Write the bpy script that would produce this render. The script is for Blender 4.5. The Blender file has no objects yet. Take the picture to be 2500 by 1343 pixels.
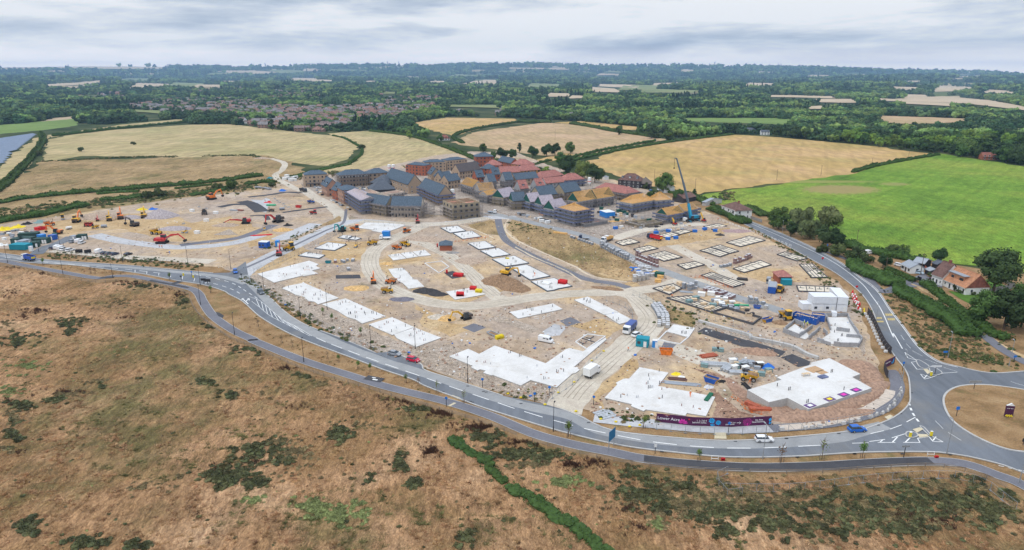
import bpy,bmesh,math,random
from mathutils import Vector,Matrix,noise
from mathutils.geometry import tessellate_polygon
R=random.Random(7)
S=bpy.context.scene
COL=S.collection
# ---------------------------------------------------------------- camera
FPX,PITCH,CAMH,CX,CY=1629.0,math.radians(16.72),84.0,1250.0,671.5
SP,CP=math.sin(PITCH),math.cos(PITCH)
cd=bpy.data.cameras.new('camera');cam=bpy.data.objects.new('camera',cd);COL.objects.link(cam)
cam.location=(0,0,CAMH);cam.rotation_euler=(math.pi/2-PITCH,0,0)
cd.sensor_width=36;cd.lens=36*FPX/2500;cd.clip_start=1;cd.clip_end=60000
S.camera=cam
S.view_settings.view_transform='Standard';S.view_settings.look='None'
S.view_settings.exposure=EXPO=-0.34;S.view_settings.gamma=1
S.cycles.use_denoising=True;S.cycles.max_bounces=5;S.cycles.diffuse_bounces=2
S.cycles.glossy_bounces=2;S.cycles.transmission_bounces=2;S.cycles.volume_bounces=1
S.cycles.transparent_max_bounces=6;S.cycles.use_adaptive_sampling=True;S.cycles.adaptive_threshold=0.02
S.cycles.caustics_reflective=False;S.cycles.caustics_refractive=False
# ---------------------------------------------------------------- sky and sun
SUN_EL,SUN_AZ=math.radians(52),math.radians(-125)
W=bpy.data.worlds.new('World');S.world=W;W.use_nodes=True
nt=W.node_tree;N=nt.nodes;Lk=nt.links
for n in list(N):N.remove(n)
def nn(t,N=N,**k):
 n=N.new(t)
 for a,v in k.items():setattr(n,a,v)
 return n
out=nn('ShaderNodeOutputWorld');bg=nn('ShaderNodeBackground');Lk.new(bg.outputs[0],out.inputs[0])
sky=nn('ShaderNodeTexSky',sky_type='NISHITA',sun_disc=False,sun_elevation=SUN_EL,sun_rotation=SUN_AZ)
tc=nn('ShaderNodeTexCoord');sep=nn('ShaderNodeSeparateXYZ');Lk.new(tc.outputs['Generated'],sep.inputs[0])
def cloud(scale,zs,detail,rough,off):
 mp=nn('ShaderNodeMapping');mp.inputs['Scale'].default_value=(scale,scale*.8,zs);mp.inputs['Location'].default_value=off
 Lk.new(tc.outputs['Generated'],mp.inputs[0])
 t=nn('ShaderNodeTexNoise');t.inputs['Scale'].default_value=1;t.inputs['Detail'].default_value=detail
 t.inputs['Roughness'].default_value=rough;t.inputs['Distortion'].default_value=.25;Lk.new(mp.outputs[0],t.inputs['Vector'])
 return t.outputs[0]
def ramp(N,L,src,stops,interp='LINEAR'):
 r=N.new('ShaderNodeValToRGB');r.color_ramp.interpolation=interp
 e=r.color_ramp.elements
 while len(e)<len(stops):e.new(.5)
 for i,(p,c)in enumerate(stops):
  e[i].position=p;e[i].color=(*c,1)if len(c)==3 else c
 L.new(src,r.inputs[0]);return r.outputs[0]
def mixc(N,L,f,a,b,bt='MIX'):
 m=N.new('ShaderNodeMix');m.data_type='RGBA';m.blend_type=bt
 for s,v in ((m.inputs[0],f),(m.inputs[6],a),(m.inputs[7],b)):
  if hasattr(v,'is_linked'):L.new(v,s)
  elif isinstance(v,(int,float)):s.default_value=v
  else:s.default_value=(*v,1)
 return m.outputs[2]
def mth(N,L,op,a,b=0.0,clamp=False):
 m=N.new('ShaderNodeMath');m.operation=op;m.use_clamp=clamp
 for s,v in ((m.inputs[0],a),(m.inputs[1],b)):
  if hasattr(v,'is_linked'):L.new(v,s)
  else:s.default_value=v
 return m.outputs[0]
c1=cloud(2.6,15,9,.55,(3.1,1.7,.4));c2=cloud(7.,46,7,.55,(.2,5.3,2.0))
cm=mth(N,Lk,'ADD',mth(N,Lk,'MULTIPLY',c1,.72),mth(N,Lk,'MULTIPLY',c2,.28))
ccol=ramp(N,Lk,cm,[(.37,(.40,.50,.68)),(.44,(.56,.66,.83)),(.50,(.80,.88,1.0)),(.58,(1.2,1.22,1.26))])
hz_f=mth(N,Lk,'SUBTRACT',1.0,mth(N,Lk,'MULTIPLY',sep.outputs[2],24.0),True)
hz_f=mth(N,Lk,'POWER',hz_f,1.3)
ccol2=mixc(N,Lk,hz_f,ccol,(2.5,2.2,2.0))
skm=nn('ShaderNodeVectorMath',operation='SCALE');Lk.new(sky.outputs[0],skm.inputs[0]);skm.inputs['Scale'].default_value=.10
final=mixc(N,Lk,.93,skm.outputs[0],ccol2)
zen=mth(N,Lk,'MULTIPLY',mth(N,Lk,'SUBTRACT',sep.outputs[2],.12),1.15,True)
zs_=nn('ShaderNodeVectorMath',operation='SCALE');Lk.new(final,zs_.inputs[0]);Lk.new(mth(N,Lk,'ADD',zen,1.0),zs_.inputs['Scale']);Lk.new(zs_.outputs[0],bg.inputs[0]);bg.inputs[1].default_value=1.0
sl=bpy.data.lights.new('sun','SUN');sl.energy=1.5;sl.angle=math.radians(10);sl.color=(1,.96,.9)
so=bpy.data.objects.new('sun',sl);COL.objects.link(so)
sd=Vector((math.sin(SUN_AZ)*math.cos(SUN_EL),math.cos(SUN_AZ)*math.cos(SUN_EL),math.sin(SUN_EL)))
so.rotation_euler=sd.to_track_quat('Z','Y').to_euler();so.location=(0,0,400)
# ---------------------------------------------------------------- pixel <-> ground
def ray(px,py):
 u=(CY-py)/FPX
 return Vector(((px-CX)/FPX,CP+SP*u,CP*u-SP))
def at(px,py,z=0.0):
 d=ray(px,py);t=(z-CAMH)/d.z if d.z<-1e-4 else 15000.
 return Vector((d.x*t,d.y*t,z))
def pix(x,y,z):
 v=Vector((x,y,z-CAMH));f=v.y*CP-v.z*SP
 if f<1:return (-9e9,-9e9)
 return (CX+FPX*v.x/f,CY-FPX*(v.y*SP+v.z*CP)/f)
def Z(ox,oy,s):
 return lambda pts:[(ox+x/s,oy+y/s)for x,y in pts]
def ang(a,b):
 d=at(*b)-at(*a);return math.atan2(d.y,d.x)
def inside(p,poly):
 x,y=p;c=False;j=len(poly)-1
 for i in range(len(poly)):
  xi,yi=poly[i][0],poly[i][1];xj,yj=poly[j][0],poly[j][1]
  if (yi>y)!=(yj>y)and x<(xj-xi)*(y-yi)/(yj-yi)+xi:c=not c
  j=i
 return c
# ---------------------------------------------------------------- materials
M={}
def mat(name,col,rough=.8,var=.12,scale=1.5,metal=0.,bump=0.,rnd=0.,spec=.3,col2=None,coord='obj',hue=0.):
 if name in M:return M[name]
 m=bpy.data.materials.new(name);m.use_nodes=True;t=m.node_tree;n=t.nodes;l=t.links
 b=n['Principled BSDF'];b.inputs['Roughness'].default_value=rough;b.inputs['Metallic'].default_value=metal
 b.inputs['Specular IOR Level'].default_value=spec
 c=n.new('ShaderNodeTexCoord');g=n.new('ShaderNodeNewGeometry')
 no=n.new('ShaderNodeTexNoise');no.inputs['Scale'].default_value=scale;no.inputs['Detail'].default_value=5;no.inputs['Roughness'].default_value=.65
 l.new(c.outputs['Object']if coord=='obj' else g.outputs['Position'],no.inputs[0])
 lo=tuple(max(0,v*(1-var))for v in col);hi=tuple(min(1,v*(1+var))for v in (col2 or col))
 o=ramp(n,l,no.outputs[0],[(.35,lo),(.65,hi)])
 if rnd or hue:
  oi=n.new('ShaderNodeObjectInfo');hs=n.new('ShaderNodeHueSaturation')
  l.new(mth(n,l,'ADD',mth(n,l,'MULTIPLY',oi.outputs['Random'],rnd*2),1-rnd),hs.inputs['Value'])
  r2=mth(n,l,'FRACT',mth(n,l,'MULTIPLY',oi.outputs['Random'],17.3))
  l.new(mth(n,l,'ADD',mth(n,l,'MULTIPLY',r2,hue*2),.5-hue),hs.inputs['Hue'])
  l.new(o,hs.inputs['Color']);o=hs.outputs[0]
 l.new(o,b.inputs['Base Color'])
 if bump:
  bp=n.new('ShaderNodeBump');bp.inputs['Strength'].default_value=bump;bp.inputs['Distance'].default_value=.1
  l.new(no.outputs[0],bp.inputs['Height']);l.new(bp.outputs[0],b.inputs['Normal'])
 M[name]=m;return m
def gmat(name,layers,rough=.95,stripes=None,bump=.6,bdist=.25,spots=()):
 """ground: layers = [(scale, [(pos,col)...], factor)], the first is the base, the others overlay by factor/mask
 a layer may be (scale, ramp, factor, (mask_scale, lo, hi))"""
 if name in M:return M[name]
 m=bpy.data.materials.new(name);m.use_nodes=True;t=m.node_tree;n=t.nodes;l=t.links
 b=n['Principled BSDF'];b.inputs['Roughness'].default_value=rough;b.inputs['Specular IOR Level'].default_value=.15
 g=n.new('ShaderNodeNewGeometry');cur=None;h=None
 for i,ly in enumerate(layers):
  sc,st,f=ly[:3]
  no=n.new('ShaderNodeTexNoise');no.inputs['Scale'].default_value=sc;no.inputs['Detail'].default_value=7 if sc<.5 else 4
  no.inputs['Roughness'].default_value=.62;no.inputs['Distortion'].default_value=.4
  mp=n.new('ShaderNodeMapping');mp.inputs['Location'].default_value=(i*31.7,i*11.3,0)
  if len(ly)>4:mp.inputs['Rotation'].default_value=(0,0,ly[4][0]);mp.inputs['Scale'].default_value=(1,ly[4][1],1)
  l.new(g.outputs['Position'],mp.inputs[0]);l.new(mp.outputs[0],no.inputs[0])
  o=ramp(n,l,no.outputs[0],st);h=no.outputs[0]
  if cur is None:cur=o
  else:
   if len(ly)>3 and ly[3]:
    ms,lo,hi=ly[3];n2=n.new('ShaderNodeTexNoise');n2.inputs['Scale'].default_value=ms;n2.inputs['Detail'].default_value=6
    n2.inputs['Roughness'].default_value=.68
    mp2=n.new('ShaderNodeMapping');mp2.inputs['Location'].default_value=(7+i*13.7,i*3.3,i*5.)
    l.new(g.outputs['Position'],mp2.inputs[0]);l.new(mp2.outputs[0],n2.inputs[0])
    fr=ramp(n,l,n2.outputs[0],[(lo,(0,0,0)),(hi,(f,f,f))])
    cur=mixc(n,l,fr,cur,o)
   else:cur=mixc(n,l,f,cur,o,'OVERLAY')
 if stripes:
  for (a,per,amt,dist,*nar)in stripes:
   mp=n.new('ShaderNodeMapping');mp.inputs['Rotation'].default_value=(0,0,a)
   l.new(g.outputs['Position'],mp.inputs[0])
   w=n.new('ShaderNodeTexWave');w.inputs['Scale'].default_value=.314/per;w.inputs['Distortion'].default_value=dist
   w.inputs['Detail'].default_value=3;w.inputs['Detail Scale'].default_value=.6;l.new(mp.outputs[0],w.inputs[0])
   cur=mixc(n,l,amt,cur,ramp(n,l,w.outputs['Fac'],[(.93,(.5,)*3),(.975,(.3,)*3)]if nar else [(.2,(.42,)*3),(.8,(.58,)*3)]),'OVERLAY')
 for (cx,cy,rx,ry,col,a)in spots:
  mp=n.new('ShaderNodeMapping');mp.vector_type='TEXTURE';mp.inputs['Location'].default_value=(cx,cy,0);mp.inputs['Rotation'].default_value=(0,0,a);mp.inputs['Scale'].default_value=(rx,ry,1e4);l.new(g.outputs['Position'],mp.inputs[0])
  ln=n.new('ShaderNodeVectorMath');ln.operation='LENGTH';l.new(mp.outputs[0],ln.inputs[0]);no=n.new('ShaderNodeTexNoise');no.inputs['Scale'].default_value=.35;no.inputs['Detail'].default_value=8;no.inputs['Roughness'].default_value=.8;l.new(g.outputs['Position'],no.inputs[0])
  v=mth(n,l,'ADD',ln.outputs['Value'],mth(n,l,'MULTIPLY',mth(n,l,'SUBTRACT',no.outputs[0],.5),2.2));cur=mixc(n,l,ramp(n,l,v,[(.72,(.85,)*3),(1.,(0,0,0))]),cur,col)
 l.new(cur,b.inputs['Base Color'])
 if bump:
  bp=n.new('ShaderNodeBump');bp.inputs['Strength'].default_value=bump;bp.inputs['Distance'].default_value=bdist
  l.new(h,bp.inputs['Height']);l.new(bp.outputs[0],b.inputs['Normal'])
 M[name]=m;return m
# ---------------------------------------------------------------- objects
def tag(o,label=None,cat=None,group=None,kind=None):
 if label:o['label']=label
 if cat:o['category']=cat
 if group:o['group']=group
 if kind:o['kind']=kind
 return o
def empty(name,loc,rz=0,label=None,cat=None,group=None):
 o=bpy.data.objects.new(name,None);COL.objects.link(o);o.location=loc;o.rotation_euler=(0,0,rz);o.empty_display_size=.5
 return tag(o,label,cat,group)
def mobj(name,verts,faces,mats,mi=None,parent=None,smooth=False):
 me=bpy.data.meshes.new(name);me.from_pydata(verts,[],faces)
 for m in (mats if isinstance(mats,(list,tuple))else [mats]):me.materials.append(m)
 if mi:me.polygons.foreach_set('material_index',mi)
 if smooth:me.polygons.foreach_set('use_smooth',[True]*len(faces))
 o=bpy.data.objects.new(name,me);COL.objects.link(o)
 if parent:o.parent=parent
 return o
class MB:
 def __init__(s):s.v=[];s.f=[];s.m=[]
 def add(s,vs,fs,mi=0):
  b=len(s.v);s.v+=[tuple(v)for v in vs];s.f+=[tuple(b+i for i in f)for f in fs];s.m+=[mi]*len(fs);return s
 def box(s,x0,x1,y0,y1,z0,z1,mi=0,rz=0,c=None):
  vs=[Vector((x,y,z))for z in (z0,z1)for x,y in ((x0,y0),(x1,y0),(x1,y1),(x0,y1))]
  if rz:
   c=c or ((x0+x1)/2,(y0+y1)/2);ca,sa=math.cos(rz),math.sin(rz)
   vs=[Vector((c[0]+(v.x-c[0])*ca-(v.y-c[1])*sa,c[1]+(v.x-c[0])*sa+(v.y-c[1])*ca,v.z))for v in vs]
  return s.add(vs,[(3,2,1,0),(4,5,6,7),(0,1,5,4),(1,2,6,5),(2,3,7,6),(3,0,4,7)],mi)
 def bar(s,a,b,w,h=None,mi=0,n=4,w2=None):
  a,b=Vector(a),Vector(b);d=(b-a)
  if d.length<1e-6:return s
  q=d.to_track_quat('Z','Y');h=h or w;vs=[]
  for p,k in ((a,1),(b,(w2/w)if w2 else 1)):
   for i in range(n):
    t=2*math.pi*(i+.5)/n;r=math.sqrt(2)/2 if n==4 else .5
    vs.append(p+q @Vector((math.cos(t)*w*r*k,math.sin(t)*h*r*k,0)))
  return s.add(vs,[tuple(range(n))[::-1],tuple(range(n,2*n))]+[(i,(i+1)%n,n+(i+1)%n,n+i)for i in range(n)],mi)
 def prism(s,prof,x0,x1,mi=0,axis='x',top=None):
  n=len(prof);vs=[]
  for k,xx in ((0,x0),(1,x1)):
   for a,z in prof:vs.append((xx,a,z)if axis=='x' else (a,xx,z))
  return s.add(vs,[tuple(range(n)),tuple(range(n,2*n))[::-1]]+[(i,n+i,n+(i+1)%n,(i+1)%n)for i in range(n)],mi)
 def ico(s,c,r,mi=0,sub=1,jit=0.,rr=R):
  bm=bmesh.new();bmesh.ops.create_icosphere(bm,subdivisions=sub,radius=1)
  r=r if isinstance(r,(tuple,list))else (r,r,r)
  vs=[(c[0]+v.co.x*r[0]*(1+rr.uniform(-jit,jit)),c[1]+v.co.y*r[1]*(1+rr.uniform(-jit,jit)),c[2]+v.co.z*r[2]*(1+rr.uniform(-jit,jit)))for v in bm.verts]
  fs=[tuple(v.index for v in f.verts)for f in bm.faces];bm.free();return s.add(vs,fs,mi)
 def build(s,name,mats,parent=None,smooth=False):
  return mobj(name,s.v,s.f,mats,s.m if isinstance(mats,(list,tuple))and len(mats)>1 else None,parent,smooth)
def kids(o):return [c for c in ALLK.get(o.name,[])]
ALLK={}
def copy_tree(o,loc=None,rz=None,sc=None,label=None,cat=None,group=None):
 c=o.copy();COL.objects.link(c)
 if loc is not None:c.location=loc
 if rz is not None:c.rotation_euler=(0,0,rz)
 if sc is not None:c.scale=(sc,sc,sc)if isinstance(sc,(int,float))else sc
 tag(c,label,cat,group)
 def rec(src,dst):
  for ch in src.children:
   k=ch.copy();COL.objects.link(k);k.parent=dst;rec(ch,k)
 rec(o,c);return c
class Proto:
 def __init__(s,o):s.o=o;s.used=False
 def put(s,loc,rz=0,sc=1,label=None,cat=None,group=None):
  if s.used:return copy_tree(s.o,loc,rz,sc,label,cat,group)
  s.used=True;s.o.location=loc;s.o.rotation_euler=(0,0,rz);s.o.scale=(sc,sc,sc)if isinstance(sc,(int,float))else sc
  return tag(s.o,label,cat,group)
# ---------------------------------------------------------------- flat sheets and ribbons
def catmull(p,k=6,closed=False):
 n=len(p);o=[]
 rng=range(n)if closed else range(n-1)
 for i in rng:
  g=(lambda j:p[j %n])if closed else (lambda j:p[max(0,min(n-1,j))])
  a,b,c,d=g(i-1),g(i),g(i+1),g(i+2)
  for t in range(k):
   t /=k
   o.append(.5*((2*b)+(c-a)*t+(2*a-5*b+4*c-d)*t*t+(3*b-a-3*c+d)*t**3))
 if not closed:o.append(p[-1])
 return o
def jitter(pts,amt,step=3.,seed=0):
 o=[];n=len(pts)
 for i in range(n):
  a,b=pts[i],pts[(i+1)%n];k=max(1,min(40,int((b-a).length/step)))
  for j in range(k):
   q=a.lerp(b,j/k);s=1/(amt*4+.1)
   q=q+Vector((noise.noise((q.x*s,q.y*s,seed)),noise.noise((q.x*s,q.y*s,seed+9)),0))*amt*1.6
   o.append(q)
 return o
def polysheet(name,pts,m,z,thick=0.):
 vs=[(p.x,p.y,z)for p in pts];tr=tessellate_polygon([[Vector(v)for v in vs]])
 fs=[]
 for a,b,c in tr:
  A,B,C=(Vector(vs[i])for i in (a,b,c))
  fs.append((a,b,c)if (B-A).cross(C-A).z>0 else (a,c,b))
 if thick:
  n=len(vs);ar=sum(vs[i][0]*vs[(i+1)%n][1]-vs[(i+1)%n][0]*vs[i][1]for i in range(n));vs2=vs+[(v[0],v[1],z-thick)for v in vs]
  for i in range(n):
   j=(i+1)%n;fs.append((i,j,n+j,n+i)[::-1 if ar>0 else 1])
  vs=vs2
 return mobj(name,vs,fs,m)
def sheet(name,poly,m,z,jit=0.,smooth=False,kind='structure',step=3.):
 pts=[at(x,y)for x,y in poly]
 if smooth:pts=catmull(pts,5,True)
 if jit:pts=jitter(pts,jit,step,len(poly)+pts[0].x*.01)
 o=polysheet(name,pts,m,z)
 if kind:o['kind']=kind
 return o
def line_world(poly,k=6):return catmull([at(x,y)for x,y in poly],k)
def ribbon(name,pts,w,m,z,kind='structure',jit=0.,h=0.):
 vs=[];fs=[];n=len(pts)
 for i,p in enumerate(pts):
  t=(pts[min(n-1,i+1)]-pts[max(0,i-1)]);t.z=0
  if t.length<1e-6:t=Vector((1,0,0))
  t.normalize();nr=Vector((-t.y,t.x,0));ww=w/2
  a=ww+(noise.noise((p.x*.15,p.y*.15,1))*jit);b=ww+(noise.noise((p.x*.15,p.y*.15,5))*jit)
  vs+=[tuple(p-nr*b+Vector((0,0,z))),tuple(p+nr*a+Vector((0,0,z)))]
 for i in range(n-1):fs.append((2*i,2*i+2,2*i+3,2*i+1))
 if h:
  k=len(vs);vs+=[(x,y,zz-h)for x,y,zz in vs]
  for i in range(n-1):
   fs.append((2*i,k+2*i,k+2*i+2,2*i+2));fs.append((2*i+1,2*i+3,k+2*i+3,k+2*i+1))
  fs.append((0,1,k+1,k));e=2*(n-1);fs.append((e,k+e,k+e+1,e+1))
 o=mobj(name,vs,fs,m)
 if kind:o['kind']=kind
 return o
def resample(pts,d):
 o=[pts[0].copy()];acc=0
 for a,b in zip(pts,pts[1:]):
  L=(b-a).length
  while acc+L>=d:
   t=(d-acc)/L;a=a.lerp(b,t);o.append(a.copy());L=(b-a).length;acc=0
  acc+=L
 return o
def dashes(mb,pts,w,on,off,z):
 r=resample(pts,.5);k=int(on/.5);per=int((on+off)/.5);i=0
 while i+k<len(r):
  a,b=r[i],r[i+k];d=(b-a).normalized();nr=Vector((-d.y,d.x,0))*w/2
  mb.add([(q.x,q.y,z)for q in (a-nr,b-nr,b+nr,a+nr)],[(0,1,2,3)]);i+=per
def seg(mb,a,b,w,z):
 d=(b-a).normalized();nr=Vector((-d.y,d.x,0))*w/2
 mb.add([(q.x,q.y,z)for q in (a-nr,b-nr,b+nr,a+nr)],[(0,1,2,3)])
# ---------------------------------------------------------------- terrain
SKYL=[(-400,166),(0,166),(300,163),(500,165),(700,163),(900,160),(1150,158),(1330,157),(1500,162),(1700,161),(1850,163),(2100,170),(2300,176),(2500,183),(2900,184)]
def skyline(px):
 for (a,b),(c,d)in zip(SKYL,SKYL[1:]):
  if a<=px<=c:return b+(d-b)*(px-a)/(c-a)
 return 182
def sst(a,b,x):
 t=max(0,min(1,(x-a)/(b-a)));return t*t*(3-2*t)
def fbm(x,y,s,o=4):return noise.fractal((x/s,y/s,3.3),1,2,o)
def hz(x,y):
 d=math.hypot(x,y)
 if d<1500:return 0.
 h=sst(1500,3500,d)*(fbm(x,y,1500)*16)+sst(4000,8000,d)*(abs(fbm(x+900,y,3800,3))*75)
 if d>8500:
  px=CX+FPX*x/max(1,y*CP+CAMH*SP)*1.0 if y>0 else 5000
  dd=ray(min(2900,max(-400,px)),skyline(px));top=CAMH+14500*dd.z/math.hypot(dd.x,dd.y)
  top+=fbm(x,y,1400,3)*14
  h=h*(1-sst(9000,13500,d))+sst(8500,14500,d)*top if d<14500 else max(0,top-(d-14500)*.02)
 return h
def build_ground():
 vs=[(0,0,-.05)];fs=[];rings=[]
 rad=[150,400,800,1200,1500]
 r=1500
 while r<24000:r *=1.04;rad.append(r)
 NA=240
 for r in rad:
  st=len(vs);rings.append(st)
  for i in range(NA):
   if i<200:a=math.radians(-52+104*i/200)
   else:a=math.radians(52+256*(i-200)/40)
   x,y=r*math.sin(a),r*math.cos(a);vs.append((x,y,hz(x,y)-.05))
 for i in range(NA):fs.append((0,rings[0]+(i+1)%NA,rings[0]+i))
 for k in range(len(rings)-1):
  a,b=rings[k],rings[k+1]
  for i in range(NA):
   j=(i+1)%NA;fs.append((a+i,a+j,b+j,b+i))
 o=mobj('ground',vs,fs,M['far_ground']);o['kind']='structure'
 m=o.data;m.polygons.foreach_set('use_smooth',[True]*len(fs))
def far_ground_mat():
 m=bpy.data.materials.new('far_ground');M['far_ground']=m;m.use_nodes=True;n=m.node_tree.nodes;l=m.node_tree.links
 b=n['Principled BSDF'];b.inputs['Roughness'].default_value=1;b.inputs['Specular IOR Level'].default_value=.05
 g=n.new('ShaderNodeNewGeometry');v=n.new('ShaderNodeTexVoronoi');v.inputs['Scale'].default_value=1/420;l.new(g.outputs['Position'],v.inputs[0])
 sp=n.new('ShaderNodeSeparateColor');l.new(v.outputs['Color'],sp.inputs[0])
 pat=ramp(n,l,sp.outputs[0],[(0,(.035,.06,.022)),(.34,(.05,.075,.028)),(.56,(.40,.32,.19)),(.64,(.06,.085,.035)),(.70,(.12,.15,.055)),(.82,(.04,.065,.025)),(.93,(.5,.4,.27))],'CONSTANT')
 n2=n.new('ShaderNodeTexNoise');n2.inputs['Scale'].default_value=.02;n2.inputs['Detail'].default_value=8;l.new(g.outputs['Position'],n2.inputs[0])
 sx=n.new('ShaderNodeVectorMath');sx.operation='LENGTH';l.new(g.outputs['Position'],sx.inputs[0])
 nearf=ramp(n,l,mth(n,l,'DIVIDE',sx.outputs['Value'],5000.),[(.55,(0,0,0)),(.75,(1,1,1))])
 nearc=ramp(n,l,n2.outputs[0],[(.35,(.03,.045,.018)),(.5,(.055,.075,.03)),(.68,(.12,.12,.055))])
 l.new(mixc(n,l,nearf,nearc,mixc(n,l,.35,pat,ramp(n,l,n2.outputs[0],[(.3,(.3,)*3),(.7,(.7,)*3)]),'OVERLAY')),b.inputs['Base Color'])
far_ground_mat();build_ground()
# ---------------------------------------------------------------- ground materials
gmat('dry_meadow',[
 (.03,[(.3,(.165,.115,.045)),(.43,(.31,.182,.085)),(.53,(.425,.248,.128)),(.66,(.52,.33,.188))],1),
 (.11,[(.3,(.075,.082,.03)),(.7,(.17,.15,.055))],.8,(.016,.50,.60)),
 (.30,[(.3,(.10,.062,.032)),(.7,(.22,.13,.062))],.55,(.06,.50,.68)),
 (.9,[(.25,(.24,)*3),(.5,(.5,)*3),(.75,(.8,)*3)],.95,None,(.7,.35)),
 (3.2,[(.25,(.2,)*3),(.5,(.5,)*3),(.75,(.82,)*3)],.8,None,(.5,.5))],bump=1.,bdist=.5)
gmat('verge_grass',[
 (.15,[(.35,(.20,.125,.056)),(.5,(.30,.185,.09)),(.7,(.39,.26,.135))],1),
 (.3,[(.3,(.10,.11,.04)),(.7,(.18,.16,.06))],.6,(.09,.56,.68)),
 (2.5,[(.25,(.3,)*3),(.75,(.72,)*3)],.8)],bump=.8)
gmat('site_soil',[
 (.03,[(.3,(.34,.24,.155)),(.43,(.44,.335,.24)),(.54,(.42,.335,.265)),(.68,(.55,.44,.335))],1),
 (.08,[(.3,(.54,.37,.19)),(.7,(.66,.49,.29))],.75,(.022,.5,.62)),
 (.12,[(.3,(.24,.19,.16)),(.7,(.36,.29,.24))],.75,(.05,.54,.70)),
 (.5,[(.3,(.13,.11,.06)),(.7,(.22,.19,.10))],.6,(.045,.61,.68)),
 (.35,[(.25,(.34,)*3),(.75,(.66,)*3)],.8,None,(.6,.5)),(1.3,[(.25,(.38,)*3),(.5,(.5,)*3),(.75,(.63,)*3)],.8),(4.5,[(.3,(.42,)*3),(.7,(.6,)*3)],.7)],bump=.7,bdist=.25)
gmat('stony_ground',[
 (.1,[(.3,(.33,.26,.20)),(.5,(.41,.335,.265)),(.7,(.49,.41,.34))],1),
 (.9,[(.25,(.26,)*3),(.75,(.76,)*3)],.9),(3.8,[(.32,(.15,)*3),(.5,(.5,)*3),(.66,(.88,)*3)],.9)],bump=1.,bdist=.35)
gmat('red_soil',[
 (.12,[(.3,(.25,.15,.10)),(.5,(.37,.23,.16)),(.7,(.48,.33,.25))],1),(.8,[(.25,(.3,)*3),(.75,(.7,)*3)],.9),(3.,[(.3,(.3,)*3),(.7,(.75,)*3)],.9)],bump=1.,bdist=.5)
gmat('sandy_soil',[
 (.07,[(.3,(.38,.25,.12)),(.5,(.48,.335,.18)),(.7,(.56,.42,.25))],1),(.7,[(.25,(.36,)*3),(.75,(.64,)*3)],.9),(3.,[(.3,(.38,)*3),(.7,(.64,)*3)],.9)],stripes=[(.5,3,.25,9)])
gmat('haul_road',[
 (.06,[(.3,(.47,.41,.32)),(.5,(.55,.485,.395)),(.7,(.61,.55,.46))],1),(.5,[(.25,(.38,)*3),(.75,(.6,)*3)],.8),(2.5,[(.3,(.42,)*3),(.7,(.6,)*3)],.8)],bump=.3)
gmat('concrete_road',[
 (.08,[(.3,(.40,.40,.40)),(.5,(.47,.47,.48)),(.7,(.54,.54,.55))],1),(.8,[(.3,(.4,)*3),(.7,(.6,)*3)],.8)],bump=.2)
gmat('tarmac',[
 (.02,[(.3,(.135,.148,.168)),(.7,(.19,.205,.228))],1),(.35,[(.3,(.40,)*3),(.7,(.60,)*3)],.8,None,(.0,.2)),(.07,[(.3,(.20,.19,.175)),(.7,(.25,.235,.21))],.7,(.04,.52,.68)),(6.,[(.3,(.42,)*3),(.7,(.58,)*3)],.6)],rough=.8,bump=.1,bdist=.02)
gmat('tarmac_light',[
 (.03,[(.3,(.27,.275,.28)),(.7,(.34,.345,.345))],1),(.35,[(.3,(.44,)*3),(.7,(.56,)*3)],.8),(6.,[(.3,(.42,)*3),(.7,(.58,)*3)],.6)],rough=.85,bump=.1,bdist=.02)
gmat('tarmac_dark',[(.2,[(.3,(.055,.055,.062)),(.7,(.085,.085,.093))],1),(3.,[(.3,(.4,)*3),(.7,(.6,)*3)],.8)],rough=.85,bump=.1,bdist=.02)
gmat('path_tarmac',[(.1,[(.3,(.15,.15,.17)),(.7,(.20,.20,.225))],1),(2.,[(.3,(.42,)*3),(.7,(.58,)*3)],.7)],rough=.9,bump=.1,bdist=.02)
gmat('cement',[(.15,[(.3,(.66,.66,.65)),(.5,(.74,.74,.73)),(.7,(.80,.80,.79))],1),(1.2,[(.3,(.44,)*3),(.7,(.55,)*3)],.8)],rough=.8,bump=.1,bdist=.03)
gmat('kerb_stone',[(.5,[(.3,(.42,.41,.39)),(.7,(.52,.51,.49))],1)],bump=.1)
gmat('hay_field',[
 (.012,[(.3,(.32,.27,.12)),(.5,(.43,.34,.175)),(.7,(.50,.385,.21))],1),(.04,[(.3,(.24,.26,.10)),(.7,(.34,.31,.14))],.6,(.008,.5,.7)),
 (.12,[(.3,(.36,)*3),(.7,(.64,)*3)],.8,None,(.1,.25)),(1.0,[(.3,(.34,)*3),(.7,(.66,)*3)],.7)],stripes=[(.15,9,.4,5),(1.4,26,.25,4),(.12,24,.22,.6,1)])
gmat('wheat_field',[
 (.010,[(.3,(.37,.27,.09)),(.48,(.46,.31,.12)),(.7,(.56,.36,.19))],1),(.05,[(.3,(.27,.28,.10)),(.7,(.36,.32,.13))],.55,(.009,.54,.7)),
 (.1,[(.3,(.38,)*3),(.7,(.62,)*3)],.9,None,(.3,.3)),(1.0,[(.3,(.34,)*3),(.7,(.66,)*3)],.7)],stripes=[(.3,12,.25,6),(.42,26,.2,.5,1)])
gmat('pink_field',[
 (.012,[(.3,(.34,.26,.13)),(.5,(.46,.32,.18)),(.7,(.54,.37,.24))],1),(.05,[(.3,(.25,.25,.11)),(.7,(.34,.30,.15))],.5,(.01,.52,.7)),
 (.1,[(.3,(.4,)*3),(.7,(.6,)*3)],.8,None,(.3,.3)),(1.0,[(.3,(.34,)*3),(.7,(.66,)*3)],.7)],stripes=[(-.2,10,.25,6),(-.3,24,.2,.5,1)])
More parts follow.
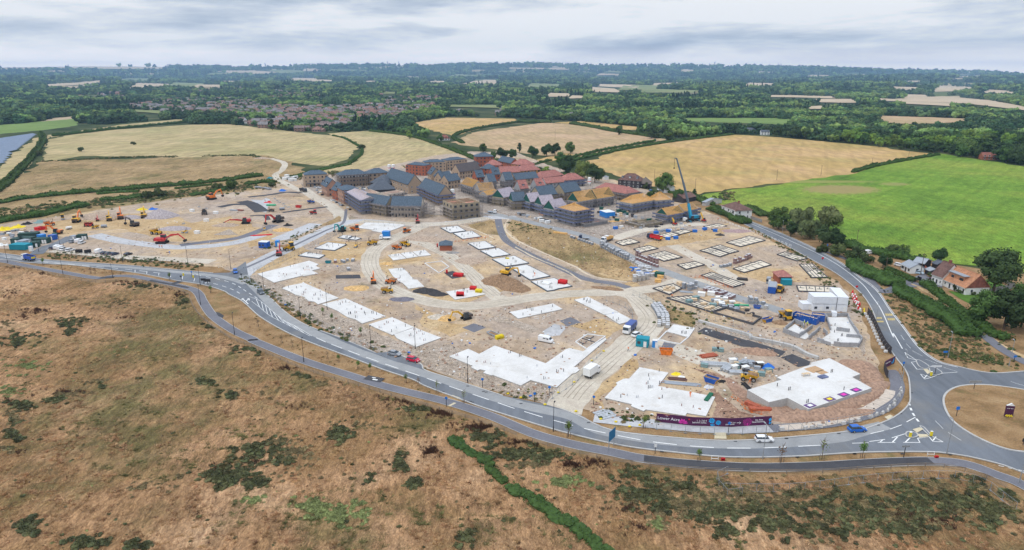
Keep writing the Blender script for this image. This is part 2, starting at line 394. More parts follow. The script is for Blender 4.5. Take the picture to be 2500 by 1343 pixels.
gmat('crop_field',[
 (.015,[(.3,(.095,.185,.022)),(.5,(.165,.285,.034)),(.7,(.27,.36,.05))],1),(.06,[(.3,(.07,.15,.015)),(.7,(.11,.22,.03))],.5,(.03,.5,.7)),(.05,[(.3,(.20,.27,.04)),(.7,(.30,.34,.06))],.8,(.007,.5,.62)),
 (.25,[(.25,(.32,)*3),(.75,(.68,)*3)],.9,None,(.7,.5)),(1.3,[(.25,(.2,)*3),(.5,(.5,)*3),(.75,(.8,)*3)],.95,None,(.4,.6))],bump=1.,bdist=.8,stripes=[(.75,7,.25,6),(.75,24,.25,.5,1)],spots=[(*at(2052,463)[:2],34,22,(.36,.27,.12),.3),(*at(2185,450)[:2],14,9,(.30,.29,.10),.2),(*at(1975,444)[:2],60,8,(.30,.30,.09),0)])
gmat('pasture',[(.02,[(.3,(.13,.20,.05)),(.7,(.20,.28,.08))],1),(.8,[(.3,(.36,)*3),(.7,(.64,)*3)],.8)])
gmat('rough_grass',[
 (.02,[(.3,(.22,.165,.07)),(.5,(.34,.235,.115)),(.7,(.43,.30,.16))],1),(.06,[(.3,(.09,.105,.035)),(.7,(.15,.16,.055))],.75,(.018,.53,.68)),
 (.2,[(.25,(.26,)*3),(.75,(.74,)*3)],.9,None,(.15,.3)),(1.2,[(.25,(.24,)*3),(.75,(.76,)*3)],.9)],bump=1.,bdist=.6)
gmat('far_straw',[(.004,[(.3,(.44,.34,.22)),(.7,(.58,.46,.32))],1)])
gmat('far_green',[(.004,[(.3,(.15,.19,.07)),(.7,(.27,.28,.12))],1)])
gmat('lawn',[(.2,[(.3,(.07,.15,.022)),(.7,(.11,.21,.035))],1),(2,[(.3,(.4,)*3),(.7,(.6,)*3)],.8)])
M_white=mat('white_paint',(.80,.80,.78),.7,.10,2.,coord='w')
# ---------------------------------------------------------------- fields
FIELDS=[
 ('field','hay_field',[(102,392),(122,340),(205,322),(458,305),(560,303),(700,320),(830,333),(868,346),(872,362),(850,388),(800,404),(740,402),(640,380),(420,386),(200,380),(112,396)]),
 ('field','hay_field',[(120,330),(300,304),(440,291),(462,294),(445,300),(205,318),(128,336)]),
 ('field','pasture',[(-200,318),(60,301),(130,291),(188,285),(190,306),(120,316),(60,322),(-200,345)]),
 ('field','far_straw',[(96,297),(130,288),(192,283),(188,289),(150,293)]),
 ('field','hay_field',[(800,326),(872,321),(905,319),(1000,330),(1083,357),(1168,390),(1100,396),(1060,412),(900,420),(820,418),(760,424),(790,410),(858,400),(888,372),(868,346),(822,334)]),
 ('field','wheat_field',[(992,302),(1092,287),(1255,290),(1268,296),(1180,312),(1110,332),(1068,322)]),
 ('field','pink_field',[(1102,348),(1160,322),(1330,299),(1420,306),(1500,321),(1625,340),(1590,352),(1440,380),(1400,386),(1330,380),(1130,354)]),
 ('field','wheat_field',[(1350,299),(1420,296),(1560,310),(1570,318),(1500,316),(1400,305)]),
 ('field','wheat_field',[(1300,394),(1340,382),(1385,374),(1400,380),(1360,392),(1316,402)]),
 ('field','wheat_field',[(1425,397),(1500,370),(1640,345),(1790,329),(1900,335),(2130,357),(2285,378),(2230,397),(2080,427),(1900,449),(1700,474),(1640,462),(1560,446),(1490,424),(1445,408)]),
 ('field','crop_field',[(1690,480),(1850,456),(2070,426),(2140,406),(2295,376),(2400,391),(2500,408),(2900,470),(2900,700),(2500,668),(2400,655),(2200,622),(2060,590),(2000,565),(1900,535),(1810,512),(1740,492)]),
 ('field','pasture',[(1665,288),(1900,288),(1930,296),(1925,304),(1670,296)]),
 ('field','pasture',[(1915,290),(1932,290),(1932,312),(1915,308)]),
 ('field','pink_field',[(2140,282),(2200,284),(2370,290),(2365,298),(2240,303),(2150,300)]),
 ('field','rough_grass',[(-500,520),(0,470),(50,430),(105,392),(420,386),(640,380),(700,392),(760,424),(840,418),(960,424),(1000,402),(1070,398),(1080,470),(900,500),(600,520),(300,540),(0,560),(-500,640)]),
 ('field','hay_field',[(40,372),(95,330),(120,334),(60,420),(-60,490),(-200,540),(-200,480),(-20,420)]),
]
zf=.03
FPOLY=[]
for nm,mt,poly in FIELDS:
 sheet(nm,poly,M[mt],zf,4.,step=8);zf+=.012;FPOLY.append(poly)
0 and sheet('bare_patch',[(1992,464),(2012,457),(2045,452),(2085,455),(2112,462),(2090,469),(2050,472),(2015,470)],M['hay_field'],.26,6,step=2)
0 and sheet('bare_patch',[(2165,450),(2190,446),(2205,449),(2185,453)],M['hay_field'],.26,4,step=2)
RC=random.Random(5);EXTRA=[]
for i in range(34):
 y=176+64*RC.random()**1.5;x=RC.uniform(0,2500);w=RC.uniform(25,110)*(.5+(y-170)/90);h=w*.05*(.4+(y-170)/50);EXTRA.append(((x-w/2,y+h),(x+w*.4,y+h*.8),(x+w/2,y-h*.6),(x-w*.3,y-h),RC.choice((0,1,1))))
CLEAR=[((20,171),(165,169),(160,163),(40,163),1),((72,180),(165,178),(150,174),(88,175),1),((108,207),(180,203),(245,197),(250,201),(200,208),(120,212),1),
 ((560,180),(690,179),(620,174),(540,174),1),((680,181),(750,178),(720,172),(650,172),0),((738,176),(780,175),(770,169),(742,169),1),((468,216),(540,213),(548,208),(480,207),1),((545,203),(590,202),(588,198),(545,198),1),
 ((706,198),(790,200),(770,192),(712,191),1),((1020,208),(1085,203),(1090,198),(1050,199),1),((1095,213),(1150,206),(1210,203),(1212,196),(1160,198),1),((1165,206),(1212,209),(1215,196),(1180,196),1),
 ((1440,225),(1520,227),(1500,217),(1440,213),1),((1460,212),(1560,216),(1560,208),(1462,206),1),((1560,227),(1690,228),(1720,222),(1570,217),0),((1590,210),(1640,210),(1660,202),(1592,204),1),((1240,170),(1390,172),(1380,168),(1245,167),1),((1660,177),(1700,178),(1690,172),(1665,172),1),
 ((1870,238),(2040,242),(2030,236),(1880,233),1),((2120,240),(2180,243),(2300,236),(2420,246),(2500,262),(2620,285),(2500,268),(2400,258),(2290,250),(2160,248),1),((2000,252),(2100,253),(2080,243),(1990,243),1),((2180,253),(2330,262),(2320,254),(2200,249),1),
 ((2340,190),(2390,192),(2380,188),(2345,188),1),((2400,228),(2480,232),(2470,223),(2410,219),1),((2170,220),(2250,222),(2240,214),(2180,212),1),((1090,262),(1220,266),(1215,258),(1095,257),0),((1970,268),(2010,268),(2005,261),(1975,261),1),((320,275),(400,280),(395,272),(330,270),0),((2405,366),(2440,366),(2432,354),(2408,354),0),((2470,318),(2500,330),(2500,318),(2475,308),0),
 ((2240,240),(2260,240),(2255,234),(2240,234),1),((800,175),(900,176),(890,172),(810,171),0),((170,169),(400,171),(395,165),(170,163),1),((0,172),(60,172),(50,166),(0,166),1)]
def gz(px,py):
 d=ray(px,py);t=600.
 while t<20000:
  if CAMH+d.z*t<=hz(d.x*t,d.y*t):break
  t *=1.012
 return Vector((d.x*t,d.y*t,hz(d.x*t,d.y*t)))
def drape(poly,m,dz):
 pts=[];
 ring=[];n=len(poly)
 c=(sum(p[0]for p in poly)/n,sum(p[1]for p in poly)/n)
 vs=[];fs=[]
 K,Q=4,5
 for i in range(n):
  a,b=poly[i],poly[(i+1)%n]
  for j in range(K):ring.append((a[0]+(b[0]-a[0])*j/K,a[1]+(b[1]-a[1])*j/K))
 m_=len(ring)
 for q in range(1,Q+1):
  for (x,y)in ring:
   p=gz(c[0]+(x-c[0])*q/Q,c[1]+(y-c[1])*q/Q);vs.append((p.x,p.y,hz(p.x,p.y)+dz))
 p=gz(*c);vs.append((p.x,p.y,hz(p.x,p.y)+dz));ci=len(vs)-1
 for i in range(m_):fs.append((ci,i,(i+1)%m_))
 for q in range(Q-1):
  for i in range(m_):fs.append((q*m_+i,(q+1)*m_+i,(q+1)*m_+(i+1)%m_,q*m_+(i+1)%m_))
 o=mobj('field',vs,fs,m);o['kind']='structure'
CLP=[]
for c in CLEAR+EXTRA:
 poly,k=list(c[:-1]),c[-1];CLP.append(poly);drape(poly,M['far_straw' if k else 'far_green'],2.0 if poly[0][1]>190 else 9.0)
# ---------------------------------------------------------------- road outline
z1,z2,z3,z4,z5,z6,z7,z8=Z(1840,560,4.476),Z(1740,440,5.595),Z(1780,820,4.477),Z(2080,700,2.686),Z(1040,720,4.795),Z(560,640,4.476),Z(0,600,4.032),Z(1300,960,3.125)
ROAD_TOP=[(-300,588),(0,619),(120,636),(300,648),(430,660),(520,668)]+[(560,667),(600,640),(606,672),(583,685)]+z6([(300,300),(450,400),(620,560),(850,700),(1200,830),(1600,1000),(1735,990),(1900,1040),(2090,1120),(2140,1190),(2417,1280)])+z5([(500,1060),(900,1190),(1400,1290)])+[(1368,1000),(1410,1016)]+z8([(600,290),(1000,340),(1500,370),(2000,340),(2400,300)])+z3([(1500,1020),(1800,900),(1960,760)])+z4([(380,700),(370,600),(335,530),(280,460),(170,290),(150,200),(100,100),(30,20)])+[(2040,668),(1990,640),(1900,590),(1826,553),(1790,535)]
ROAD_EAST=[(1800,528)]+z2([(500,560),(960,740),(1440,960),(1780,1150),(2000,1320)])+z4([(160,20),(250,150),(330,255),(440,400),(560,490),(700,530),(900,570),(1128,560)])+[(2700,890),(2900,900),(2900,1230),(2640,1200)]
ROAD_BOT=[(2500,1158)]+z4([(1000,1180),(850,1140),(700,1110),(500,1090)])+z8([(2500,460),(2000,490),(1500,495),(1100,460),(700,410),(300,320),(0,235)])+z5([(700,1340),(400,1230),(0,1080)])+z6([(2000,1290),(1700,1190),(1300,1040),(870,880),(600,760),(330,600),(150,440),(0,360)])+z7([(2200,450),(2000,390),(1750,350),(1500,300),(1300,267),(1000,230),(700,195),(480,185),(210,165)])+[(0,634),(-300,608)]
NEAR_TOP=[(-900,560),(0,545),(250,512),(560,470),(690,432),(760,440),(1000,520),(1300,500),(1640,470),(1720,478),(1800,500),(1900,538),(2060,594),(2200,626),(2400,658),(2500,670),(3300,700),(3300,1500),(2700,1700),(-900,1700)]
sheet('near_ground',NEAR_TOP,M['verge_grass'],.12,0)
SITE=[(-700,560),(0,548),(130,530),(250,512),(330,500),(420,487),(560,472),(640,462),(680,448),(690,430),(730,430),(760,432),(860,420),(980,398),(1060,380),(1150,370),(1260,372),(1330,400),(1420,430),(1500,440),(1600,470),(1690,500),(1730,520),(1800,548),(1900,597),(1990,650),(2060,700),(2098,760),(2120,830),(2140,880),(2155,920),(2160,980),(2120,1020),(2040,1040),(1900,1048),(1700,1044),(1560,1036),(1480,1022),(1420,1000),(1335,988),(1230,966),(1140,938),(1050,905),(960,872),(860,838),(760,790),(690,742),(640,705),(600,680),(585,668),(540,656),(420,640),(300,630),(160,622),(60,612),(0,606),(-700,560)][:-1]
sheet('site_ground',SITE,M['site_soil'],.20,1.2)
road=polysheet('road',[at(x,y)for x,y in ROAD_TOP+ROAD_EAST+ROAD_BOT],M['tarmac'],.26);road['kind']='structure'
LTOP=catmull([at(x,y)for x,y in ROAD_TOP[:6]],4)
K=M['kerb_stone']
for seq in (ROAD_TOP[:6],ROAD_TOP[9:16],ROAD_TOP[16:23],ROAD_TOP[24:],ROAD_EAST[:15],ROAD_BOT[:]):
 ribbon('kerb',line_world(seq,4),.35,K,.40,h=.2)
LANE=line_world(z6([(150,150),(330,330),(560,560),(800,720),(1200,900),(1600,1060),(2000,1190),(2400,1310)])+z5([(500,1110),(900,1240)])+[(1340,1006),(1400,1020)]+z8([(500,285),(800,345),(1300,392),(1800,393),(2300,350)])+[(2090,1058),(2160,1040)],5)
ribbon('road_surface',LANE,3.9,M['tarmac_light'],.265,jit=.3)
ribbon('road_surface',line_world([(0,624),(120,641),(300,653),(430,665),(540,677),(600,694)],5),3.2,M['tarmac_light'],.265,jit=.3)
ISL=catmull([at(x,y)for x,y in [(2303,985),(2312,960),(2345,945),(2400,942),(2460,948),(2520,958),(2640,985),(2700,1020),(2700,1070),(2600,1110),(2500,1106),(2440,1094),(2370,1062),(2322,1026)]],5,True)
isl=polysheet('roundabout_island',ISL,M['verge_grass'],.42);isl['kind']='structure'
ribbon('kerb',ISL+[ISL[0]],.5,K,.45,h=.25)
ribbon('path',line_world([(2060,655),(2105,668),(2150,712),(2190,705),(2230,698)],5),4,M['path_tarmac'],.262)
ribbon('path',line_world([(2115,715),(2170,710),(2215,690),(2280,712),(2330,752),(2390,808),(2440,850),(2500,885),(2560,910)],5),3.6,M['path_tarmac'],.255)
ribbon('path',line_world(z2([(1380,960),(1600,1000),(1900,1110),(1950,1130)]),5),3.2,M['path_tarmac'],.258)
ribbon('dirt_track',line_world([(2170,668),(2240,700),(2300,735),(2370,790),(2450,850),(2520,880)],5),2.5,M['sandy_soil'],.25,jit=.6)
PATH=line_world([(-200,612),(0,638)]+z7([(150,180),(300,208),(600,262),(950,322),(1100,305),(1300,305),(1500,343),(1850,420),(1950,470),(2000,560),(2100,700),(2300,840),(2480,925)])+z6([(300,880),(800,1080),(1300,1240)])+[(930,942),(1000,960),(1100,985),(1200,1018)]+z8([(0,312),(300,395),(600,455),(850,507),(1200,545),(1700,572),(2200,562),(2500,545)])+z4([(280,1155),(530,1150),(750,1170),(950,1240),(1128,1310)])+[(2620,1260)],5)
ribbon('path',PATH,3.2,M['path_tarmac'],.27);ribbon('kerb',[p+Vector((0,0,0))for p in PATH],3.5,K,.262)
ribbon('path',line_world(z8([(850,507),(1200,545),(1700,572),(2200,562),(2500,545)])+z4([(280,1155),(520,1150)]),5),3.1,M['tarmac_dark'],.274)
sheet('path',z7([(960,330),(1010,310),(1140,305),(1110,322)]),M['tarmac_dark'],.274)
sheet('path',z7([(1460,352),(1490,340),(1680,378),(1760,350),(1800,360),(1720,385),(1870,415),(1850,425)]),M['tarmac_dark'],.274)
sheet('path',z7([(2120,658),(2160,665),(2205,695),(2190,720),(2150,700)]),M['tarmac_dark'],.274)
sheet('path',z6([(1460,1290),(1520,1245),(1700,1280),(1650,1325)]),M['tarmac_dark'],.276)
# ---------------------------------------------------------------- road markings
mk=MB();ZM=.275
cl=line_world(z6([(950,835),(1100,900),(1500,1050),(1900,1190),(2220,1300)])+z5([(160,1040),(580,1185),(860,1280)])+[(1248,997),(1300,1013)]+z8([(130,205),(410,280),(560,312),(860,370),(1080,398),(1300,418),(1530,427),(1760,425),(1970,416),(2180,405),(2310,400)]),5)
dashes(mk,cl,.26,5.5,3.2,ZM)
dashes(mk,line_world([(-200,602),(0,628),(150,645),(300,658),(420,672)],5),.28,4,4,ZM)
dashes(mk,line_world([(480,672),(560,690),(600,712),(640,738)],5),.25,3,3,ZM)
dashes(mk,line_world([(500,688),(560,705),(596,724)],5),.25,3,3,ZM)
up=line_world(z6([(220,385),(340,432),(480,550),(600,645),(750,720),(900,815)]),5);lo=line_world(z6([(245,435),(330,500),(440,590),(580,665),(760,755),(880,815)]),5)
for c in (up,lo):
 for a,b in zip(c,c[1:]):seg(mk,a,b,.13,ZM)
ru,rl=resample(up,4.6),resample(lo,4.52)
for i in range(1,min(len(ru),len(rl))-1):seg(mk,ru[i],rl[min(len(rl)-1,i+1)],.18,ZM)
for a,b in ((460,670),(470,672)):pass
hu,hl=resample(line_world([(330,660),(420,672),(520,687)],4),7),resample(line_world([(330,666),(420,679),(515,696)],4),7)
for a,b in zip(hu,hl):seg(mk,a,b,.2,ZM)
AR=z6
for a,b in (((208,465),(140,402)),((180,438),(215,402)),((140,402),(140,418)),((140,402),(163,403)),((215,402),(195,404)),((215,402),(218,425))):
 p,q=at(*AR([a])[0]),at(*AR([b])[0]);seg(mk,p,q,.36,ZM)
for poly in ([(345,435),(330,520)],):pass
ec=line_world([(1806,534),(1829,545)]+z1([(400,130),(830,340),(1150,570),(1300,750),(1400,900),(1522,1180)])+z4([(270,310),(330,412)]),5)
for a,b in zip(ec,ec[1:]):seg(mk,a,b,.28,ZM)
el=[(lambda p:p)(p)for p in line_world([(x-2.2,y+1.2)for x,y in ROAD_EAST[1:12]],4)]
for a,b in zip(el,el[1:]):seg(mk,a,b,.22,ZM)
G4=lambda*p:[at(*q)for q in z4(list(p))]
def poly_line(pts,w):
 for a,b in zip(pts,pts[1:]):seg(mk,a,b,w,ZM)
poly_line(G4((345,435),(420,487)),0.17);poly_line(G4((345,435),(365,472),(420,487)),0.17);poly_line(G4((388,500),(425,547),(470,545)),0.17);poly_line(G4((388,500),(430,495),(520,535),(560,572)),0.17)
poly_line(G4((448,578),(475,612),(520,600),(448,578)),0.17);poly_line(G4((470,608),(492,585)),0.23);poly_line(G4((520,600),(600,572),(690,566)),0.16)
poly_line(G4((500,985),(530,1022),(597,1024),(500,975),(455,925)),0.20);poly_line(G4((530,1015),(550,990)),0.28)
poly_line(G4((335,1028),(445,1028),(428,1000)),0.20);poly_line(G4((350,1026),(380,996)),0.28);poly_line(G4((168,1028),(283,1028)),0.20);poly_line(G4((265,1026),(297,992)),0.28)
poly_line(G4((260,998),(350,970)),0.20);poly_line(G4((112,1022),(215,1008)),0.20);poly_line(G4((180,1028),(200,1012)),0.23);poly_line(G4((0,1033),(108,1030)),0.20)
poly_line(G4((428,1000),(505,990)),0.28)
for a,b in (((120,970),(208,950)),((250,940),(325,912)),((357,893),(415,862))):poly_line(G4(a,b),0.20)
dashes(mk,catmull(G4((372,768),(392,825),(420,870),(460,920)),6),.5,1.8,1.2,ZM)
for a,b in (((600,535),(690,562)),((320,322),(342,355)),((354,378),(385,410)),((395,425),(460,460)),((480,480),(560,510)),((545,885),(597,938)),((630,962),(715,1015)),((1038,628),(1128,655))):poly_line(G4(a,b),0.10)
for a in ((960,1180),(1025,1195),(1090,1208),(1150,1222)):poly_line(G4(a,(a[0]+35,a[1]+7)),0.20)
mk.build('road_marking',M_white)['kind']='structure'
my=MB()
my_m=mat('worn_yellow_paint',(.55,.42,.16),.8,.3,2.,coord='w')
for y0 in (185,215):
 for k in range(4):seg(my,G4((222+k*12+(y0-185)*.5,y0-4))[0],G4((226+k*12+(y0-185)*.5,y0+10))[0],.5,ZM)
for y0 in (205,228):
 for k in range(4):seg(my,G4((155+k*11+(y0-205)*.5,y0))[0],G4((158+k*11+(y0-205)*.5,y0+10))[0],.5,ZM)
for a,b in zip(G4((130,175),(145,240),(165,300)),G4((145,240),(165,300),(172,320))):seg(my,a,b,.18,ZM)
my.build('road_marking',my_m)['kind']='structure'
for poly in ([(352,970),(370,958),(415,965),(430,985),(400,998),(360,992)],[(445,925),(470,930),(505,968),(520,985),(500,980)],[(420,492),(445,490),(505,530),(480,545),(440,530)],[(505,540),(530,532),(590,572),(530,588)]):
 pts=catmull([at(*p)for p in z4(poly)],4,True);o=polysheet('traffic_island',pts,M['tarmac'],.42,.17);o['kind']='structure'
 ribbon('kerb',pts+[pts[0]],.3,K,.424)
beige=mat('tactile_paving',(.60,.52,.36),.9,.1,3.,coord='w')
for poly in (z4([(395,945),(440,932),(468,943),(425,968)]),z4([(428,975),(490,978),(500,992),(440,998)]),z4([(465,545),(490,542),(520,565),(495,578)]),z4([(520,528),(540,530),(560,555),(545,560)]),z5([(288,1190),(310,1182),(405,1218),(380,1232)]),z5([(255,1308),(330,1270),(355,1278),(280,1318)]),z8([(1390,308),(1475,308),(1478,332),(1388,332)]),z8([(1388,334),(1478,334),(1480,356),(1386,354)]),z4([(210,860),(250,845),(270,855),(235,878)])):
 sheet('paving',poly,beige,.43 if poly[0][0]>2220 and poly[0][1]>1040 else .278)
# ---------------------------------------------------------------- site surfaces
def rib(name,pts,w,m,z,jit=.4):return ribbon(name,line_world(pts,6),w,M[m],z,jit=jit)
sheet('stony_ground',[(590,672),(640,700),(700,745),(790,800),(900,850),(1050,900),(1150,938),(1240,966),(1335,985),(1400,955),(1300,930),(1180,880),(1100,840),(1000,850),(900,800),(760,740),(680,690),(640,672)],M['stony_ground'],.204,1.5)
sheet('stony_ground',[(1560,750),(1640,770),(1760,800),(1900,850),(2020,890),(2100,900),(2110,830),(2060,760),(2100,860),(2130,960),(2000,900),(1900,870),(1700,810),(1600,790)],M['stony_ground'],.205,1.2)
sheet('red_soil',[(1690,900),(1760,930),(1810,985),(1870,1025),(1960,1030),(2080,1010),(2150,970),(2155,930),(2120,890),(2060,880),(2090,930),(2110,950),(2000,990),(1970,1000),(1880,985),(1820,950),(1780,920)],M['red_soil'],.207,1.2)
sheet('red_soil',[(1720,930),(1800,1000),(1870,1022),(1790,1030),(1740,1030),(1750,990)],M['red_soil'],.209,1.2)
for p in ([(100,545),(250,525),(400,520),(470,545),(560,530),(640,560),(560,590),(420,590),(300,560),(200,565),(120,580)],[(600,575),(650,560),(690,585),(640,600),(610,605)],[(660,625),(740,600),(760,612),(690,650),(640,668),(610,660)],[(900,640),(985,625),(1060,635),(960,645),(1010,690),(1080,720),(1180,700),(1200,690),(1230,712),(1130,740),(1060,738),(980,690),(940,660)],[(1700,560),(1790,545),(1760,580),(1650,600),(1560,610),(1610,575)],[(1820,650),(1920,660),(1960,690),(1860,690),(1770,660)],[(1010,740),(1100,790),(1180,800),(1090,830),(1040,800)],[(1470,700),(1560,690),(1570,700),(1500,712)],[(780,590),(900,590),(900,630),(830,650),(790,630)],[(1370,790),(1480,780),(1540,800),(1470,830)],[(1450,960),(1530,870),(1560,880),(1480,975),(1460,1010)]):
 sheet('sandy_ground',p,M['sandy_soil'],.212,2.2)
rib('road',[(660,387),(693,398),(690,415),(672,430),(700,450),(738,468)],6,'haul_road',.22,1.)
rib('road',[(738,460),(765,480),(800,498),(826,520),(838,540),(860,550)],8.5,'haul_road',.222)
rib('road',[(572,690),(600,662),(660,628),(720,600),(780,570),(830,548),(880,540),(960,546),(1060,548),(1130,542),(1190,532),(1260,532)],9.5,'concrete_road',.224)
rib('road',[(880,541),(960,546),(1060,548),(1130,543),(1190,532)],8.5,'haul_road',.226)
rib('road',[(1040,549),(1000,566),(960,583),(925,602),(905,625),(906,655),(930,690),(975,716),(1050,738),(1130,748),(1210,742),(1300,727),(1400,718),(1500,714),(1580,708),(1650,697)],8.5,'haul_road',.228,.8)
rib('road',[(985,590),(1030,595),(1090,622),(1140,660),(1180,700),(1210,725),(1240,738)],7,'haul_road',.230,.8)
rib('road',[(1510,712),(1560,730),(1588,770),(1583,800),(1550,830),(1490,880),(1430,930),(1390,975),(1372,1008)],10,'haul_road',.232,.8)
rib('road',[(1600,710),(1660,690),(1700,690),(1780,690)],9,'haul_road',.234,1.)
rib('road',[(1500,585),(1560,565),(1640,552),(1720,548)],8,'haul_road',.2345,1.)
rib('road',[(1640,600),(1700,630),(1750,655),(1800,690)],7,'haul_road',.2335,1.)
rib('road',[(1570,830),(1640,850),(1720,880),(1800,915)],9,'haul_road',.2325,1.)
rib('road',[(1190,520),(1260,535),(1340,555),(1420,575),(1490,603),(1560,640),(1620,663),(1665,680)],6.5,'tarmac_light',.236,.2)
rib('road',[(1665,680),(1720,700),(1800,728),(1880,752),(1930,770)],6.5,'tarmac_light',.236,.6)
rib('path',[(1216,536),(1222,562),(1238,590),(1290,620),(1360,652),(1430,682),(1500,694),(1535,704)],4.2,'path_tarmac',.238,.1)
lt=mat('cream_stone',(.62,.52,.38),.9,.15,2.,coord='w')
for pl in ([(1242,536),(1232,560),(1262,588),(1330,620),(1400,650),(1445,675),(1530,690)],[(1120,550),(1160,562),(1205,582)],[(1258,604),(1300,627),(1380,662),(1420,688)]):
 ribbon('kerb_strip',line_world(pl,6),.9,lt,.26,jit=.5,h=.05)
sheet('grass_patch',[(1250,535),(1300,545),(1380,572),(1440,590),(1500,620),(1570,660),(1585,672),(1560,680),(1530,688),(1455,676),(1400,648),(1330,618),(1265,587),(1238,560)],M['rough_grass'],.216,.8)
sheet('sandy_ground',[(1500,655),(1560,668),(1575,680),(1525,688),(1460,670)],M['sandy_soil'],.218,1.5)
sheet('grass_patch',[(1140,550),(1200,538),(1212,545),(1216,575),(1170,570)],M['rough_grass'],.216,.8)
sheet('grass_patch',[(1620,750),(1680,765),(1700,790),(1690,800),(1640,790),(1625,770)],M['rough_grass'],.216,1.)
rib('road',[(606,482),(660,476),(700,470),(735,472)],5,'tarmac_dark',.24,.3)
rib('road',[(590,492),(615,500),(640,518)],9,'tarmac_dark',.241,.1)
rib('road',[(535,507),(570,500),(605,500)],6,'tarmac_dark',.242,.1)
rib('road',[(440,600),(500,592),(580,582),(640,562),(670,550)],6,'path_tarmac',.243,.4)
rib('road',[(610,528),(645,527),(655,538)],3,'tarmac_dark',.243,.4)
rib('road',[(690,520),(760,510),(800,506)],4,'tarmac_dark',.243,.8)
rib('road',[(230,574),(300,590),(380,600),(450,605),(560,596),(640,575)],8,'concrete_road',.238,.4)
rib('road',[(845,512),(838,545),(800,562),(740,590),(660,628),(600,655)],1.8,'path_tarmac',.239,.1)
rib('road',[(88,622),(110,606),(150,592),(175,578)],6,'tarmac',.244,.2)
rib('road',[(130,612),(200,618),(300,628),(420,634),(520,640)],7,'haul_road',.2355,.6)
sheet('concrete_yard',[(660,585),(755,546),(788,548),(700,590)],M['concrete_road'],.245)
sheet('concrete_yard',[(640,490),(650,484),(660,488),(650,520),(640,518),(612,488)],M['concrete_road'],.239)
sheet('concrete_yard',[(520,575),(560,560),(582,575)],M['stony_ground'],.239,.5)
sheet('grass_patch',[(640,600),(700,586),(790,562),(770,566),(690,590),(655,604)],M['rough_grass'],.2465,.5)
sheet('grass_patch',[(805,540),(830,528),(835,540),(800,552),(780,552)],M['rough_grass'],.2395,.8)
sheet('stony_ground',[(740,470),(790,465),(900,500),(1050,525),(1180,528),(1300,545),(1450,590),(1560,580),(1700,560),(1720,530),(1640,500),(1450,440),(1300,400),(1150,385),(1000,410),(820,430),(735,450)],gmat('building_yard',[(.08,[(.3,(.26,.21,.17)),(.5,(.36,.30,.25)),(.7,(.46,.39,.32))],1),(.6,[(.25,(.25,)*3),(.75,(.75,)*3)],.9),(2.5,[(.3,(.2,)*3),(.7,(.8,)*3)],.9)],bump=1.),.203,1.5)
sheet('concrete_yard',z5([(750,290),(870,232),(980,275),(1335,405),(1250,455),(900,330),(860,330)]),M['stony_ground'],.236,.3)
sheet('concrete_yard',z5([(425,390),(560,340),(700,390),(560,450)]),M['path_tarmac'],.236,.3)
sheet('concrete_yard',z5([(1560,310),(1700,265),(1820,330),(1660,375)]),M['path_tarmac'],.237,.3)
sheet('concrete_yard',z5([(1370,430),(1500,345),(1650,380),(1560,480),(1400,500)]),M['concrete_road'],.236,.3)
sheet('concrete_yard',Z(600,530,6.394)([(1405,915),(1780,905),(1800,965),(1405,970)]),M['tarmac_dark'],.236)
sheet('concrete_yard',Z(600,530,6.394)([(1480,760),(1760,740),(1800,860),(1440,870)]),M['stony_ground'],.2365,.5)
sheet('concrete_yard',Z(900,530,5.839)([(1070,800),(1200,775),(1390,850),(1190,890)]),M['tarmac_dark'],.24)
y9=Z(1440,760,4.4775)
sheet('concrete_yard',y9([(1175,230),(1260,185),(1700,320),(1790,350),(1740,380),(1640,350)]),M['tarmac_dark'],.24)
sheet('concrete_yard',Z(1560,640,6.715)([(950,1160),(1080,1080),(1760,1290),(2100,1400),(1700,1400)]),M['tarmac_dark'],.241)
sheet('concrete_yard',z3([(130,90),(200,50),(620,180),(550,240),(380,190)]),M['tarmac_dark'],.242)
sheet('concrete_yard',z3([(560,245),(690,205),(890,290),(870,330),(755,350)]),M['tarmac_dark'],.242)
sheet('concrete_yard',y9([(770,400),(820,345),(960,370),(880,440)]),M['path_tarmac'],.24,.4)
sheet('concrete_yard',y9([(1400,500),(1560,440),(1660,500),(1520,560)]),M['stony_ground'],.241,.4)
rib('pavement',[(1450,1022),(1540,1032),(1600,1037),(1700,1046),(1800,1049),(1890,1046)],4.5,'concrete_road',.248,.1)
rib('pavement',z3([(450,1020),(1000,980),(1350,910),(1600,840),(1780,720),(1840,560),(1790,420),(1750,380)]),3.6,'path_tarmac',.2515,.1)
slab=MB()
pv=line_world(z3([(560,1015),(900,985),(1200,930),(1400,870),(1600,760),(1740,660),(1760,560)]),8)
rs=resample(pv,3.)
for i,(a,b)in enumerate(zip(rs,rs[1:])):
 a2=a.lerp(b,.04);d=(b-a).normalized();nr=Vector((-d.y,d.x,0))*1.3
 slab.add([(q.x,q.y,.262+.006*(i %2))for q in (a2-nr,b-nr,b+nr,a2+nr)],[(0,1,2,3)])
slab.build('paving_slabs',mat('pale_slab',(.56,.48,.40),.9,.12,1.,coord='w'))['kind']='structure'
rut=mat('wheel_rut',(.34,.29,.23),.95,.15,2.,coord='w')
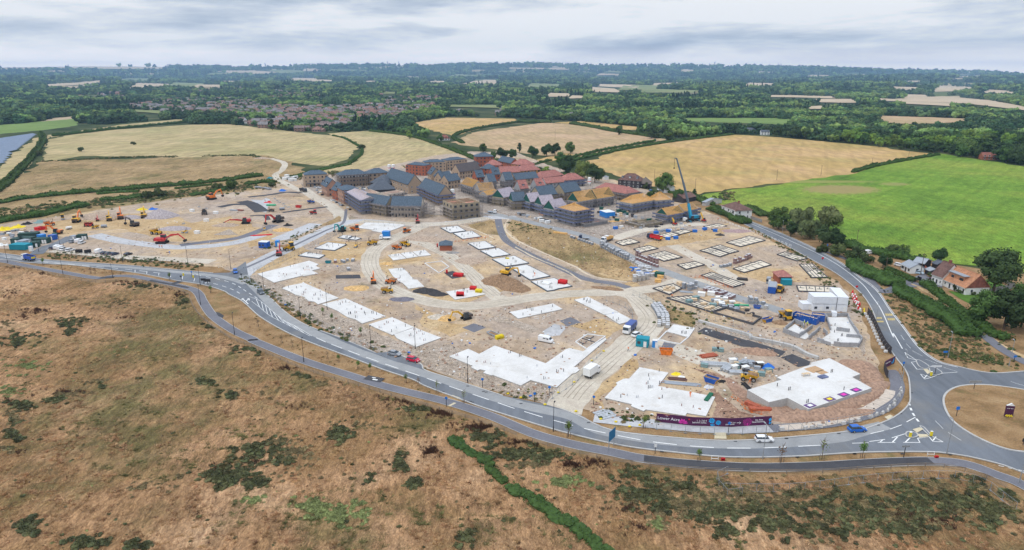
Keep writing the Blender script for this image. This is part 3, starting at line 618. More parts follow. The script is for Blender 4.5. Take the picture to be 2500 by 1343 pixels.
for pts,w in (([(1040,549),(1000,566),(960,583),(925,602),(905,625),(906,655),(930,690),(975,716),(1050,738),(1130,748),(1210,742),(1300,727),(1400,718),(1500,714)],8),([(1540,722),(1588,770),(1583,800),(1550,830),(1490,880),(1430,930),(1390,975)],9),([(985,590),(1030,595),(1090,622),(1140,660),(1180,700),(1210,725)],7)):
 c=line_world(pts,6);n=len(c)
 for off in (-2.3,-.7,1.0,2.5):
  r=[p+Vector((-(c[min(n-1,i+1)]-c[max(0,i-1)]).normalized().y,(c[min(n-1,i+1)]-c[max(0,i-1)]).normalized().x,0))*(off+noise.noise((p.x*.05,p.y*.05,off))*.8)for i,p in enumerate(c)]
  ribbon('wheel_rut',r,.22,rut,.2365,jit=.2)
# ---------------------------------------------------------------- foliage prototypes
def leafm(name,c,rnd=.3,hue=.02,sc=.35):return mat(name,c,.9,.30,sc,rnd=rnd,hue=hue,spec=.15,coord='w')
L_dark=leafm('foliage_dark',(.046,.080,.028));L_mid=leafm('foliage_mid',(.080,.135,.036),.35);L_lite=leafm('foliage_light',(.16,.25,.045),.35)
L_willow=leafm('foliage_willow',(.20,.25,.07),.15);L_olive=leafm('foliage_olive',(.13,.15,.06));L_far=leafm('foliage_far',(.075,.125,.05),.6,.03,.03);F_d=leafm('wood_dark',(.038,.075,.032),.45,.02,.05);F_m=leafm('wood_mid',(.085,.145,.045),.4,.02,.05);F_l=leafm('wood_light',(.17,.25,.07),.35,.02,.05)
L_hedge=leafm('foliage_hedge',(.052,.095,.022),.12,.01,.5);L_bright=leafm('foliage_bright',(.05,.088,.024),.15,.01,1.4)
L_bush=leafm('foliage_bush',(.075,.10,.034),.2,.02,.6);L_grey=leafm('foliage_grey',(.15,.15,.085),.2,.02)
bark=mat('bark',(.13,.095,.07),.95,.3,3.)
def card(mb,p,nrm,s,rr,mi=0,n=4):
 nrm=(nrm+Vector((rr.gauss(0,.45),rr.gauss(0,.45),rr.gauss(0,.35)))).normalized()
 a=nrm.orthogonal().normalized();b=nrm.cross(a);t=rr.uniform(0,6.3)
 a,b=a*math.cos(t)+b*math.sin(t),b*math.cos(t)-a*math.sin(t)
 if n==3:mb.add([p+a*s,p-a*s*.5+b*s*.8,p-a*s*.5-b*s*.8],[(0,1,2)],mi)
 else:mb.add([p+a*s,p+b*s*.75,p-a*s*.9,p-b*s*.7],[(0,1,2,3)],mi)
def crown(seed,rx,rz,cz,nl,nc,cs,name='crown',droop=0,conic=0,core=.8,cards=4):
 rr=random.Random(seed);mb=MB()
 for i in range(nl):
  while True:
   d=Vector((rr.uniform(-1,1),rr.uniform(-1,1),rr.uniform(-.85,1)))
   if .2<d.length<1:break
  k=1-.75*max(0,(d.z+1)/2)if conic else 1
  c=Vector((d.x*rx*.72*k,d.y*rx*.72*k,cz+d.z*rz*.72));lr=rr.uniform(.26,.44)*rx*(k if conic else 1)
  lr=max(lr,rx*.14)
  mb.ico(c,(lr*core,lr*core,lr*core*.85),0,1,.18,rr)
  for _ in range(nc):
   n=Vector((rr.gauss(0,1),rr.gauss(0,1),rr.gauss(.25,1))).normalized()
   p=c+Vector((n.x*lr,n.y*lr,n.z*lr*.9))*rr.uniform(.75,1.12)
   if droop:p.z -=abs(rr.gauss(0,droop))*(1 if n.z<.3 else .2);n=(n+Vector((n.x,n.y,-.2))).normalized()
   card(mb,p,n,cs*rr.uniform(.7,1.3),rr,0,cards)
 return mb
def trunk(h,r,seed,spread):
 rr=random.Random(seed);mb=MB();mb.bar((0,0,-.3),(0,0,h*.45),r*2,n=8,w2=r*1.5)
 for i in range(5):
  a=rr.uniform(0,6.3);e=Vector((math.cos(a)*spread*.55,math.sin(a)*spread*.55,h*rr.uniform(.55,.8)))
  mb.bar((0,0,h*rr.uniform(.28,.43)),e,r*1.1,n=6,w2=r*.4)
 return mb
def tree_proto(name,m,seed,rx,h,nl=16,nc=62,cs=.62,**k):
 root=empty(name,(0,0,0));low=k.pop('low',.12)
 rz=h*(1-low)/2*1.05;cb=crown(seed,rx,rz,h*low+rz*.95,nl,nc,cs,**k)
 cb.build('crown',m,root);trunk(h,.028*h,seed,rx).build('trunk',bark,root);return Proto(root)
TP={}
for key,m in (('dark',L_dark),('mid',L_mid),('light',L_lite)):
 TP[key]=[tree_proto('broadleaf_tree',m,11+i+len(key)*7,6.6,13.5,nl=15,nc=44,cs=.8,low=.02)for i in range(2)]
TP['oak']=[tree_proto('oak_tree',L_dark,77,8.4,16.5,nl=34,nc=120,cs=.42,low=.16,core=.7)]
TP['fine']=[tree_proto('broadleaf_tree',L_mid,177+i,5.8,11.5,nl=24,nc=100,cs=.42,low=.02,core=.75)for i in range(2)]
TP['finedark']=[tree_proto('broadleaf_tree',L_dark,187,5.8,11.5,nl=24,nc=100,cs=.42,low=.02,core=.75)]
TP['willow']=[tree_proto('willow_tree',L_willow,91,7.,14.,nl=24,nc=110,cs=.5,droop=1.6,low=.05)]
TP['olive']=[tree_proto('willow_tree',L_olive,95,7.,13.5,nl=26,nc=110,cs=.45,droop=1.0,low=.05)]
TP['conifer']=[tree_proto('conifer_tree',L_dark,55,4.2,14.,nl=20,nc=50,cs=.5,conic=1,low=.02)]
TP['bush']=[tree_proto('bush',L_bush,57+i,3.2,4.2,nl=10,nc=90,cs=.3,low=.0,core=.85)for i in range(2)]
def plant_tree(kind,px,py,h,label,group=None,cat='tree',wide=1.,i=None):
 P=R.choice(TP[kind])if i is None else TP[kind][i]
 base={'oak':16.5,'fine':11.5,'finedark':11.5,'willow':14.,'olive':13.5,'conifer':14.,'bush':4.2}.get(kind,13.5)
 s=h/base;return P.put(at(px,py),R.uniform(0,6.3),(s*wide,s*wide,s),label,cat,group)
# ---------------------------------------------------------------- instancing of uncountable stuff
LIB=[]
def lib_obj(mb,name,m):
 me=bpy.data.meshes.new(name);me.from_pydata(mb.v,[],mb.f);me.materials.append(m)
 o=bpy.data.objects.new(name,me);LIB.append(o);return o
def scatter(name,pts,protos,label=None):
 """pts: (x,y,z,scale,rot,proto index) -> one object drawn by geometry nodes"""
 me=bpy.data.meshes.new(name);me.from_pydata([p[:3]for p in pts],[],[])
 for an,ty,k in (('sc','FLOAT',3),('rt','FLOAT',4),('ix','INT',5)):
  a=me.attributes.new(an,ty,'POINT');a.data.foreach_set('value',[p[k]for p in pts])
 o=bpy.data.objects.new(name,me);COL.objects.link(o);o['kind']='stuff'
 if label:o['label']=label
 ng=bpy.data.node_groups.new(name,'GeometryNodeTree');ng.interface.new_socket('Geometry',in_out='INPUT',socket_type='NodeSocketGeometry');ng.interface.new_socket('Geometry',in_out='OUTPUT',socket_type='NodeSocketGeometry')
 n,l=ng.nodes,ng.links;gi,go=n.new('NodeGroupInput'),n.new('NodeGroupOutput');j=n.new('GeometryNodeJoinGeometry')
 def attr(an,ty):a=n.new('GeometryNodeInputNamedAttribute');a.data_type=ty;a.inputs[0].default_value=an;return a.outputs[0]
 sc,rt,ix=attr('sc','FLOAT'),attr('rt','FLOAT'),attr('ix','INT');cx=n.new('ShaderNodeCombineXYZ');l.new(rt,cx.inputs[2])
 for i,p in enumerate(protos):
  oi=n.new('GeometryNodeObjectInfo');oi.inputs['Object'].default_value=p;oi.inputs['As Instance'].default_value=True
  ip=n.new('GeometryNodeInstanceOnPoints');cmp=n.new('FunctionNodeCompare');cmp.data_type='INT';cmp.operation='EQUAL'
  l.new(ix,cmp.inputs[2]);cmp.inputs[3].default_value=i
  l.new(gi.outputs[0],ip.inputs['Points']);l.new(cmp.outputs[0],ip.inputs['Selection']);l.new(oi.outputs['Geometry'],ip.inputs['Instance'])
  l.new(cx.outputs[0],ip.inputs['Rotation']);l.new(sc,ip.inputs['Scale']);l.new(ip.outputs[0],j.inputs[0])
 l.new(j.outputs[0],go.inputs[0]);md=o.modifiers.new('scatter','NODES');md.node_group=ng;return o
# ---------------------------------------------------------------- far and middle woodland
WOOD=[(-250,356),(0,343),(30,336),(75,325),(118,321),(160,312),(175,316),(188,300),(250,304),(330,298),(440,290),(470,303),(585,306),(600,300),(640,312),(700,321),(860,322),(905,316),(960,325),(1000,332),(1062,345),(1100,342),(1066,322),(985,303),(1090,284),(1180,284),(1270,288),(1360,293),(1500,304),(1575,320),(1630,336),(1700,334),(1790,326),(1900,331),(1985,342),(2130,355),(2285,373),(2400,388),(2500,406),(2750,450),(2750,160),(-250,160)]
VILL=[([(330,276),(310,262),(400,245),(520,238),(610,244),(640,250),(640,290),(560,288),(430,284)],.42),([(640,222),(780,218),(790,242),(660,250),(630,240)],.45),([(600,290),(640,262),(800,262),(1000,255),(1080,262),(1010,284),(960,296),(860,300),(700,300)],.5),([(580,300),(860,296),(862,322),(700,322),(600,306)],.55),([(925,234),(1080,236),(1065,262),(930,258)],.4),([(110,212),(250,205),(300,212),(290,222),(130,224)],.6),([(1090,266),(1230,266),(1230,282),(1090,282)],.45),([(420,232),(560,214),(600,216),(600,228),(430,240)],.2),([(1340,276),(1440,276),(1440,291),(1340,289)],.12),([(170,236),(300,226),(310,246),(190,250)],.18)]
FQ=FPOLY
spots=[];houses=[]
WB=[(min(p[0]for p in f),max(p[0]for p in f),min(p[1]for p in f),max(p[1]for p in f),f)for f in CLP+FQ]
def blocked(q):
 return any(a<=q[0]<=b and c<=q[1]<=d and inside(q,f)for a,b,c,d,f in WB)
def try_spot(x,y,cs):
 z=hz(x,y);q=pix(x,y,z)
 if not (-240<q[0]<2740)or not inside((q[0],max(162,q[1])),WOOD)or blocked(q):return
 d=math.hypot(x,y);den=0.;hp=18*FPX/d
 if d>850 and any(blocked((q[0],q[1]-hp*k))for k in ((.3,.6,.95)if d>1300 else (.4,.75))):return
 for poly,dd in VILL:
  if inside(q,poly):den=dd
 if den and d<4500 and fbm(x,y,70,2)<.12 and R.random()<min(.8,den*.95):houses.append((q[1],q[0],Vector((x,y,z)),d));return
 if R.random()<(.04 if d<2600 else .06)+(.2 if den else 0):return
 if d>3200 and fbm(x,y,420,3)>(.42 if d<6500 else .16):return
 if den:cs *=.72
 spots.append((q[1],q[0],Vector((x,y,z)),cs,d))
y=560.
while y<1500:
 x=-1.0*y
 while x<1.0*y:try_spot(x+R.uniform(-4,4),y+R.uniform(-4,4),10.5);x+=11.
 y+=11.
r=1500.
while r<13500:
 cs=max(10.5,r*.0058);rs_=max(11.5,r*.0125);a=-.74
 while a<.74:
  rr_=r+R.uniform(-.4,.4)*rs_;aa=a+R.uniform(-.4,.4)*cs/r;try_spot(rr_*math.sin(aa),rr_*math.cos(aa),cs);a+=cs/r
 r+=rs_
spots.sort(key=lambda s:-s[0]);houses.sort(key=lambda s:-s[0])
def patch_kind(p):
 v=fbm(p.x*1.,p.y*1.,110,3)*1.5+R.uniform(-.25,.25);return 'light' if v>.30 else 'mid' if v>-.02 else 'dark'
REG=[(600,'behind the pale hay fields on the left'),(1060,'among the village houses'),(1640,'behind the pink stubble field'),(2060,'behind the golden wheat field'),(9999,'beyond the bright green crop field')]
TINT={'light':'bright green','mid':'mid green','dark':'dark green'}
NT=0;rest=[]
for py,px,p,cs,d in spots:
 if NT<230 and-20<px<2520:
  k=patch_kind(p);where=next(w for x,w in REG if px<x)
  s=R.uniform(.7,1.35)*(.68 if cs<9 else 1);P=R.choice(TP[k])
  P.put(p-Vector((0,0,.3)),R.uniform(0,6.3),(s*R.uniform(.9,1.15),s,s*R.uniform(.85,1.15)),f'{TINT[k]} broadleaf tree in the wood {where}','tree',f'{TINT[k]} trees {where}');NT+=1
 else:rest.append((p,cs,d))
far_a=[lib_obj(crown(200+i,7.6,6.8,6.2,12,16,1.0,core=1.0,cards=4),'woodland_clump',m)for i,m in enumerate((L_far,F_d,F_m,F_l))]
far_c=lib_obj(crown(300,3.6,8.5,8,12,26,.9,conic=1,cards=3),'woodland_conifer',F_d)
pts=[]
for p,cs,d in rest:
 k=patch_kind(p);i={'light':3,'mid':2,'dark':1}[k]
 if R.random()<.25:i=0
 if fbm(p.x,p.y,260,2)>.5 and cs>9:i=4
 s=cs/10.5*R.uniform(.6,1.45)*(1.12 if d<2500 else 1)if d<5000 else cs/10.5*R.uniform(.6,.95)
 pts.append((p.x,p.y,p.z-.8*s,s,R.uniform(0,6.3),i))
scatter('distant_woodland',pts,far_a+[far_c],'dark green wood rolling away to the hazy hills')
print('trees',NT,'woodland',len(pts),'houses',len(houses))
# ---------------------------------------------------------------- hedges
def hedge(pts,w,h,label,m=L_hedge,cs=.5,dens=1.,name='hedge',world=False,clip=0,gf=None):
 c=pts if world else line_world(pts,5);r=resample(c,1.);rr=random.Random(int(abs(r[0].x)*7)+3);mb=MB();n=len(r)
 for i,p in enumerate(r):
  t=(r[min(n-1,i+1)]-r[max(0,i-1)]).normalized();nr=Vector((-t.y,t.x,0))
  lw=w*(1 if clip else (.8+.45*noise.noise((p.x*.13,p.y*.13,2))));lh=h*(1 if clip else (.85+.6*noise.noise((p.x*.16,p.y*.16,8))));lh=max(.5,lh);zoff=gf(p.x,p.y)-.2 if gf else 0
  if w<4.5 and not clip:
   for _ in range(3):k=rr.uniform(.18,.34)*w;mb.ico(p+nr*rr.uniform(-.28,.28)*lw+t*rr.uniform(-.6,.6)+Vector((0,0,lh*.4+zoff)),(k,k,lh*rr.uniform(.35,.6)),0,1,.3,rr)
  elif i %2==0 and i<n-1:mb.ico(p+Vector((0,0,lh*.42+zoff)),(1.5,1.5,lh*.42),0,1,.12,rr)if w<3.4 else [mb.ico(p+nr*k*lw*.26+Vector((0,0,lh*.4+zoff)),(lw*.28,lw*.28,lh*.42),0,1,.15,rr)for k in (-1,0,1)]
  for _ in range(int((lw+2*lh)*1.9*dens/(cs*2))):
   a=rr.uniform(-.15,math.pi+.15);e=.9 if clip else rr.uniform(.72,1.05)
   q=p+t*rr.uniform(-.6,.6)+nr*math.cos(a)*lw*.5*e+Vector((0,0,max(.05,math.sin(a)*lh*e)+zoff))
   card(mb,q,nr*math.cos(a)+Vector((0,0,math.sin(a))),cs*rr.uniform(.7,1.3),rr)
 o=mb.build(name,m);return tag(o,label,name)
HG=[
 ([(130,333),(205,325),(300,314),(460,299)],7,5,'long dark hedge crossing between the two pale hay fields',.8),
 ([(-60,500),(0,462),(50,415),(82,380),(105,345),(100,326)],9,5,'thick green hedge running down the left edge beside the solar panels',.7),
 ([(812,332),(840,338),(866,352),(883,364),(880,380),(852,400)],4,2.4,'thin curving hedge between the hay field and the striped stubble field',.6),
 ([(852,402),(790,414),(740,427),(715,436)],9,2,'low scrubby bank below the hay field, ending near the dirt track',.6),
 ([(905,321),(1000,333),(1083,359),(1175,396)],7,4.2,'hedge sloping from the village down to the new red brick tower block',.7),
 ([(1130,350),(1108,333),(1165,315),(1268,298)],7,4,'hedge curving over the rise between two pink tan fields',.8),
 ([(1268,299),(1345,300)],16,6,'broad dark shrub belt on the crest left of the pink field',1.),
 ([(1395,303),(1450,312),(1500,322),(1560,330),(1610,338)],10,5.5,'bushy hedge along the far side of the pink stubble field',.9),
 ([(1400,392),(1500,370),(1640,347),(1790,329)],7,3.6,'double row hedge along the near left edge of the golden wheat field',.7),
 ([(1390,386),(1480,366),(1600,345)],4,3,'inner row of hedge between pink field and golden wheat field',.7),
 ([(2082,422),(2130,408),(2200,394),(2290,379)],6,3.5,'clipped hedge dividing the golden wheat from the bright green crop',.7),
 ([(-80,512),(0,496),(110,480),(300,464),(450,452),(560,440),(640,430)],9,3.6,'long dark bramble hedge above the left part of the building site',.7),
 ([(-60,555),(20,540),(100,528),(150,515),(215,503)],9,4.5,'bushy hedge just above the yellow pile on the left',.6),
 ([(250,492),(330,484),(400,474)],9,3.6,'dark bushes above the orange excavator on the left',.6),
 ([(240,475),(300,470),(340,470)],6,2.4,'short low bushes in the middle of the weedy strip',.6),
 ([(470,478),(520,470),(560,460)],8,3.2,'dark bushes behind the orange digging excavator',.6),
 ([(605,452),(640,446),(672,447)],8,3.5,'dark bushes beside the grey block stacks',.6),
 ([(430,462),(480,456),(520,452)],6,2.4,'green scrub strip left of the small roadside tree',.6),
 ([(1195,392),(1260,402),(1330,420),(1400,432)],8,3.6,'green hedge behind the pink roofed rows',.6),
 ([(1300,404),(1345,392)],5,2.4,'short clipped hedge in front of the garden trees',.6),
 ([(1735,512),(1770,525),(1822,548)],9,4.2,'green hedge in front of the white corner house',.45),
 ([(1640,470),(1690,480),(1735,502)],9,3.4,'bushes around the corrugated hut',.5),
 ([(1826,508),(1870,530)],9,3.6,'dark hedge behind the white corner house',.45),
 ([(2025,588),(2060,600),(2110,612),(2180,628),(2260,640)],8,3.8,'dark hedge along the bottom edge of the bright green crop',.45),
 ([(2082,655),(2110,668),(2150,684),(2185,700)],11,5.2,'rounded dense hedge left of the lane junction',.4),
 ([(2195,712),(2230,735),(2280,762),(2330,795),(2372,828)],9.5,5,'dense hedge on the slope left of the dirt track',.4),
 ([(2258,698),(2300,730),(2350,768),(2410,812),(2470,838)],5.5,3.6,'long clipped hedge below the brown tiled house',.38),
]
for pts_,w,h,lb,cs in HG:hedge(pts_,w,h,lb,cs=cs,dens=.9)
hedge([(2167,662),(2200,676),(2238,693)],3.6,2.6,'neatly clipped box hedge beside the black gate',L_hedge,.3,1.4,clip=1)
# ---------------------------------------------------------------- single trees
for k,x,y,h,lb in [
 ('oak',2424,716,19,'huge round oak tree beside the brown tiled house'),('fine',2400,795,13,'round green tree left of the dark trees at the right edge'),('finedark',2450,805,15,'dark bushy tree on the right edge below the house'),
 ('finedark',2492,800,14,'dark tree cut by the right edge of the picture'),('fine',2490,745,9,'small tree behind the grey garden fence'),('fine',2445,760,8,'low shrub tree at the lawn corner'),
 ('willow',1422,438,17,'yellow green weeping willow behind the pink roofs'),('finedark',1388,428,18,'dark tall tree just left of the weeping willow'),('finedark',1452,446,16,'dark round tree just right of the weeping willow'),('fine',1370,405,14,'dark tree at the corner of the pink field above the willow'),
 ('light',1335,430,9,'small olive tree in front of the dark tall tree'),('fine',1620,470,15,'lone round tree by the thatched house'),('fine',1590,490,8,'small garden tree in front of the thatched house'),('fine',1655,492,9,'bushy tree right of the white cottage'),('conifer',1695,482,8,'small dark conifer right of the crane'),
 ('olive',1958,565,15,'large pale willow standing above the bend of the road'),('olive',2022,560,14,'second pale willow at the edge of the green crop'),('fine',1900,560,14,'dark tree with a brown top left of the willows'),('olive',1975,585,12,'drooping green tree in front of the large pale willow'),('finedark',2010,600,11,'dark spreading cypress below the willows'),('finedark',2040,603,10,'dark evergreen right of the spreading cypress'),('finedark',1930,578,9,'dark shrub tree beside the roadside rail fence'),
 ('bush',2005,617,4.5,'small round bush near the blue post'),('bush',2045,625,6.5,'largest round bush on the lane verge'),('bush',2080,635,7,'dark green bush right of the largest round bush'),('bush',2108,640,6,'yellowish bush beside the parked caravan'),('finedark',2155,655,7,'dark laurel bush above the rounded hedge'),
 ('fine',2205,625,6,'bush at the crop edge behind the white shed'),('finedark',2295,643,7.5,'dark bush behind the brown tiled house'),('bush',2180,620,5,'scrubby bush at the crop edge'),
 ('fine',568,462,9,'small round tree standing by the weedy strip'),('bush',533,465,6,'round bush left of the small round tree'),('bush',392,480,7.5,'largest rounded bush above the grey gravel heap'),('bush',360,485,6,'rounded bush left of the largest bush'),('bush',665,458,4.5,'small round bush beside the block stacks'),
 ('bush',199,370,5.5,'lonely dark bush in the pale hay field'),('bush',326,354,4.5,'small lonely bush on the line across the hay field'),('bush',97,380,6,'bush on the corner where the hedge meets the track'),('bush',884,364,6,'round bush on the bend of the thin curving hedge'),
 ('finedark',1225,390,13,'dark tree left of the garden conifers'),('dark',1250,388,12,'dark tree in the garden group behind the red tower block'),('conifer',1268,372,14,'tall thin tree standing up behind the garden group'),('finedark',1300,385,13,'bushy tree left of the broad dark evergreens'),('finedark',1335,382,14,'broad dark evergreen tree in the garden group'),('finedark',1355,380,14,'broad dark evergreen tree right of its twin'),('fine',1392,375,13,'open crowned tree at the right end of the garden group'),('mid',1205,388,9,'small tree beside the end of the sloping hedge'),('fine',1180,372,10,'small tree on the sloping hedge'),
 ('finedark',1380,352,1,''),('mid',1030,332,15,'round dark tree by the path below the village'),('light',1000,340,12,'bright tree at the top of the sloping hedge'),('mid',1075,345,11,'tree beside the red roofed bungalow'),('light',955,318,15,'bright green tree at the village edge'),('conifer',665,318,22,'tall poplar at the village edge, left of a pair'),('conifer',687,318,20,'tall poplar at the village edge, right of a pair'),('light',820,303,13,'bright green tree in front of the white village houses'),
 ('mid',1510,330,15,'tree at the right end of the pink field hedge'),('dark',1590,338,21,'very dark tree left of the great round oak'),('mid',1630,346,20,'great round oak at the corner of the golden wheat'),('mid',1560,330,14,'tree on the far edge of the pink field'),('dark',1700,328,15,'dark tree over the hedge of the golden wheat'),('mid',1790,326,15,'round tree left of the long white house'),('dark',1895,334,16,'dark tree right of the long white house'),('dark',1940,338,17,'dark tree with visible trunks by the wheat field'),('mid',1965,340,17,'spreading green tree by the wheat field'),('light',2145,360,13,'bright tree left of the brown barn'),('mid',2195,366,13,'tree right of the brown barn'),('dark',2245,372,15,'dark tree left of the pale bungalow'),('mid',2345,384,16,'tree between the bungalow and the red garden house'),('dark',2480,400,18,'large dark tree at the right edge beyond the crop')]:
 if lb:plant_tree(k,x,y,h,lb,cat='bush' if k=='bush' else 'tree')
# ---------------------------------------------------------------- the dry meadow in front
MTOP=[(-900,580),(-300,632),(0,651),(60,657),(150,677),(236,692),(275,690),(330,687),(440,713),(466,726),(476,748),(503,787),(560,828),(620,853),(740,906),(850,938),(940,966),(1100,1013),(1200,1044),(1300,1084),(1400,1110),(1500,1130),(1580,1142),(1700,1154),(1850,1162),(2000,1160),(2150,1153),(2280,1149),(2350,1156),(2430,1186),(2500,1222),(2700,1330)]
MW=[at(x,y)for x,y in MTOP];MWs=catmull(MW,3)
def seg_dist(p):
 b=1e9
 for a,c in zip(MWs,MWs[1:]):
  d=c-a;t=max(0,min(1,((p[0]-a.x)*d.x+(p[1]-a.y)*d.y)/max(1e-6,d.length_squared)));b=min(b,(p[0]-a.x-d.x*t)**2+(p[1]-a.y-d.y*t)**2)
 return math.sqrt(b)
MPOLY=[(p.x,p.y)for p in MWs]+[(200,90),(-300,90),(-460,200)]
def mh(x,y):return .95*abs(fbm(x,y,17,4))+.30*noise.noise((x*.4,y*.4,2))+.35*max(0,fbm(x,y,5,3))
HC={}
def build_meadow():
 st=1.25;nx,ny=int(560/st),int(300/st);vs=[];idx={};fs=[]
 for j in range(ny):
  for i in range(nx):
   x,y=-330+i*st,92+j*st
   if pix(x,y,0)[1]<600 or abs(pix(x,y,0)[0]-1250)>1500 or not inside((x,y),MPOLY):continue
   idx[i,j]=len(vs);e=min(1,seg_dist((x,y))/7.);h=max(.01,mh(x,y)*e);HC[i,j]=h;vs.append((x,y,.14+h))
 for (i,j),a in idx.items():
  q=[idx.get(k)for k in ((i+1,j),(i+1,j+1),(i,j+1))]
  if None not in q:fs.append((a,*q))
 o=mobj('meadow',vs,fs,M['dry_meadow'],smooth=True);o['kind']='structure';return st
MST=build_meadow()
def mz(x,y):return .14+HC.get((int((x+330)/MST),int((y-92)/MST)),0)
hedge([(1106,1075),(1130,1098),(1165,1118),(1190,1135)],3.6,1.6,'upper bright green bramble hedge in the dry meadow',L_bright,.22,1.1,gf=mz)
hedge([(1184,1140),(1206,1158),(1238,1184)],3,1.6,'short middle piece of bright green hedge in the dry meadow',L_bright,.22,1.1,gf=mz)
hedge([(1248,1194),(1262,1205),(1300,1225),(1350,1260),(1400,1290),(1460,1335),(1500,1370)],4.2,1.7,'lower bright green bramble hedge running off the bottom edge',L_bright,.22,1.1,gf=mz)
def blades(n,h,w,lean,seed,spike=0):
 rr=random.Random(seed);mb=MB()
 for _ in range(n):
  a=rr.uniform(0,6.3);r=rr.uniform(0,w);b=Vector((math.cos(a)*r,math.sin(a)*r,-.1));t=b*(1+lean)+Vector((rr.gauss(0,lean*.3),rr.gauss(0,lean*.3),h*rr.uniform(.6,1.1)))
  s=Vector((-math.sin(a*3),math.cos(a*3),0))*(.05+.06*rr.random())
  if spike:mb.bar(b,t,.05,n=3);mb.bar(b.lerp(t,.5),t,spike,n=4,w2=.04)
  else:mb.add([b-s,b+s,t],[(0,1,2)])
 return mb
def clump(seed,r,h,n,cs):
 rr=random.Random(seed);mb=MB()
 for k in range(4):
  c=Vector((rr.gauss(0,r*.35),rr.gauss(0,r*.35),h*.35));mb.ico(c,(r*.5,r*.5,h*.4),0,1,.2,rr)
 for _ in range(n):
  d=Vector((rr.gauss(0,1),rr.gauss(0,1),abs(rr.gauss(.2,.8)))).normalized();card(mb,Vector((d.x*r*rr.uniform(.4,1.05),d.y*r*rr.uniform(.4,1.05),.05+d.z*h*rr.uniform(.7,1.1))),d,cs*rr.uniform(.6,1.3),rr)
 return mb
straw=mat('straw_grass',(.385,.222,.107),.95,.3,.05,rnd=.35,coord='w',hue=.015);straw2=mat('pale_straw',(.47,.295,.155),.95,.3,.05,rnd=.3,coord='w')
dock=mat('dock_brown',(.085,.042,.026),.95,.3,.3,rnd=.3,coord='w');olive=mat('olive_weed',(.17,.16,.06),.95,.3,.1,rnd=.3,coord='w')
tuft=[lib_obj(blades(26,.50,.42,.8,1),'tuft',straw),lib_obj(blades(22,.42,.40,.9,2),'tuft',straw2),lib_obj(blades(24,.48,.4,.8,3),'tuft',olive)]
tp=[]
for _ in range(90000):
 px,py=R.uniform(-30,2530),R.uniform(648,1360);
 p=at(px,py)
 if not inside((p.x,p.y),MPOLY):continue
 if R.random()>.35+.65*max(0,min(1,.5+fbm(p.x,p.y,9,3)*1.6)):continue
 g=fbm(p.x,p.y,22,3)+.35*noise.noise((p.x*.25,p.y*.25,4));tp.append((p.x,p.y,mz(p.x,p.y)-.12,R.uniform(.55,1.15),R.uniform(0,6.3),2 if g>.28 else (1 if R.random()<.4 else 0)))
TRK=[resample(line_world(t,4),1.)for t in ([(640,1240),(760,1182),(850,1122),(905,1062),(960,1002)],[(0,1012),(150,962),(350,932),(480,907),(620,872)],[(960,1343),(980,1250),(1000,1180),(1030,1080)],[(380,985),(450,1015),(520,1040)])]
tp=[t for t in tp if not any(abs(q.x-t[0])<1.0 and abs(q.y-t[1])<1.0 for T in TRK for q in T)]
for T in TRK:
 for q in T:
  for o_ in (-1.1,1.1):
   for _ in range(3):x,y=q.x+o_+R.gauss(0,.25),q.y+R.gauss(0,.4);tp.append((x,y,mz(x,y)-.1,R.uniform(.3,.55),R.uniform(0,6.3),1))
scatter('dry_grass',tp,tuft,'sun dried straw coloured grass covering the foreground meadow')
def blob(cx,cy,rx,ry,n,rot=0):
 o=[]
 for _ in range(n):
  a,r=R.uniform(0,6.28),min(1.35,abs(R.gauss(0,.62)));x,y=r*math.cos(a)*rx,r*math.sin(a)*ry
  c,s=math.cos(rot),math.sin(rot);q=(cx+x*c-y*s,cy+x*s+y*c)
  if noise.noise((q[0]*.03,q[1]*.05,6))>-.28:o.append(q)
 return o
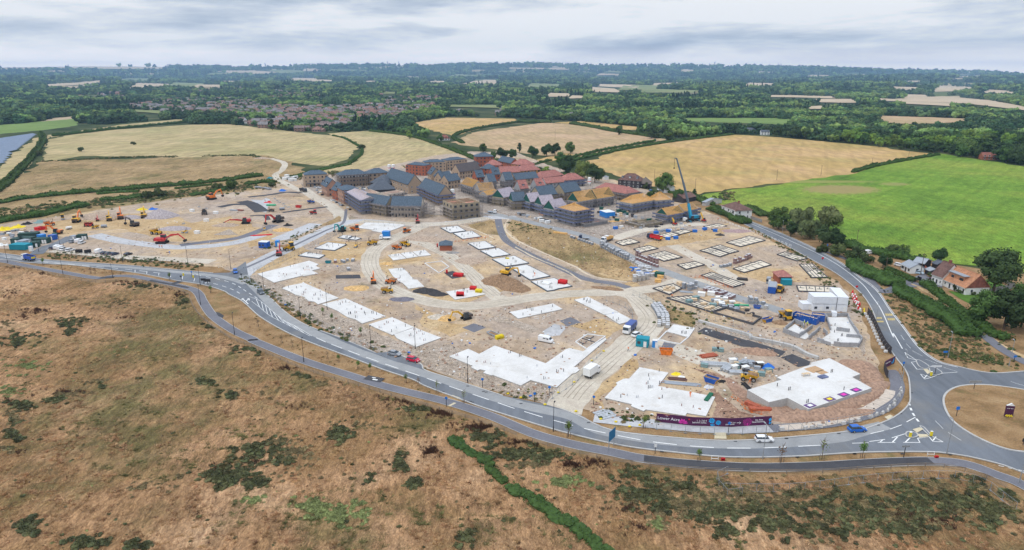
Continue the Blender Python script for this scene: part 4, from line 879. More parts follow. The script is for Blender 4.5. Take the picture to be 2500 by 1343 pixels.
PATCH={
 'g':[(575,1160,62,30,170),(540,1178,40,20,90),(635,1105,55,28,150),(620,1180,40,18,70),(70,1290,35,20,60),(220,1330,60,16,70),(340,1335,45,12,45),(975,1140,26,24,70),(1010,1185,22,14,40),(900,1168,18,9,22),(1135,1318,24,22,45),(45,835,32,22,90),(90,828,22,12,40),(170,790,45,22,60),(170,812,20,14,40),(35,1060,20,32,60),(50,990,30,14,50),(130,978,30,10,40),(560,968,28,12,50),(500,935,30,9,40),(250,950,14,8,16),(1570,1210,80,30,200),(1620,1230,75,26,150),(1560,1160,60,18,90),(1680,1190,60,20,110),(1760,1250,100,32,260),(1850,1260,70,26,150),(1780,1300,60,14,60),(2000,1240,130,50,300),(1900,1290,160,40,200),(2250,1250,180,60,320),(2120,1260,100,34,220),(2230,1210,90,28,180),(2330,1230,90,34,200),(2420,1260,70,40,160),(2200,1300,90,26,130),(2050,1300,70,24,90),(1250,1110,70,22,150),(1330,1120,55,16,90),(1180,1068,45,14,80),(1020,1000,40,8,36),(820,1060,35,20,90),(700,1130,30,14,40),(840,918,30,12,40),(790,905,40,9,50),(740,920,20,7,16),(600,855,60,14,50),(515,800,22,12,24),(450,735,18,16,30),(340,700,50,8,40),(2380,1170,60,12,70),(2460,1205,50,14,70)],
 'l':[(830,1258,62,26,190),(760,1240,40,22,80),(60,900,60,18,80),(1380,1180,55,22,80),(20,960,40,14,40),(620,1225,30,9,30),(850,1230,30,8,30),(1600,1290,26,12,20)],
 'd':[(90,760,40,10,110),(60,775,20,8,40),(30,720,30,20,60),(60,655,40,4,40),(110,668,40,6,50),(290,688,50,5,60),(330,696,50,6,60),(430,722,28,12,70),(20,985,26,18,30),(1000,980,60,16,130),(1080,1010,70,12,170),(1180,1048,70,12,170),(1280,1085,60,10,130),(1050,1110,24,13,70),(700,900,30,9,40),(780,895,40,10,50),(860,935,60,8,50),(720,1000,40,8,30),(620,1130,30,12,20),(1400,1140,60,10,60),(1450,1130,40,8,40),(2300,1280,100,30,60),(2200,1260,80,30,50),(1530,1250,60,12,30),(1560,1300,60,20,16),(530,1150,30,12,14),(300,780,80,10,24),(50,1110,14,10,16),(165,960,60,5,60),(90,970,50,5,30)],
 's':[(1900,1230,240,60,420),(2200,1260,260,70,420),(1650,1230,160,60,240),(300,740,160,30,60),(700,1130,120,50,70),(200,780,34,14,50),(15,790,24,14,30),(690,1080,30,14,40),(730,1110,30,20,50),(150,965,60,7,60),(240,935,40,8,24),(30,1020,20,18,30),(20,1100,24,10,22),(790,940,60,10,30),(1300,1140,90,20,60),(1700,1240,120,40,110),(2100,1240,200,50,190),(2300,1190,150,20,90),(440,1170,10,8,6),(900,1040,60,10,16),(350,1200,80,20,18),(640,960,60,20,20),(1600,1140,80,10,50)]}
brm=mat('bramble_leaf',(.085,.088,.036),.9,.4,.5,rnd=.4,coord='w',hue=.03);brl=mat('pale_weed_leaf',(.20,.23,.085),.95,.3,.9,rnd=.25,coord='w');brs=mat('dead_weed',(.20,.155,.075),.95,.35,.6,rnd=.3,coord='w')
for key,nm,protos,lb in (('g','bramble_thicket',[lib_obj(clump(5+i,1.0,.85,130,.16),'bramble',brm)for i in range(2)],'dark green bramble patches in the dry meadow'),
  ('l','pale_weeds',[lib_obj(clump(15,.9,.5,110,.15),'weed',brl)],'pale grey green weed patches in the dry meadow'),
  ('d','dead_docks',[lib_obj(blades(9,1.15,.5,.25,31,.11),'dock',dock),lib_obj(blades(7,.9,.45,.3,32,.1),'dock',dock)],'dark brown dead dock stems standing along the meadow'),
  ('s','dry_scrub',[lib_obj(clump(25,.8,.6,90,.14),'scrub',brs)],'grey brown scrub between the brambles')):
 pp=[]
 for b in PATCH[key]:
  for x,y in blob(b[0],b[1],b[2],b[3],int(b[4]*(.62 if b[0]>1500 and key=='g' else 1.2 if key=='g' else 2.0 if key=='d' and b[0]>950 else 1.5 if key !='d' else 1.2))):
   p=at(x,y)
   if inside((p.x,p.y),MPOLY):pp.append((p.x,p.y,mz(p.x,p.y)-.1,R.uniform(.3,.95),R.uniform(0,6.3),R.randrange(len(protos))))
 for _ in range(380 if key !='l' else 90):
  p=at(R.uniform(0,2500),R.uniform(680,1343))
  if inside((p.x,p.y),MPOLY):pp.append((p.x,p.y,mz(p.x,p.y)-.1,R.uniform(.2,.6),R.uniform(0,6.3),0))
 scatter(nm,pp,protos,lb)
RWP=[(p.x,p.y)for p in (at(x,y)for x,y in ROAD_TOP+ROAD_EAST+ROAD_BOT)]
PTS_P=resample(PATH,2.)
def on_road(q):return inside((q.x,q.y),RWP)or any(abs(q.x-p.x)<2.4 and abs(q.y-p.y)<2.4 for p in PTS_P)
wp=[]
for pl,n,w in (([(590,680),(640,712),(700,750),(790,803),(850,835),(900,855),(960,880),(1040,912)],260,5),([(480,655),(400,645),(300,636),(200,630),(130,622)],220,8),([(1840,556),(1900,592),(1960,630),(2010,680),(2060,730),(2100,770)],260,5),([(1640,755),(1700,790)],60,14),([(2190,730),(2260,790),(2330,850),(2400,870)],420,22),([(2230,845),(2330,872),(2440,880)],160,6),([(780,552),(700,590),(640,612)],60,5),([(1200,965),(1300,975)],30,8),([(0,520),(200,500),(400,480),(620,455)],700,26),([(110,395),(300,385),(430,384)],260,7),([(500,382),(600,380),(640,384)],120,8),([(720,435),(800,425),(880,425)],260,20),([(1000,405),(1060,415)],60,12),([(1250,545),(1330,570)],60,10),([(1480,1010),(1560,1025),(1600,1030)],40,4),([(1780,470),(1760,492)],60,8)):
 c=resample(line_world(pl,5),1.)
 for _ in range(n):
  q=R.choice(c)+Vector((R.gauss(0,w*.4),R.gauss(0,w*.4),0))
  if on_road(q):continue
  wp.append((q.x,q.y,.2,R.uniform(.35,1.1)*(1 if q.y<400 else 1.8),R.uniform(0,6.3),R.choice((0,0,1,2))))
for _ in range(900):
 q=at(R.uniform(2190,2460),R.uniform(720,885))
 if inside(pix(q.x,q.y,0),[(2180,725),(2215,712),(2300,790),(2400,840),(2455,880),(2330,880),(2240,840)]):wp.append((q.x,q.y,.2,R.uniform(.5,1.0),R.uniform(0,6),R.choice((1,2,3,3))))
scatter('verge_weeds',wp,[lib_obj(clump(41,.8,.7,60,.18),'weed',L_bush),lib_obj(clump(42,.8,.6,60,.18),'weed',brs),lib_obj(clump(43,.7,.6,60,.18),'weed',olive),lib_obj(blades(30,.8,.6,.5,44),'weed',straw2)],'weeds and rough growth along the verges and banks')
gt=[]
for (poly,n)in (([(1250,540),(1380,572),(1500,620),(1580,668),(1520,685),(1400,648),(1250,585)],2600),([(2305,985),(2400,945),(2500,957),(2500,1100),(2370,1060)],1500),([(0,480),(110,395),(640,385),(690,430),(560,445),(0,500)],5000),([(640,760),(800,850),(1000,930),(1200,1000),(1330,1045),(1200,1005),(900,925),(640,820),(560,770)],1500),([(0,645),(300,655),(300,672),(0,655)],300),([(2190,740),(2120,700),(2240,840),(2400,890),(2230,860)],600)):
 xs=[p[0]for p in poly];ys=[p[1]for p in poly]
 for _ in range(n):
  q=(R.uniform(min(xs),max(xs)),R.uniform(min(ys),max(ys)))
  p=at(*q)
  if inside(q,poly)and (inside(q,[(2290,900),(2600,900),(2600,1200),(2290,1200)])or not on_road(p)):gt.append((p.x,p.y,.2,R.uniform(.5,1.),R.uniform(0,6.3),R.choice((0,1,1,2))))
scatter('verge_grass',gt,tuft,'short dry grass on the verges, bank and roundabout')
# ---------------------------------------------------------------- building materials
def bm_(n,c,v=.14,s=2.5,**k):return mat(n,c,.85,v,s,**k)
slate=bm_('slate_roof',(.085,.118,.155),.25,1.2);slate_d=bm_('dark_slate_roof',(.10,.115,.14),.2,1.2);pinkt=bm_('pink_tile_roof',(.37,.155,.13),.25,.7);brownt=bm_('brown_tile_roof',(.105,.09,.09),.2,1.)
oldt=bm_('old_tile_roof',(.16,.09,.075),.35,.7);redt=bm_('red_tile_roof',(.26,.10,.075),.3,.8);thatch=bm_('thatch',(.16,.13,.11),.2);oranget=bm_('orange_tile',(.46,.22,.12),.25,.8)
buff=bm_('buff_brick',(.42,.31,.22),.2,3.5);redb=bm_('red_brick',(.36,.115,.065),.22,3.5);pinkb=bm_('pink_brick',(.42,.25,.18),.25,2.);stoneb=bm_('yellow_stone_brick',(.36,.30,.21),.25,2.)
creamw=bm_('cream_render',(.60,.52,.43),.1);whitew=bm_('white_render',(.78,.78,.76),.05);darkw=bm_('dark_boarding',(.055,.050,.055),.2,3.);orangew=bm_('timber_frame_board',(.50,.27,.11),.25,2.);blockw=bm_('grey_block',(.33,.33,.34),.2,3.);dgreen=bm_('green_sheathing',(.02,.095,.075),.2)
glass=mat('window_glass',(.045,.055,.07),.12,.2,1.,spec=.6);framew=bm_('white_frame',(.75,.75,.73),.04);framed=bm_('dark_frame',(.09,.09,.10),.1);timber=bm_('new_timber',(.74,.44,.16),.25,1.5);timber2=bm_('pale_timber',(.66,.50,.33),.2,1.5)
membr=bm_('roof_membrane',(.40,.35,.39),.2,1.);insul=bm_('pink_floor_board',(.66,.30,.22),.15,1.);conc=bm_('concrete',(.50,.49,.47),.15,1.5);concw=bm_('white_concrete',(.72,.72,.71),.08,1.5);steel=mat('scaffold_tube',(.30,.275,.27),.5,.15,3.,metal=.4);boards=bm_('scaffold_board',(.40,.35,.31),.25,3.);net_m=bm_('blue_netting',(.13,.155,.26),.4,.8);netp=bm_('grey_netting',(.22,.20,.20),.35,.8);black=bm_('black_plastic',(.02,.02,.022),.2);lead=bm_('lead_flashing',(.33,.36,.40),.1)
def win_mesh(w,h,fr,name):
 mb=MB();mb.box(-w/2,w/2,-.06,.06,0,h,1);mb.box(-w/2+.1,w/2-.1,-.075,.0,.1,h-.1,0)
 mb.box(-w/2-.06,w/2+.06,-.12,.06,-.09,-.003,1)
 me=bpy.data.meshes.new(name);me.from_pydata(mb.v,[],mb.f);me.materials.append(glass);me.materials.append(fr);me.polygons.foreach_set('material_index',mb.m);return me
WM={(a,b):win_mesh(*a,{'w':framew,'d':framed}[b],'window')for a in ((1.1,1.3),(1.7,1.35),(.7,1.2),(1.0,2.1),(2.2,1.3))for b in 'wd'}
def put_win(root,x,y,z,rz,size=(1.1,1.3),fr='d',name='window'):
 o=bpy.data.objects.new('door' if size==(1.0,2.1)else name,WM[size,fr]);COL.objects.link(o);o.parent=root;o.location=(x,y,z);o.rotation_euler=(0,0,rz)
def roof_mesh(kind,w,d,h,rh,ov=.45,th=.22,ext=0):
 mb=MB();x0,x1,y0,y1=-w/2-ov,w/2+ov,-ov,d+ov;z0=h-.1
 if kind=='gable':
  yc=d/2;x0,x1=-w/2-.15,w/2+.15
  for a,b in (((x0,y0,z0),(x0,yc,h+rh)),((x0,y1,z0),(x0,yc,h+rh))):
   v=[Vector(a),Vector((x1,a[1],a[2])),Vector((x1,b[1],b[2])),Vector(b)];nn_=(v[1]-v[0]).cross(v[3]-v[0]).normalized();nn_=nn_ if nn_.z>0 else-nn_
   mb.add([p for p in v]+[p+nn_*th for p in v],[(0,1,2,3),(4,5,6,7),(0,1,5,4),(1,2,6,5),(2,3,7,6),(3,0,4,7)])
  mb.bar((x0,yc,h+rh+th),(x1,yc,h+rh+th),.25)
 elif kind in ('hip','pyramid'):
  e=min(w,d)/2+ov if kind=='hip' else 0
  if kind=='hip' and w>=d:r=[(x0+e,d/2,h+rh),(x1-e,d/2,h+rh)]
  elif kind=='hip':r=[(0,y0+e,h+rh),(0,y1-e,h+rh)]
  else:r=[(-.01,d/2,h+rh),(.01,d/2,h+rh)]
  b=[(x0,y0,z0),(x1,y0,z0),(x1,y1,z0),(x0,y1,z0)];u=[(x,y,z-th)for x,y,z in b]
  vs=b+r+u
  fs=[(0,1,5,4),(1,2,5),(2,3,4,5),(3,0,4)]if w>=d or kind=='pyramid' else [(0,1,4),(1,2,5,4),(2,3,5),(3,0,4,5)]
  mb.add(vs,fs+[(6,7,8,9),(0,1,7,6),(1,2,8,7),(2,3,9,8),(3,0,6,9)])
  mb.bar(r[0],r[1],.3)
 elif kind=='flat':mb.box(-w/2-.15,w/2+.15,-.15,d+.15,h-.05,h+.35)
 elif kind=='mansard':
  b=roof_mesh('hip',w-1.2,d-1.2,h+.5,rh,0,.2);b.v=[(x,y+.6,z)for x,y,z in b.v];return b
 return mb
def truss_roof(w,d,h,rh,hip,batten=True):
 mb=MB();yc=d/2;n=max(4,int(w/.75));e=d/2 if hip else 0
 for i in range(n+1):
  x=-w/2+w*i/n;k=1
  if hip:k=max(.05,min(1,(w/2-abs(x))/e))
  mb.bar((x,-.3,h),(x,yc-(1-k)*yc if hip and k<1 else yc,h+rh*k),.10,.17);mb.bar((x,d+.3,h),(x,yc+(1-k)*yc if hip and k<1 else yc,h+rh*k),.10,.17)
  mb.bar((x,0,h+.05),(x,d,h+.05),.08,.14)
 if hip:
  for sx in (-1,1):
   for c in (-.3,d+.3):mb.bar((sx*w/2,c,h),(sx*(w/2-e),yc,h+rh),.16)
   for j in range(1,int(d/.9)):
    y=d*j/int(d/.9);k=1-abs(y-yc)/yc;mb.bar((sx*w/2,y,h),(sx*(w/2-e*k),y,h+rh*k),.10,.16)
 xr=w/2-e
 mb.bar((-xr,yc,h+rh),(xr,yc,h+rh),.14)
 if batten:
  for j in range(1,7):
   f=j/7;xx=w/2-e*f
   for y,in ((yc*f,),(d-yc*f,)):mb.bar((-xx,y,h+rh*f+.12),(xx,y,h+rh*f+.12),.07,.06)
 return mb
def scaffold(L,rz,w,d,h,label,nets='p',o=1.4,lifts=None,group=None):
 root=empty('scaffolding',L,rz,label,'scaffolding',group)
 x0,x1,y0,y1=-w/2-o,w/2+o,-o,d+o;st=MB();bd=MB();gr=MB();nt_=MB();lifts=lifts or max(1,int(h/2.1));n=max(2,int(w/2.4));m=max(2,int(d/2.4))
 P=[(x0+(x1-x0)*i/n,y0,0,.9)for i in range(n+1)]+[(x0+(x1-x0)*i/n,y1,0,-.9)for i in range(n+1)]+[(x0,y0+(y1-y0)*i/m,.9,0)for i in range(1,m)]+[(x1,y0+(y1-y0)*i/m,-.9,0)for i in range(1,m)]
 top=lifts*2.1+1.2
 for x,y,dx,dy in P:
  st.bar((x,y,0),(x,y,top+R.uniform(-.2,.5)),.085,n=4)
  st.bar((x+dx,y+dy,0),(x+dx,y+dy,top-1.0),.085,n=4)
 for k in range(1,lifts+1):
  z=k*2.1
  bd.box(x0,x1,y0,y0+.95,z-.06,z);bd.box(x0,x1,y1-.95,y1,z-.06,z);bd.box(x0,x0+.95,y0+.955,y1-.955,z-.063,z-.003);bd.box(x1-.95,x1,y0+.955,y1-.955,z-.063,z-.003)
  for zz in (z+.5,z+1.05):
   for a,b in (((x0,y0),(x1,y0)),((x0,y1),(x1,y1)),((x0,y0),(x0,y1)),((x1,y0),(x1,y1))):gr.bar((*a,zz),(*b,zz),.07)
  gr.box(x0,x1,y0-.03,y0-.005,z,z+.22);
  if nets=='b' or (nets=='p' and k==lifts):
   zt=z+.8 if nets=='p' else z+.75
   nt_.box(x0,x1,y0-.06,y0-.04,z+.02,zt);nt_.box(x0-.06,x0-.04,y0,y1,z+.02,zt);nt_.box(x1+.04,x1+.06,y0,y1,z+.02,zt)
 for zz in (.3,2.3):
  for a,b in (((x0,y0),(x1,y0)),((x0,y1),(x1,y1)),((x0,y0),(x0,y1)),((x1,y0),(x1,y1))):st.bar((*a,zz),(*b,zz),.06)
 for i in range(0,n,3):st.bar((x0+(x1-x0)*i/n,y0-.02,0),(x0+(x1-x0)*(i+1)/n,y0-.02,lifts*2.1),.07)
 st.build('standards',steel,root);bd.build('boards',boards,root);gr.build('guard_rails',steel,root)
 if nt_.v:nt_.build('netting',net_m if nets=='b' else netp,root)
 return root
def frame_of(a,b,h,depth):
 A,B=at(*a,h),at(*b,h);d=B-A;w=math.hypot(d.x,d.y);rz=math.atan2(d.y,d.x);c=(A+B)/2
 return (c.x,c.y,.2),rz,w
def building(name,label,a,b,h,d,roof,rh,wall,roofm,st=2,fr='d',scaf=None,cat='house',group=None,dorm=0,sky_=0,party=0,upper=None,gm=None,nwin=None,porch=0,chim=0,noback=0,slab=None,win_sz=None,solar=0):
 loc,rz,w=frame_of(a,b,h,d);root=empty(name,loc,rz,label,cat,group)
 mb=MB();H=h-.1
 if roof=='open':
  t=.35;mb.box(-w/2,w/2,0,t,0,H);mb.box(-w/2,w/2,d-t,d,0,H);mb.box(-w/2,-w/2+t,t,d-t,0,H);mb.box(w/2-t,w/2,t,d-t,0,H)
  mb.box(-t/2,t/2,t,d-t,0,H-.02);mb.box(-w/2+t,-t/2,d*.45,d*.45+.2,0,H-.04);mb.box(t/2,w/2-t,d*.6,d*.6+.2,0,H-.04)
 else:mb.box(-w/2,w/2,0,d,0,H)
 if roof in ('gable','truss','membrane'):
  g=MB()if gm else mb
  for x in (-w/2+.001,w/2-.301):g.prism([(0,H),(d,H),(d/2,H+rh-.05)],x,x+.3)
  if gm:g.build('gable',gm,root)
 mb.build('wall',wall,root)
 if upper:MB().box(-w/2-.03,w/2+.03,-.03,d+.03,h-upper[0],h-.15).build('upper_wall',upper[1],root)
 if roof=='truss':truss_roof(w,d,h,rh,False).build('roof_frame',timber,root);deck=MB().box(-w/2+.3,w/2-.3,.3,d-.3,h-.35,h-.2).build('ceiling_deck',timber2,root)
 elif roof=='trusship':truss_roof(w,d,h,rh,True,False).build('roof_frame',timber,root);MB().box(-w/2+.3,w/2-.3,.3,d-.3,h-.05,h+.02).build('ceiling_deck',timber2,root)
 elif roof=='open':
  MB().box(-w/2+.35,w/2-.35,.35,d-.35,h-1.6,h-1.4).build('floor_deck',insul,root)
 elif roof=='membrane':
  ro=roof_mesh('gable',w,d,h,rh).build('roof',membr,root);bt=MB();n=int(w/1.3)
  for i in range(n+1):
   x=-w/2+w*i/n
   for yy in (-.3,d+.3):bt.bar((x,yy,h+.12),(x,d/2,h+rh+.28),.08,.06)
  for j in range(1,6):
   f=j/6
   for yy in (d/2*f,d-d/2*f):bt.bar((-w/2,yy,h+rh*f+.2),(w/2,yy,h+rh*f+.2),.07,.05)
  bt.build('battens',timber2,root)
 else:
  ro=roof_mesh(roof,w,d,h,rh).build('roof',roofm,root)
  if roof in ('gable','hip','pyramid'):MB().box(-w/2-.1,w/2+.1,-.62,-.47,h-.2,h-.06).build('gutter',framed if wall is not whitew else framew,root)
  if party or sky_ or dorm or chim or solar:
   th=math.atan2(rh,d/2)
   def on(x,f,up=0.):return (x,d/2*f,h+rh*f+.2+up)
   if party:
    pm=MB()
    for i in range(1,party):
     x=-w/2+w*i/party;pm.bar(on(x,-.05,.06),on(x,1,.06),.28,.12)
    for x in (-w/2-.1,w/2+.1):pm.bar(on(x,-.05,.06),on(x,1,.06),.2,.14)
    pm.build('party_wall_capping',slate_d if roofm is not slate_d else black,ro)
   for i in range(sky_):
    x=-w/2+w*(i+.5)/sky_;s=MB().bar(on(x,.42,.05),on(x,.66,.05),.75,.12);s.build('skylight',framew,ro)
   for i in range(dorm):
    x=-w/2+w*(i+.5)/dorm;p=on(x,.25);s=MB();s.box(x-.8,x+.8,p[1],p[1]+2.0,p[2]-.3,p[2]+1.3,0);s.box(x-.95,x+.95,p[1]-.15,p[1]+2.4,p[2]+1.303,p[2]+1.45,0);s.box(x-.55,x+.55,p[1]-.05,p[1]-.003,p[2]+.2,p[2]+1.1,1);s.build('dormer',[black if roofm is slate else slate_d,framew if i %2 else lead],ro)
   for i in range(chim):
    x=-w/2+w*(i+.5)/chim if chim>1 else w*.1;MB().box(x-.5,x+.5,d/2-.4,d/2+.4,h+rh-.6,h+rh+1.3).build('chimney',redt,ro)
   if solar:MB().bar(on(0,.3,.1),on(0,.8,.1),w*.3,.06).build('solar_panel',black,ro)
 if porch:MB().box(-w*.42,w*.42,-1.6,-.003,2.8,3.0).build('canopy',slate_d,root)
 if st:
  sh=(h-.3)/st;nw=nwin or max(2,int(w/3.1));nd=max(1,int(d/4.2));szs=[(1.1,1.3),(.7,1.2),(1.7,1.35)]if not win_sz else [win_sz]
  for s in range(st):
   z=s*sh+.95
   for i in range(nw):
    x=-w/2+w*(i+.5)/nw
    if s==0 and i %3==1:put_win(root,x,0,.1,0,(1.0,2.1),fr)
    else:put_win(root,x,0,z,0,szs[(i*2+len(label))%len(szs)],fr)
   for i in range(nd):
    y=d*(i+.5)/nd;put_win(root,w/2,y,z,math.pi/2,szs[i %len(szs)],fr);put_win(root,-w/2,y,z,-math.pi/2,szs[i %len(szs)],fr)
 if scaf:scaffold(loc,rz,w,d,h,('scaffolding around the '+label)if len(label.split())<14 else 'scaffolding around the '+label.split(',')[0],nets=scaf)
 return root
A_,B_,C_=Z(700,360,6.579),Z(1040,360,6.579),Z(1380,360,6.579)
def bd(v,name,label,a,b,*r,**k):
 a,b=v([a,b]);return building(name,label,a,b,*r,**k)
AP='apartment_block';TH='terraced_house';HO='new_house'
bd(A_,AP,'three storey buff brick block with dark hipped roof, leftmost of the new buildings',(270,458),(668,438),9,12,'mansard',2.6,buff,slate,3,nwin=6,porch=1,cat='apartment block')
bd(A_,TH,'pinkish brick house with slate roof and two black dormers, beside the leftmost block',(555,592),(642,642),7,9,'gable',5,pinkb,slate,2,dorm=2,party=1)
bd(A_,TH,'red brick house with slate roof, squeezed between dormered house and buff corner house',(722,672),(805,705),6.8,8,'gable',4.5,redb,slate,2,dorm=1,party=1)
bd(A_,TH,'tall three storey buff corner house with low slate roof, next to the blue netted scaffold',(803,640),(903,690),9.5,11,'hip',2,pinkb,slate,3)
bd(A_,AP,'long scaffolded block with pale upper storey and hipped slate roof',(850,452),(1300,424),9.3,11,'hip',3.2,buff,slate,3,scaf='p',upper=(1.9,concw),nwin=9,cat='apartment block')
bd(A_,AP,'buff block with hipped slate roof behind the long scaffolded block',(1312,424),(1645,402),9,12,'hip',3,buff,slate,3,cat='apartment block')
bd(A_,AP,'narrow wing with pyramid slate roof joined to the buff block',(1262,408),(1450,418),8.6,11,'pyramid',3,buff,slate,3,cat='apartment block')
bd(A_,TH,'row of three tall buff houses with rooflights, sloping away to the left',(1583,480),(1953,603),6.8,11,'gable',6.6,buff,slate,2,sky_=6,party=3,fr='w',nwin=9)
bd(A_,'community_hall','dark hall with steep pyramid slate roof, smaller and further of a pair',(1340,562),(1590,590),4,14,'pyramid',6,darkw,slate_d,1,cat='hall')
bd(A_,'community_hall','dark hall with wide hipped slate roof, larger and nearer of a pair',(1345,692),(1745,670),4,15,'hip',6,darkw,slate_d,1,cat='hall')
bd(A_,'unfinished_block','curved unfinished block wrapped in purple blue netting with white membrane roof',(968,720),(1195,862),8.6,11,'membrane',1.8,blockw,membr,3,scaf='b',cat='unfinished block')
bd(A_,'unfinished_block','curved middle block with plain slate roof behind brown scaffolding',(1213,885),(1590,948),6.4,9,'gable',5,stoneb,slate,2,scaf='p',party=2,cat='unfinished block')
bd(A_,'unfinished_block','right hand curved block with three part slate roof above scaffolding',(1672,955),(2155,962),6.4,10,'gable',5.4,creamw,slate,2,scaf='p',party=3,fr='d',nwin=9,cat='unfinished block')
bd(A_,'unfinished_block','roofless narrow block with pink floor boards in the scaffolded court',(1495,772),(1890,712),6.2,9,'open',0,creamw,None,2,cat='unfinished block',scaf='p')
bd(A_,'unfinished_block','roofless wing with blue sheets behind the membrane roofed block',(1200,690),(1480,790),6.2,7,'open',0,creamw,None,2,cat='unfinished block')
bd(B_,TH,'long slate terrace with rooflights and blue wrapped gable end, behind the roofless corner block',(-112,640),(205,775),6.8,10,'gable',6,buff,slate,2,sky_=6,party=2,scaf='b')
bd(B_,'unfinished_block','roofless yellow brick corner block with cream top storey and pink floor decks',(428,915),(862,872),9.6,15,'open',0,stoneb,None,3,cat='unfinished block',upper=None,win_sz=(1.7,1.35))
bd(A_,AP,'small red brick block with flat slate roof, left of the two buff blocks',(1908,282),(2215,305),8.4,11,'mansard',1.6,redb,slate,3,cat='apartment block')
bd(B_,AP,'buff block with dark low roof, second from the left at the back',(-30,252),(322,238),8,12,'mansard',1.6,buff,slate,3,cat='apartment block')
bd(B_,AP,'buff block with bay of tall windows, right of its twin at the back',(332,222),(663,192),8.4,12,'mansard',1.6,buff,slate,3,cat='apartment block')
bd(B_,AP,'tall red brick tower block with slate hipped roof at the far corner of the site',(800,152),(1085,145),9.6,13,'hip',3,redb,slate,3,cat='apartment block')
bd(B_,TH,'row of three buff houses under a dark brown tiled roof',(540,402),(875,352),5.6,10,'gable',6,buff,brownt,2,party=3)
bd(B_,HO,'small buff house with slate roof and dark gable edge, leftmost in the buff group',(25,412),(85,440),6.6,8,'gable',4.6,buff,slate,2,dorm=1,party=1)
bd(B_,HO,'small buff house with one dormer, second in the buff group',(130,462),(182,484),6.2,8,'gable',4.2,buff,slate,2,dorm=1,party=1)
bd(B_,HO,'buff gabled house with plain slate roof, third in the buff group',(250,508),(432,482),5.6,8.5,'gable',4.4,buff,slate,2)
bd(B_,HO,'buff gabled house nearest the timber roofs, fourth in the buff group',(353,552),(552,522),5.8,8.5,'gable',4.4,buff,slate,2)
bd(B_,HO,'low slate roofed garage in front of the red tower block',(742,268),(858,264),3.5,8,'hip',2.4,redb,slate,1)
bd(B_,HO,'pink tiled pyramid roof house below the red tower block',(940,285),(1185,290),5.4,11,'hip',4.2,redb,pinkt,2)
bd(B_,HO,'blue slate hipped house below the pink pyramid roof',(872,335),(1045,352),5.4,9,'hip',3.6,redb,slate,2)
bd(B_,HO,'red gabled slate house with big dormer, left of a pair',(815,487),(937,478),5.8,9,'gable',5,redb,slate,2,dorm=1,party=1)
bd(B_,HO,'red gabled slate house with big dormer, right of a pair',(1072,442),(1190,434),5.8,9,'gable',5,redb,slate,2,dorm=1,party=1)
bd(B_,TH,'red brick terrace with slate roof at the far back',(1155,215),(1362,262),5.6,9,'gable',4,redb,slate,2,nwin=7)
bd(B_,TH,'far pink tiled row with timber clad upper wall',(1372,268),(1640,292),5.4,11,'hip',4.4,orangew,pinkt,2)
bd(B_,TH,'long pink tiled row ending in dark boarding at the back right',(1512,382),(1838,356),5.4,11,'hip',4.4,orangew,pinkt,2,upper=None)
bd(B_,TH,'long pink tiled row left of the dark boarded end',(1200,412),(1510,398),5.4,10,'gable',4.4,buff,pinkt,2,party=2)
bd(B_,HO,'narrow slate house with two white rooflights, left of a pair',(1012,560),(1130,550),6,9,'gable',5.4,blockw,slate,2,sky_=2,scaf='p')
bd(B_,HO,'narrow slate house with two white rooflights, right of a pair',(1272,532),(1400,522),6,9,'gable',5.4,blockw,slate,2,sky_=2,scaf='p')
bd(B_,TH,'long low slate row in front of the long pink row',(1440,524),(1805,490),5.4,9,'gable',4.2,buff,slate,2)
bd(B_,TH,'pink hipped row over dark boarding near the weeping willow',(1835,490),(2210,442),5.4,10,'hip',4,darkw,pinkt,2)
bd(B_,HO,'pink roofed house with square dormer, left of a pair',(1512,672),(1645,660),6,9,'gable',5.4,blockw,pinkt,2,dorm=1,scaf='p')
bd(B_,HO,'pink roofed house with square dormer, right of a pair',(1787,638),(1912,624),6,9,'gable',5.2,blockw,pinkt,2,dorm=1)
bd(B_,TH,'long pink row running right from the dormered house',(1925,584),(2212,556),5.6,8,'gable',3.6,blockw,pinkt,2,sky_=0)
bd(B_,TH,'wide plain slate roof above scaffolding, left of a pair',(1832,786),(2105,750),6,11,'gable',5.4,stoneb,slate,2,scaf='p')
bd(B_,TH,'wide plain slate roof above scaffolding, right of a pair',(2222,732),(2487,692),6,11,'gable',5.4,stoneb,slate,2,scaf='p')
bd(C_,HO,'pink hipped house with blue rimmed scaffold beside the white silo',(-8,532),(308,508),5.6,11,'hip',4.2,blockw,pinkt,2,scaf='b')
bd(B_,'unfinished_house','open timber roof trusses, upper left of the timber roofs',(560,585),(745,642),6,9.5,'truss',4.4,blockw,None,2,scaf='p',cat='unfinished house')
bd(B_,'unfinished_house','open timber roof trusses with fan of rafters, next to the yellow scaffold',(860,700),(1105,682),6,10,'truss',4.6,blockw,None,2,scaf='p',cat='unfinished house')
bd(B_,'unfinished_house','half built house topped with loose roof timbers',(985,775),(1175,742),5.6,8,'truss',2.4,blockw,None,2,scaf='p',cat='unfinished house')
bd(B_,'unfinished_house','battened pale membrane roof left of the green gabled slate roof',(1242,812),(1442,765),5.8,9.5,'membrane',4.8,stoneb,None,2,scaf='p',gm=dgreen,cat='unfinished house')
bd(B_,'unfinished_house','slate roofed house with dark green sheathed gable among membrane roofs',(1392,866),(1600,856),5.8,9,'gable',4.8,stoneb,slate,2,scaf='p',gm=dgreen,cat='unfinished house')
bd(B_,'unfinished_house','first of three stepped battened membrane roofs, furthest left',(1672,882),(1852,862),5.8,9,'membrane',4.8,blockw,None,2,scaf='b',gm=dgreen,cat='unfinished house')
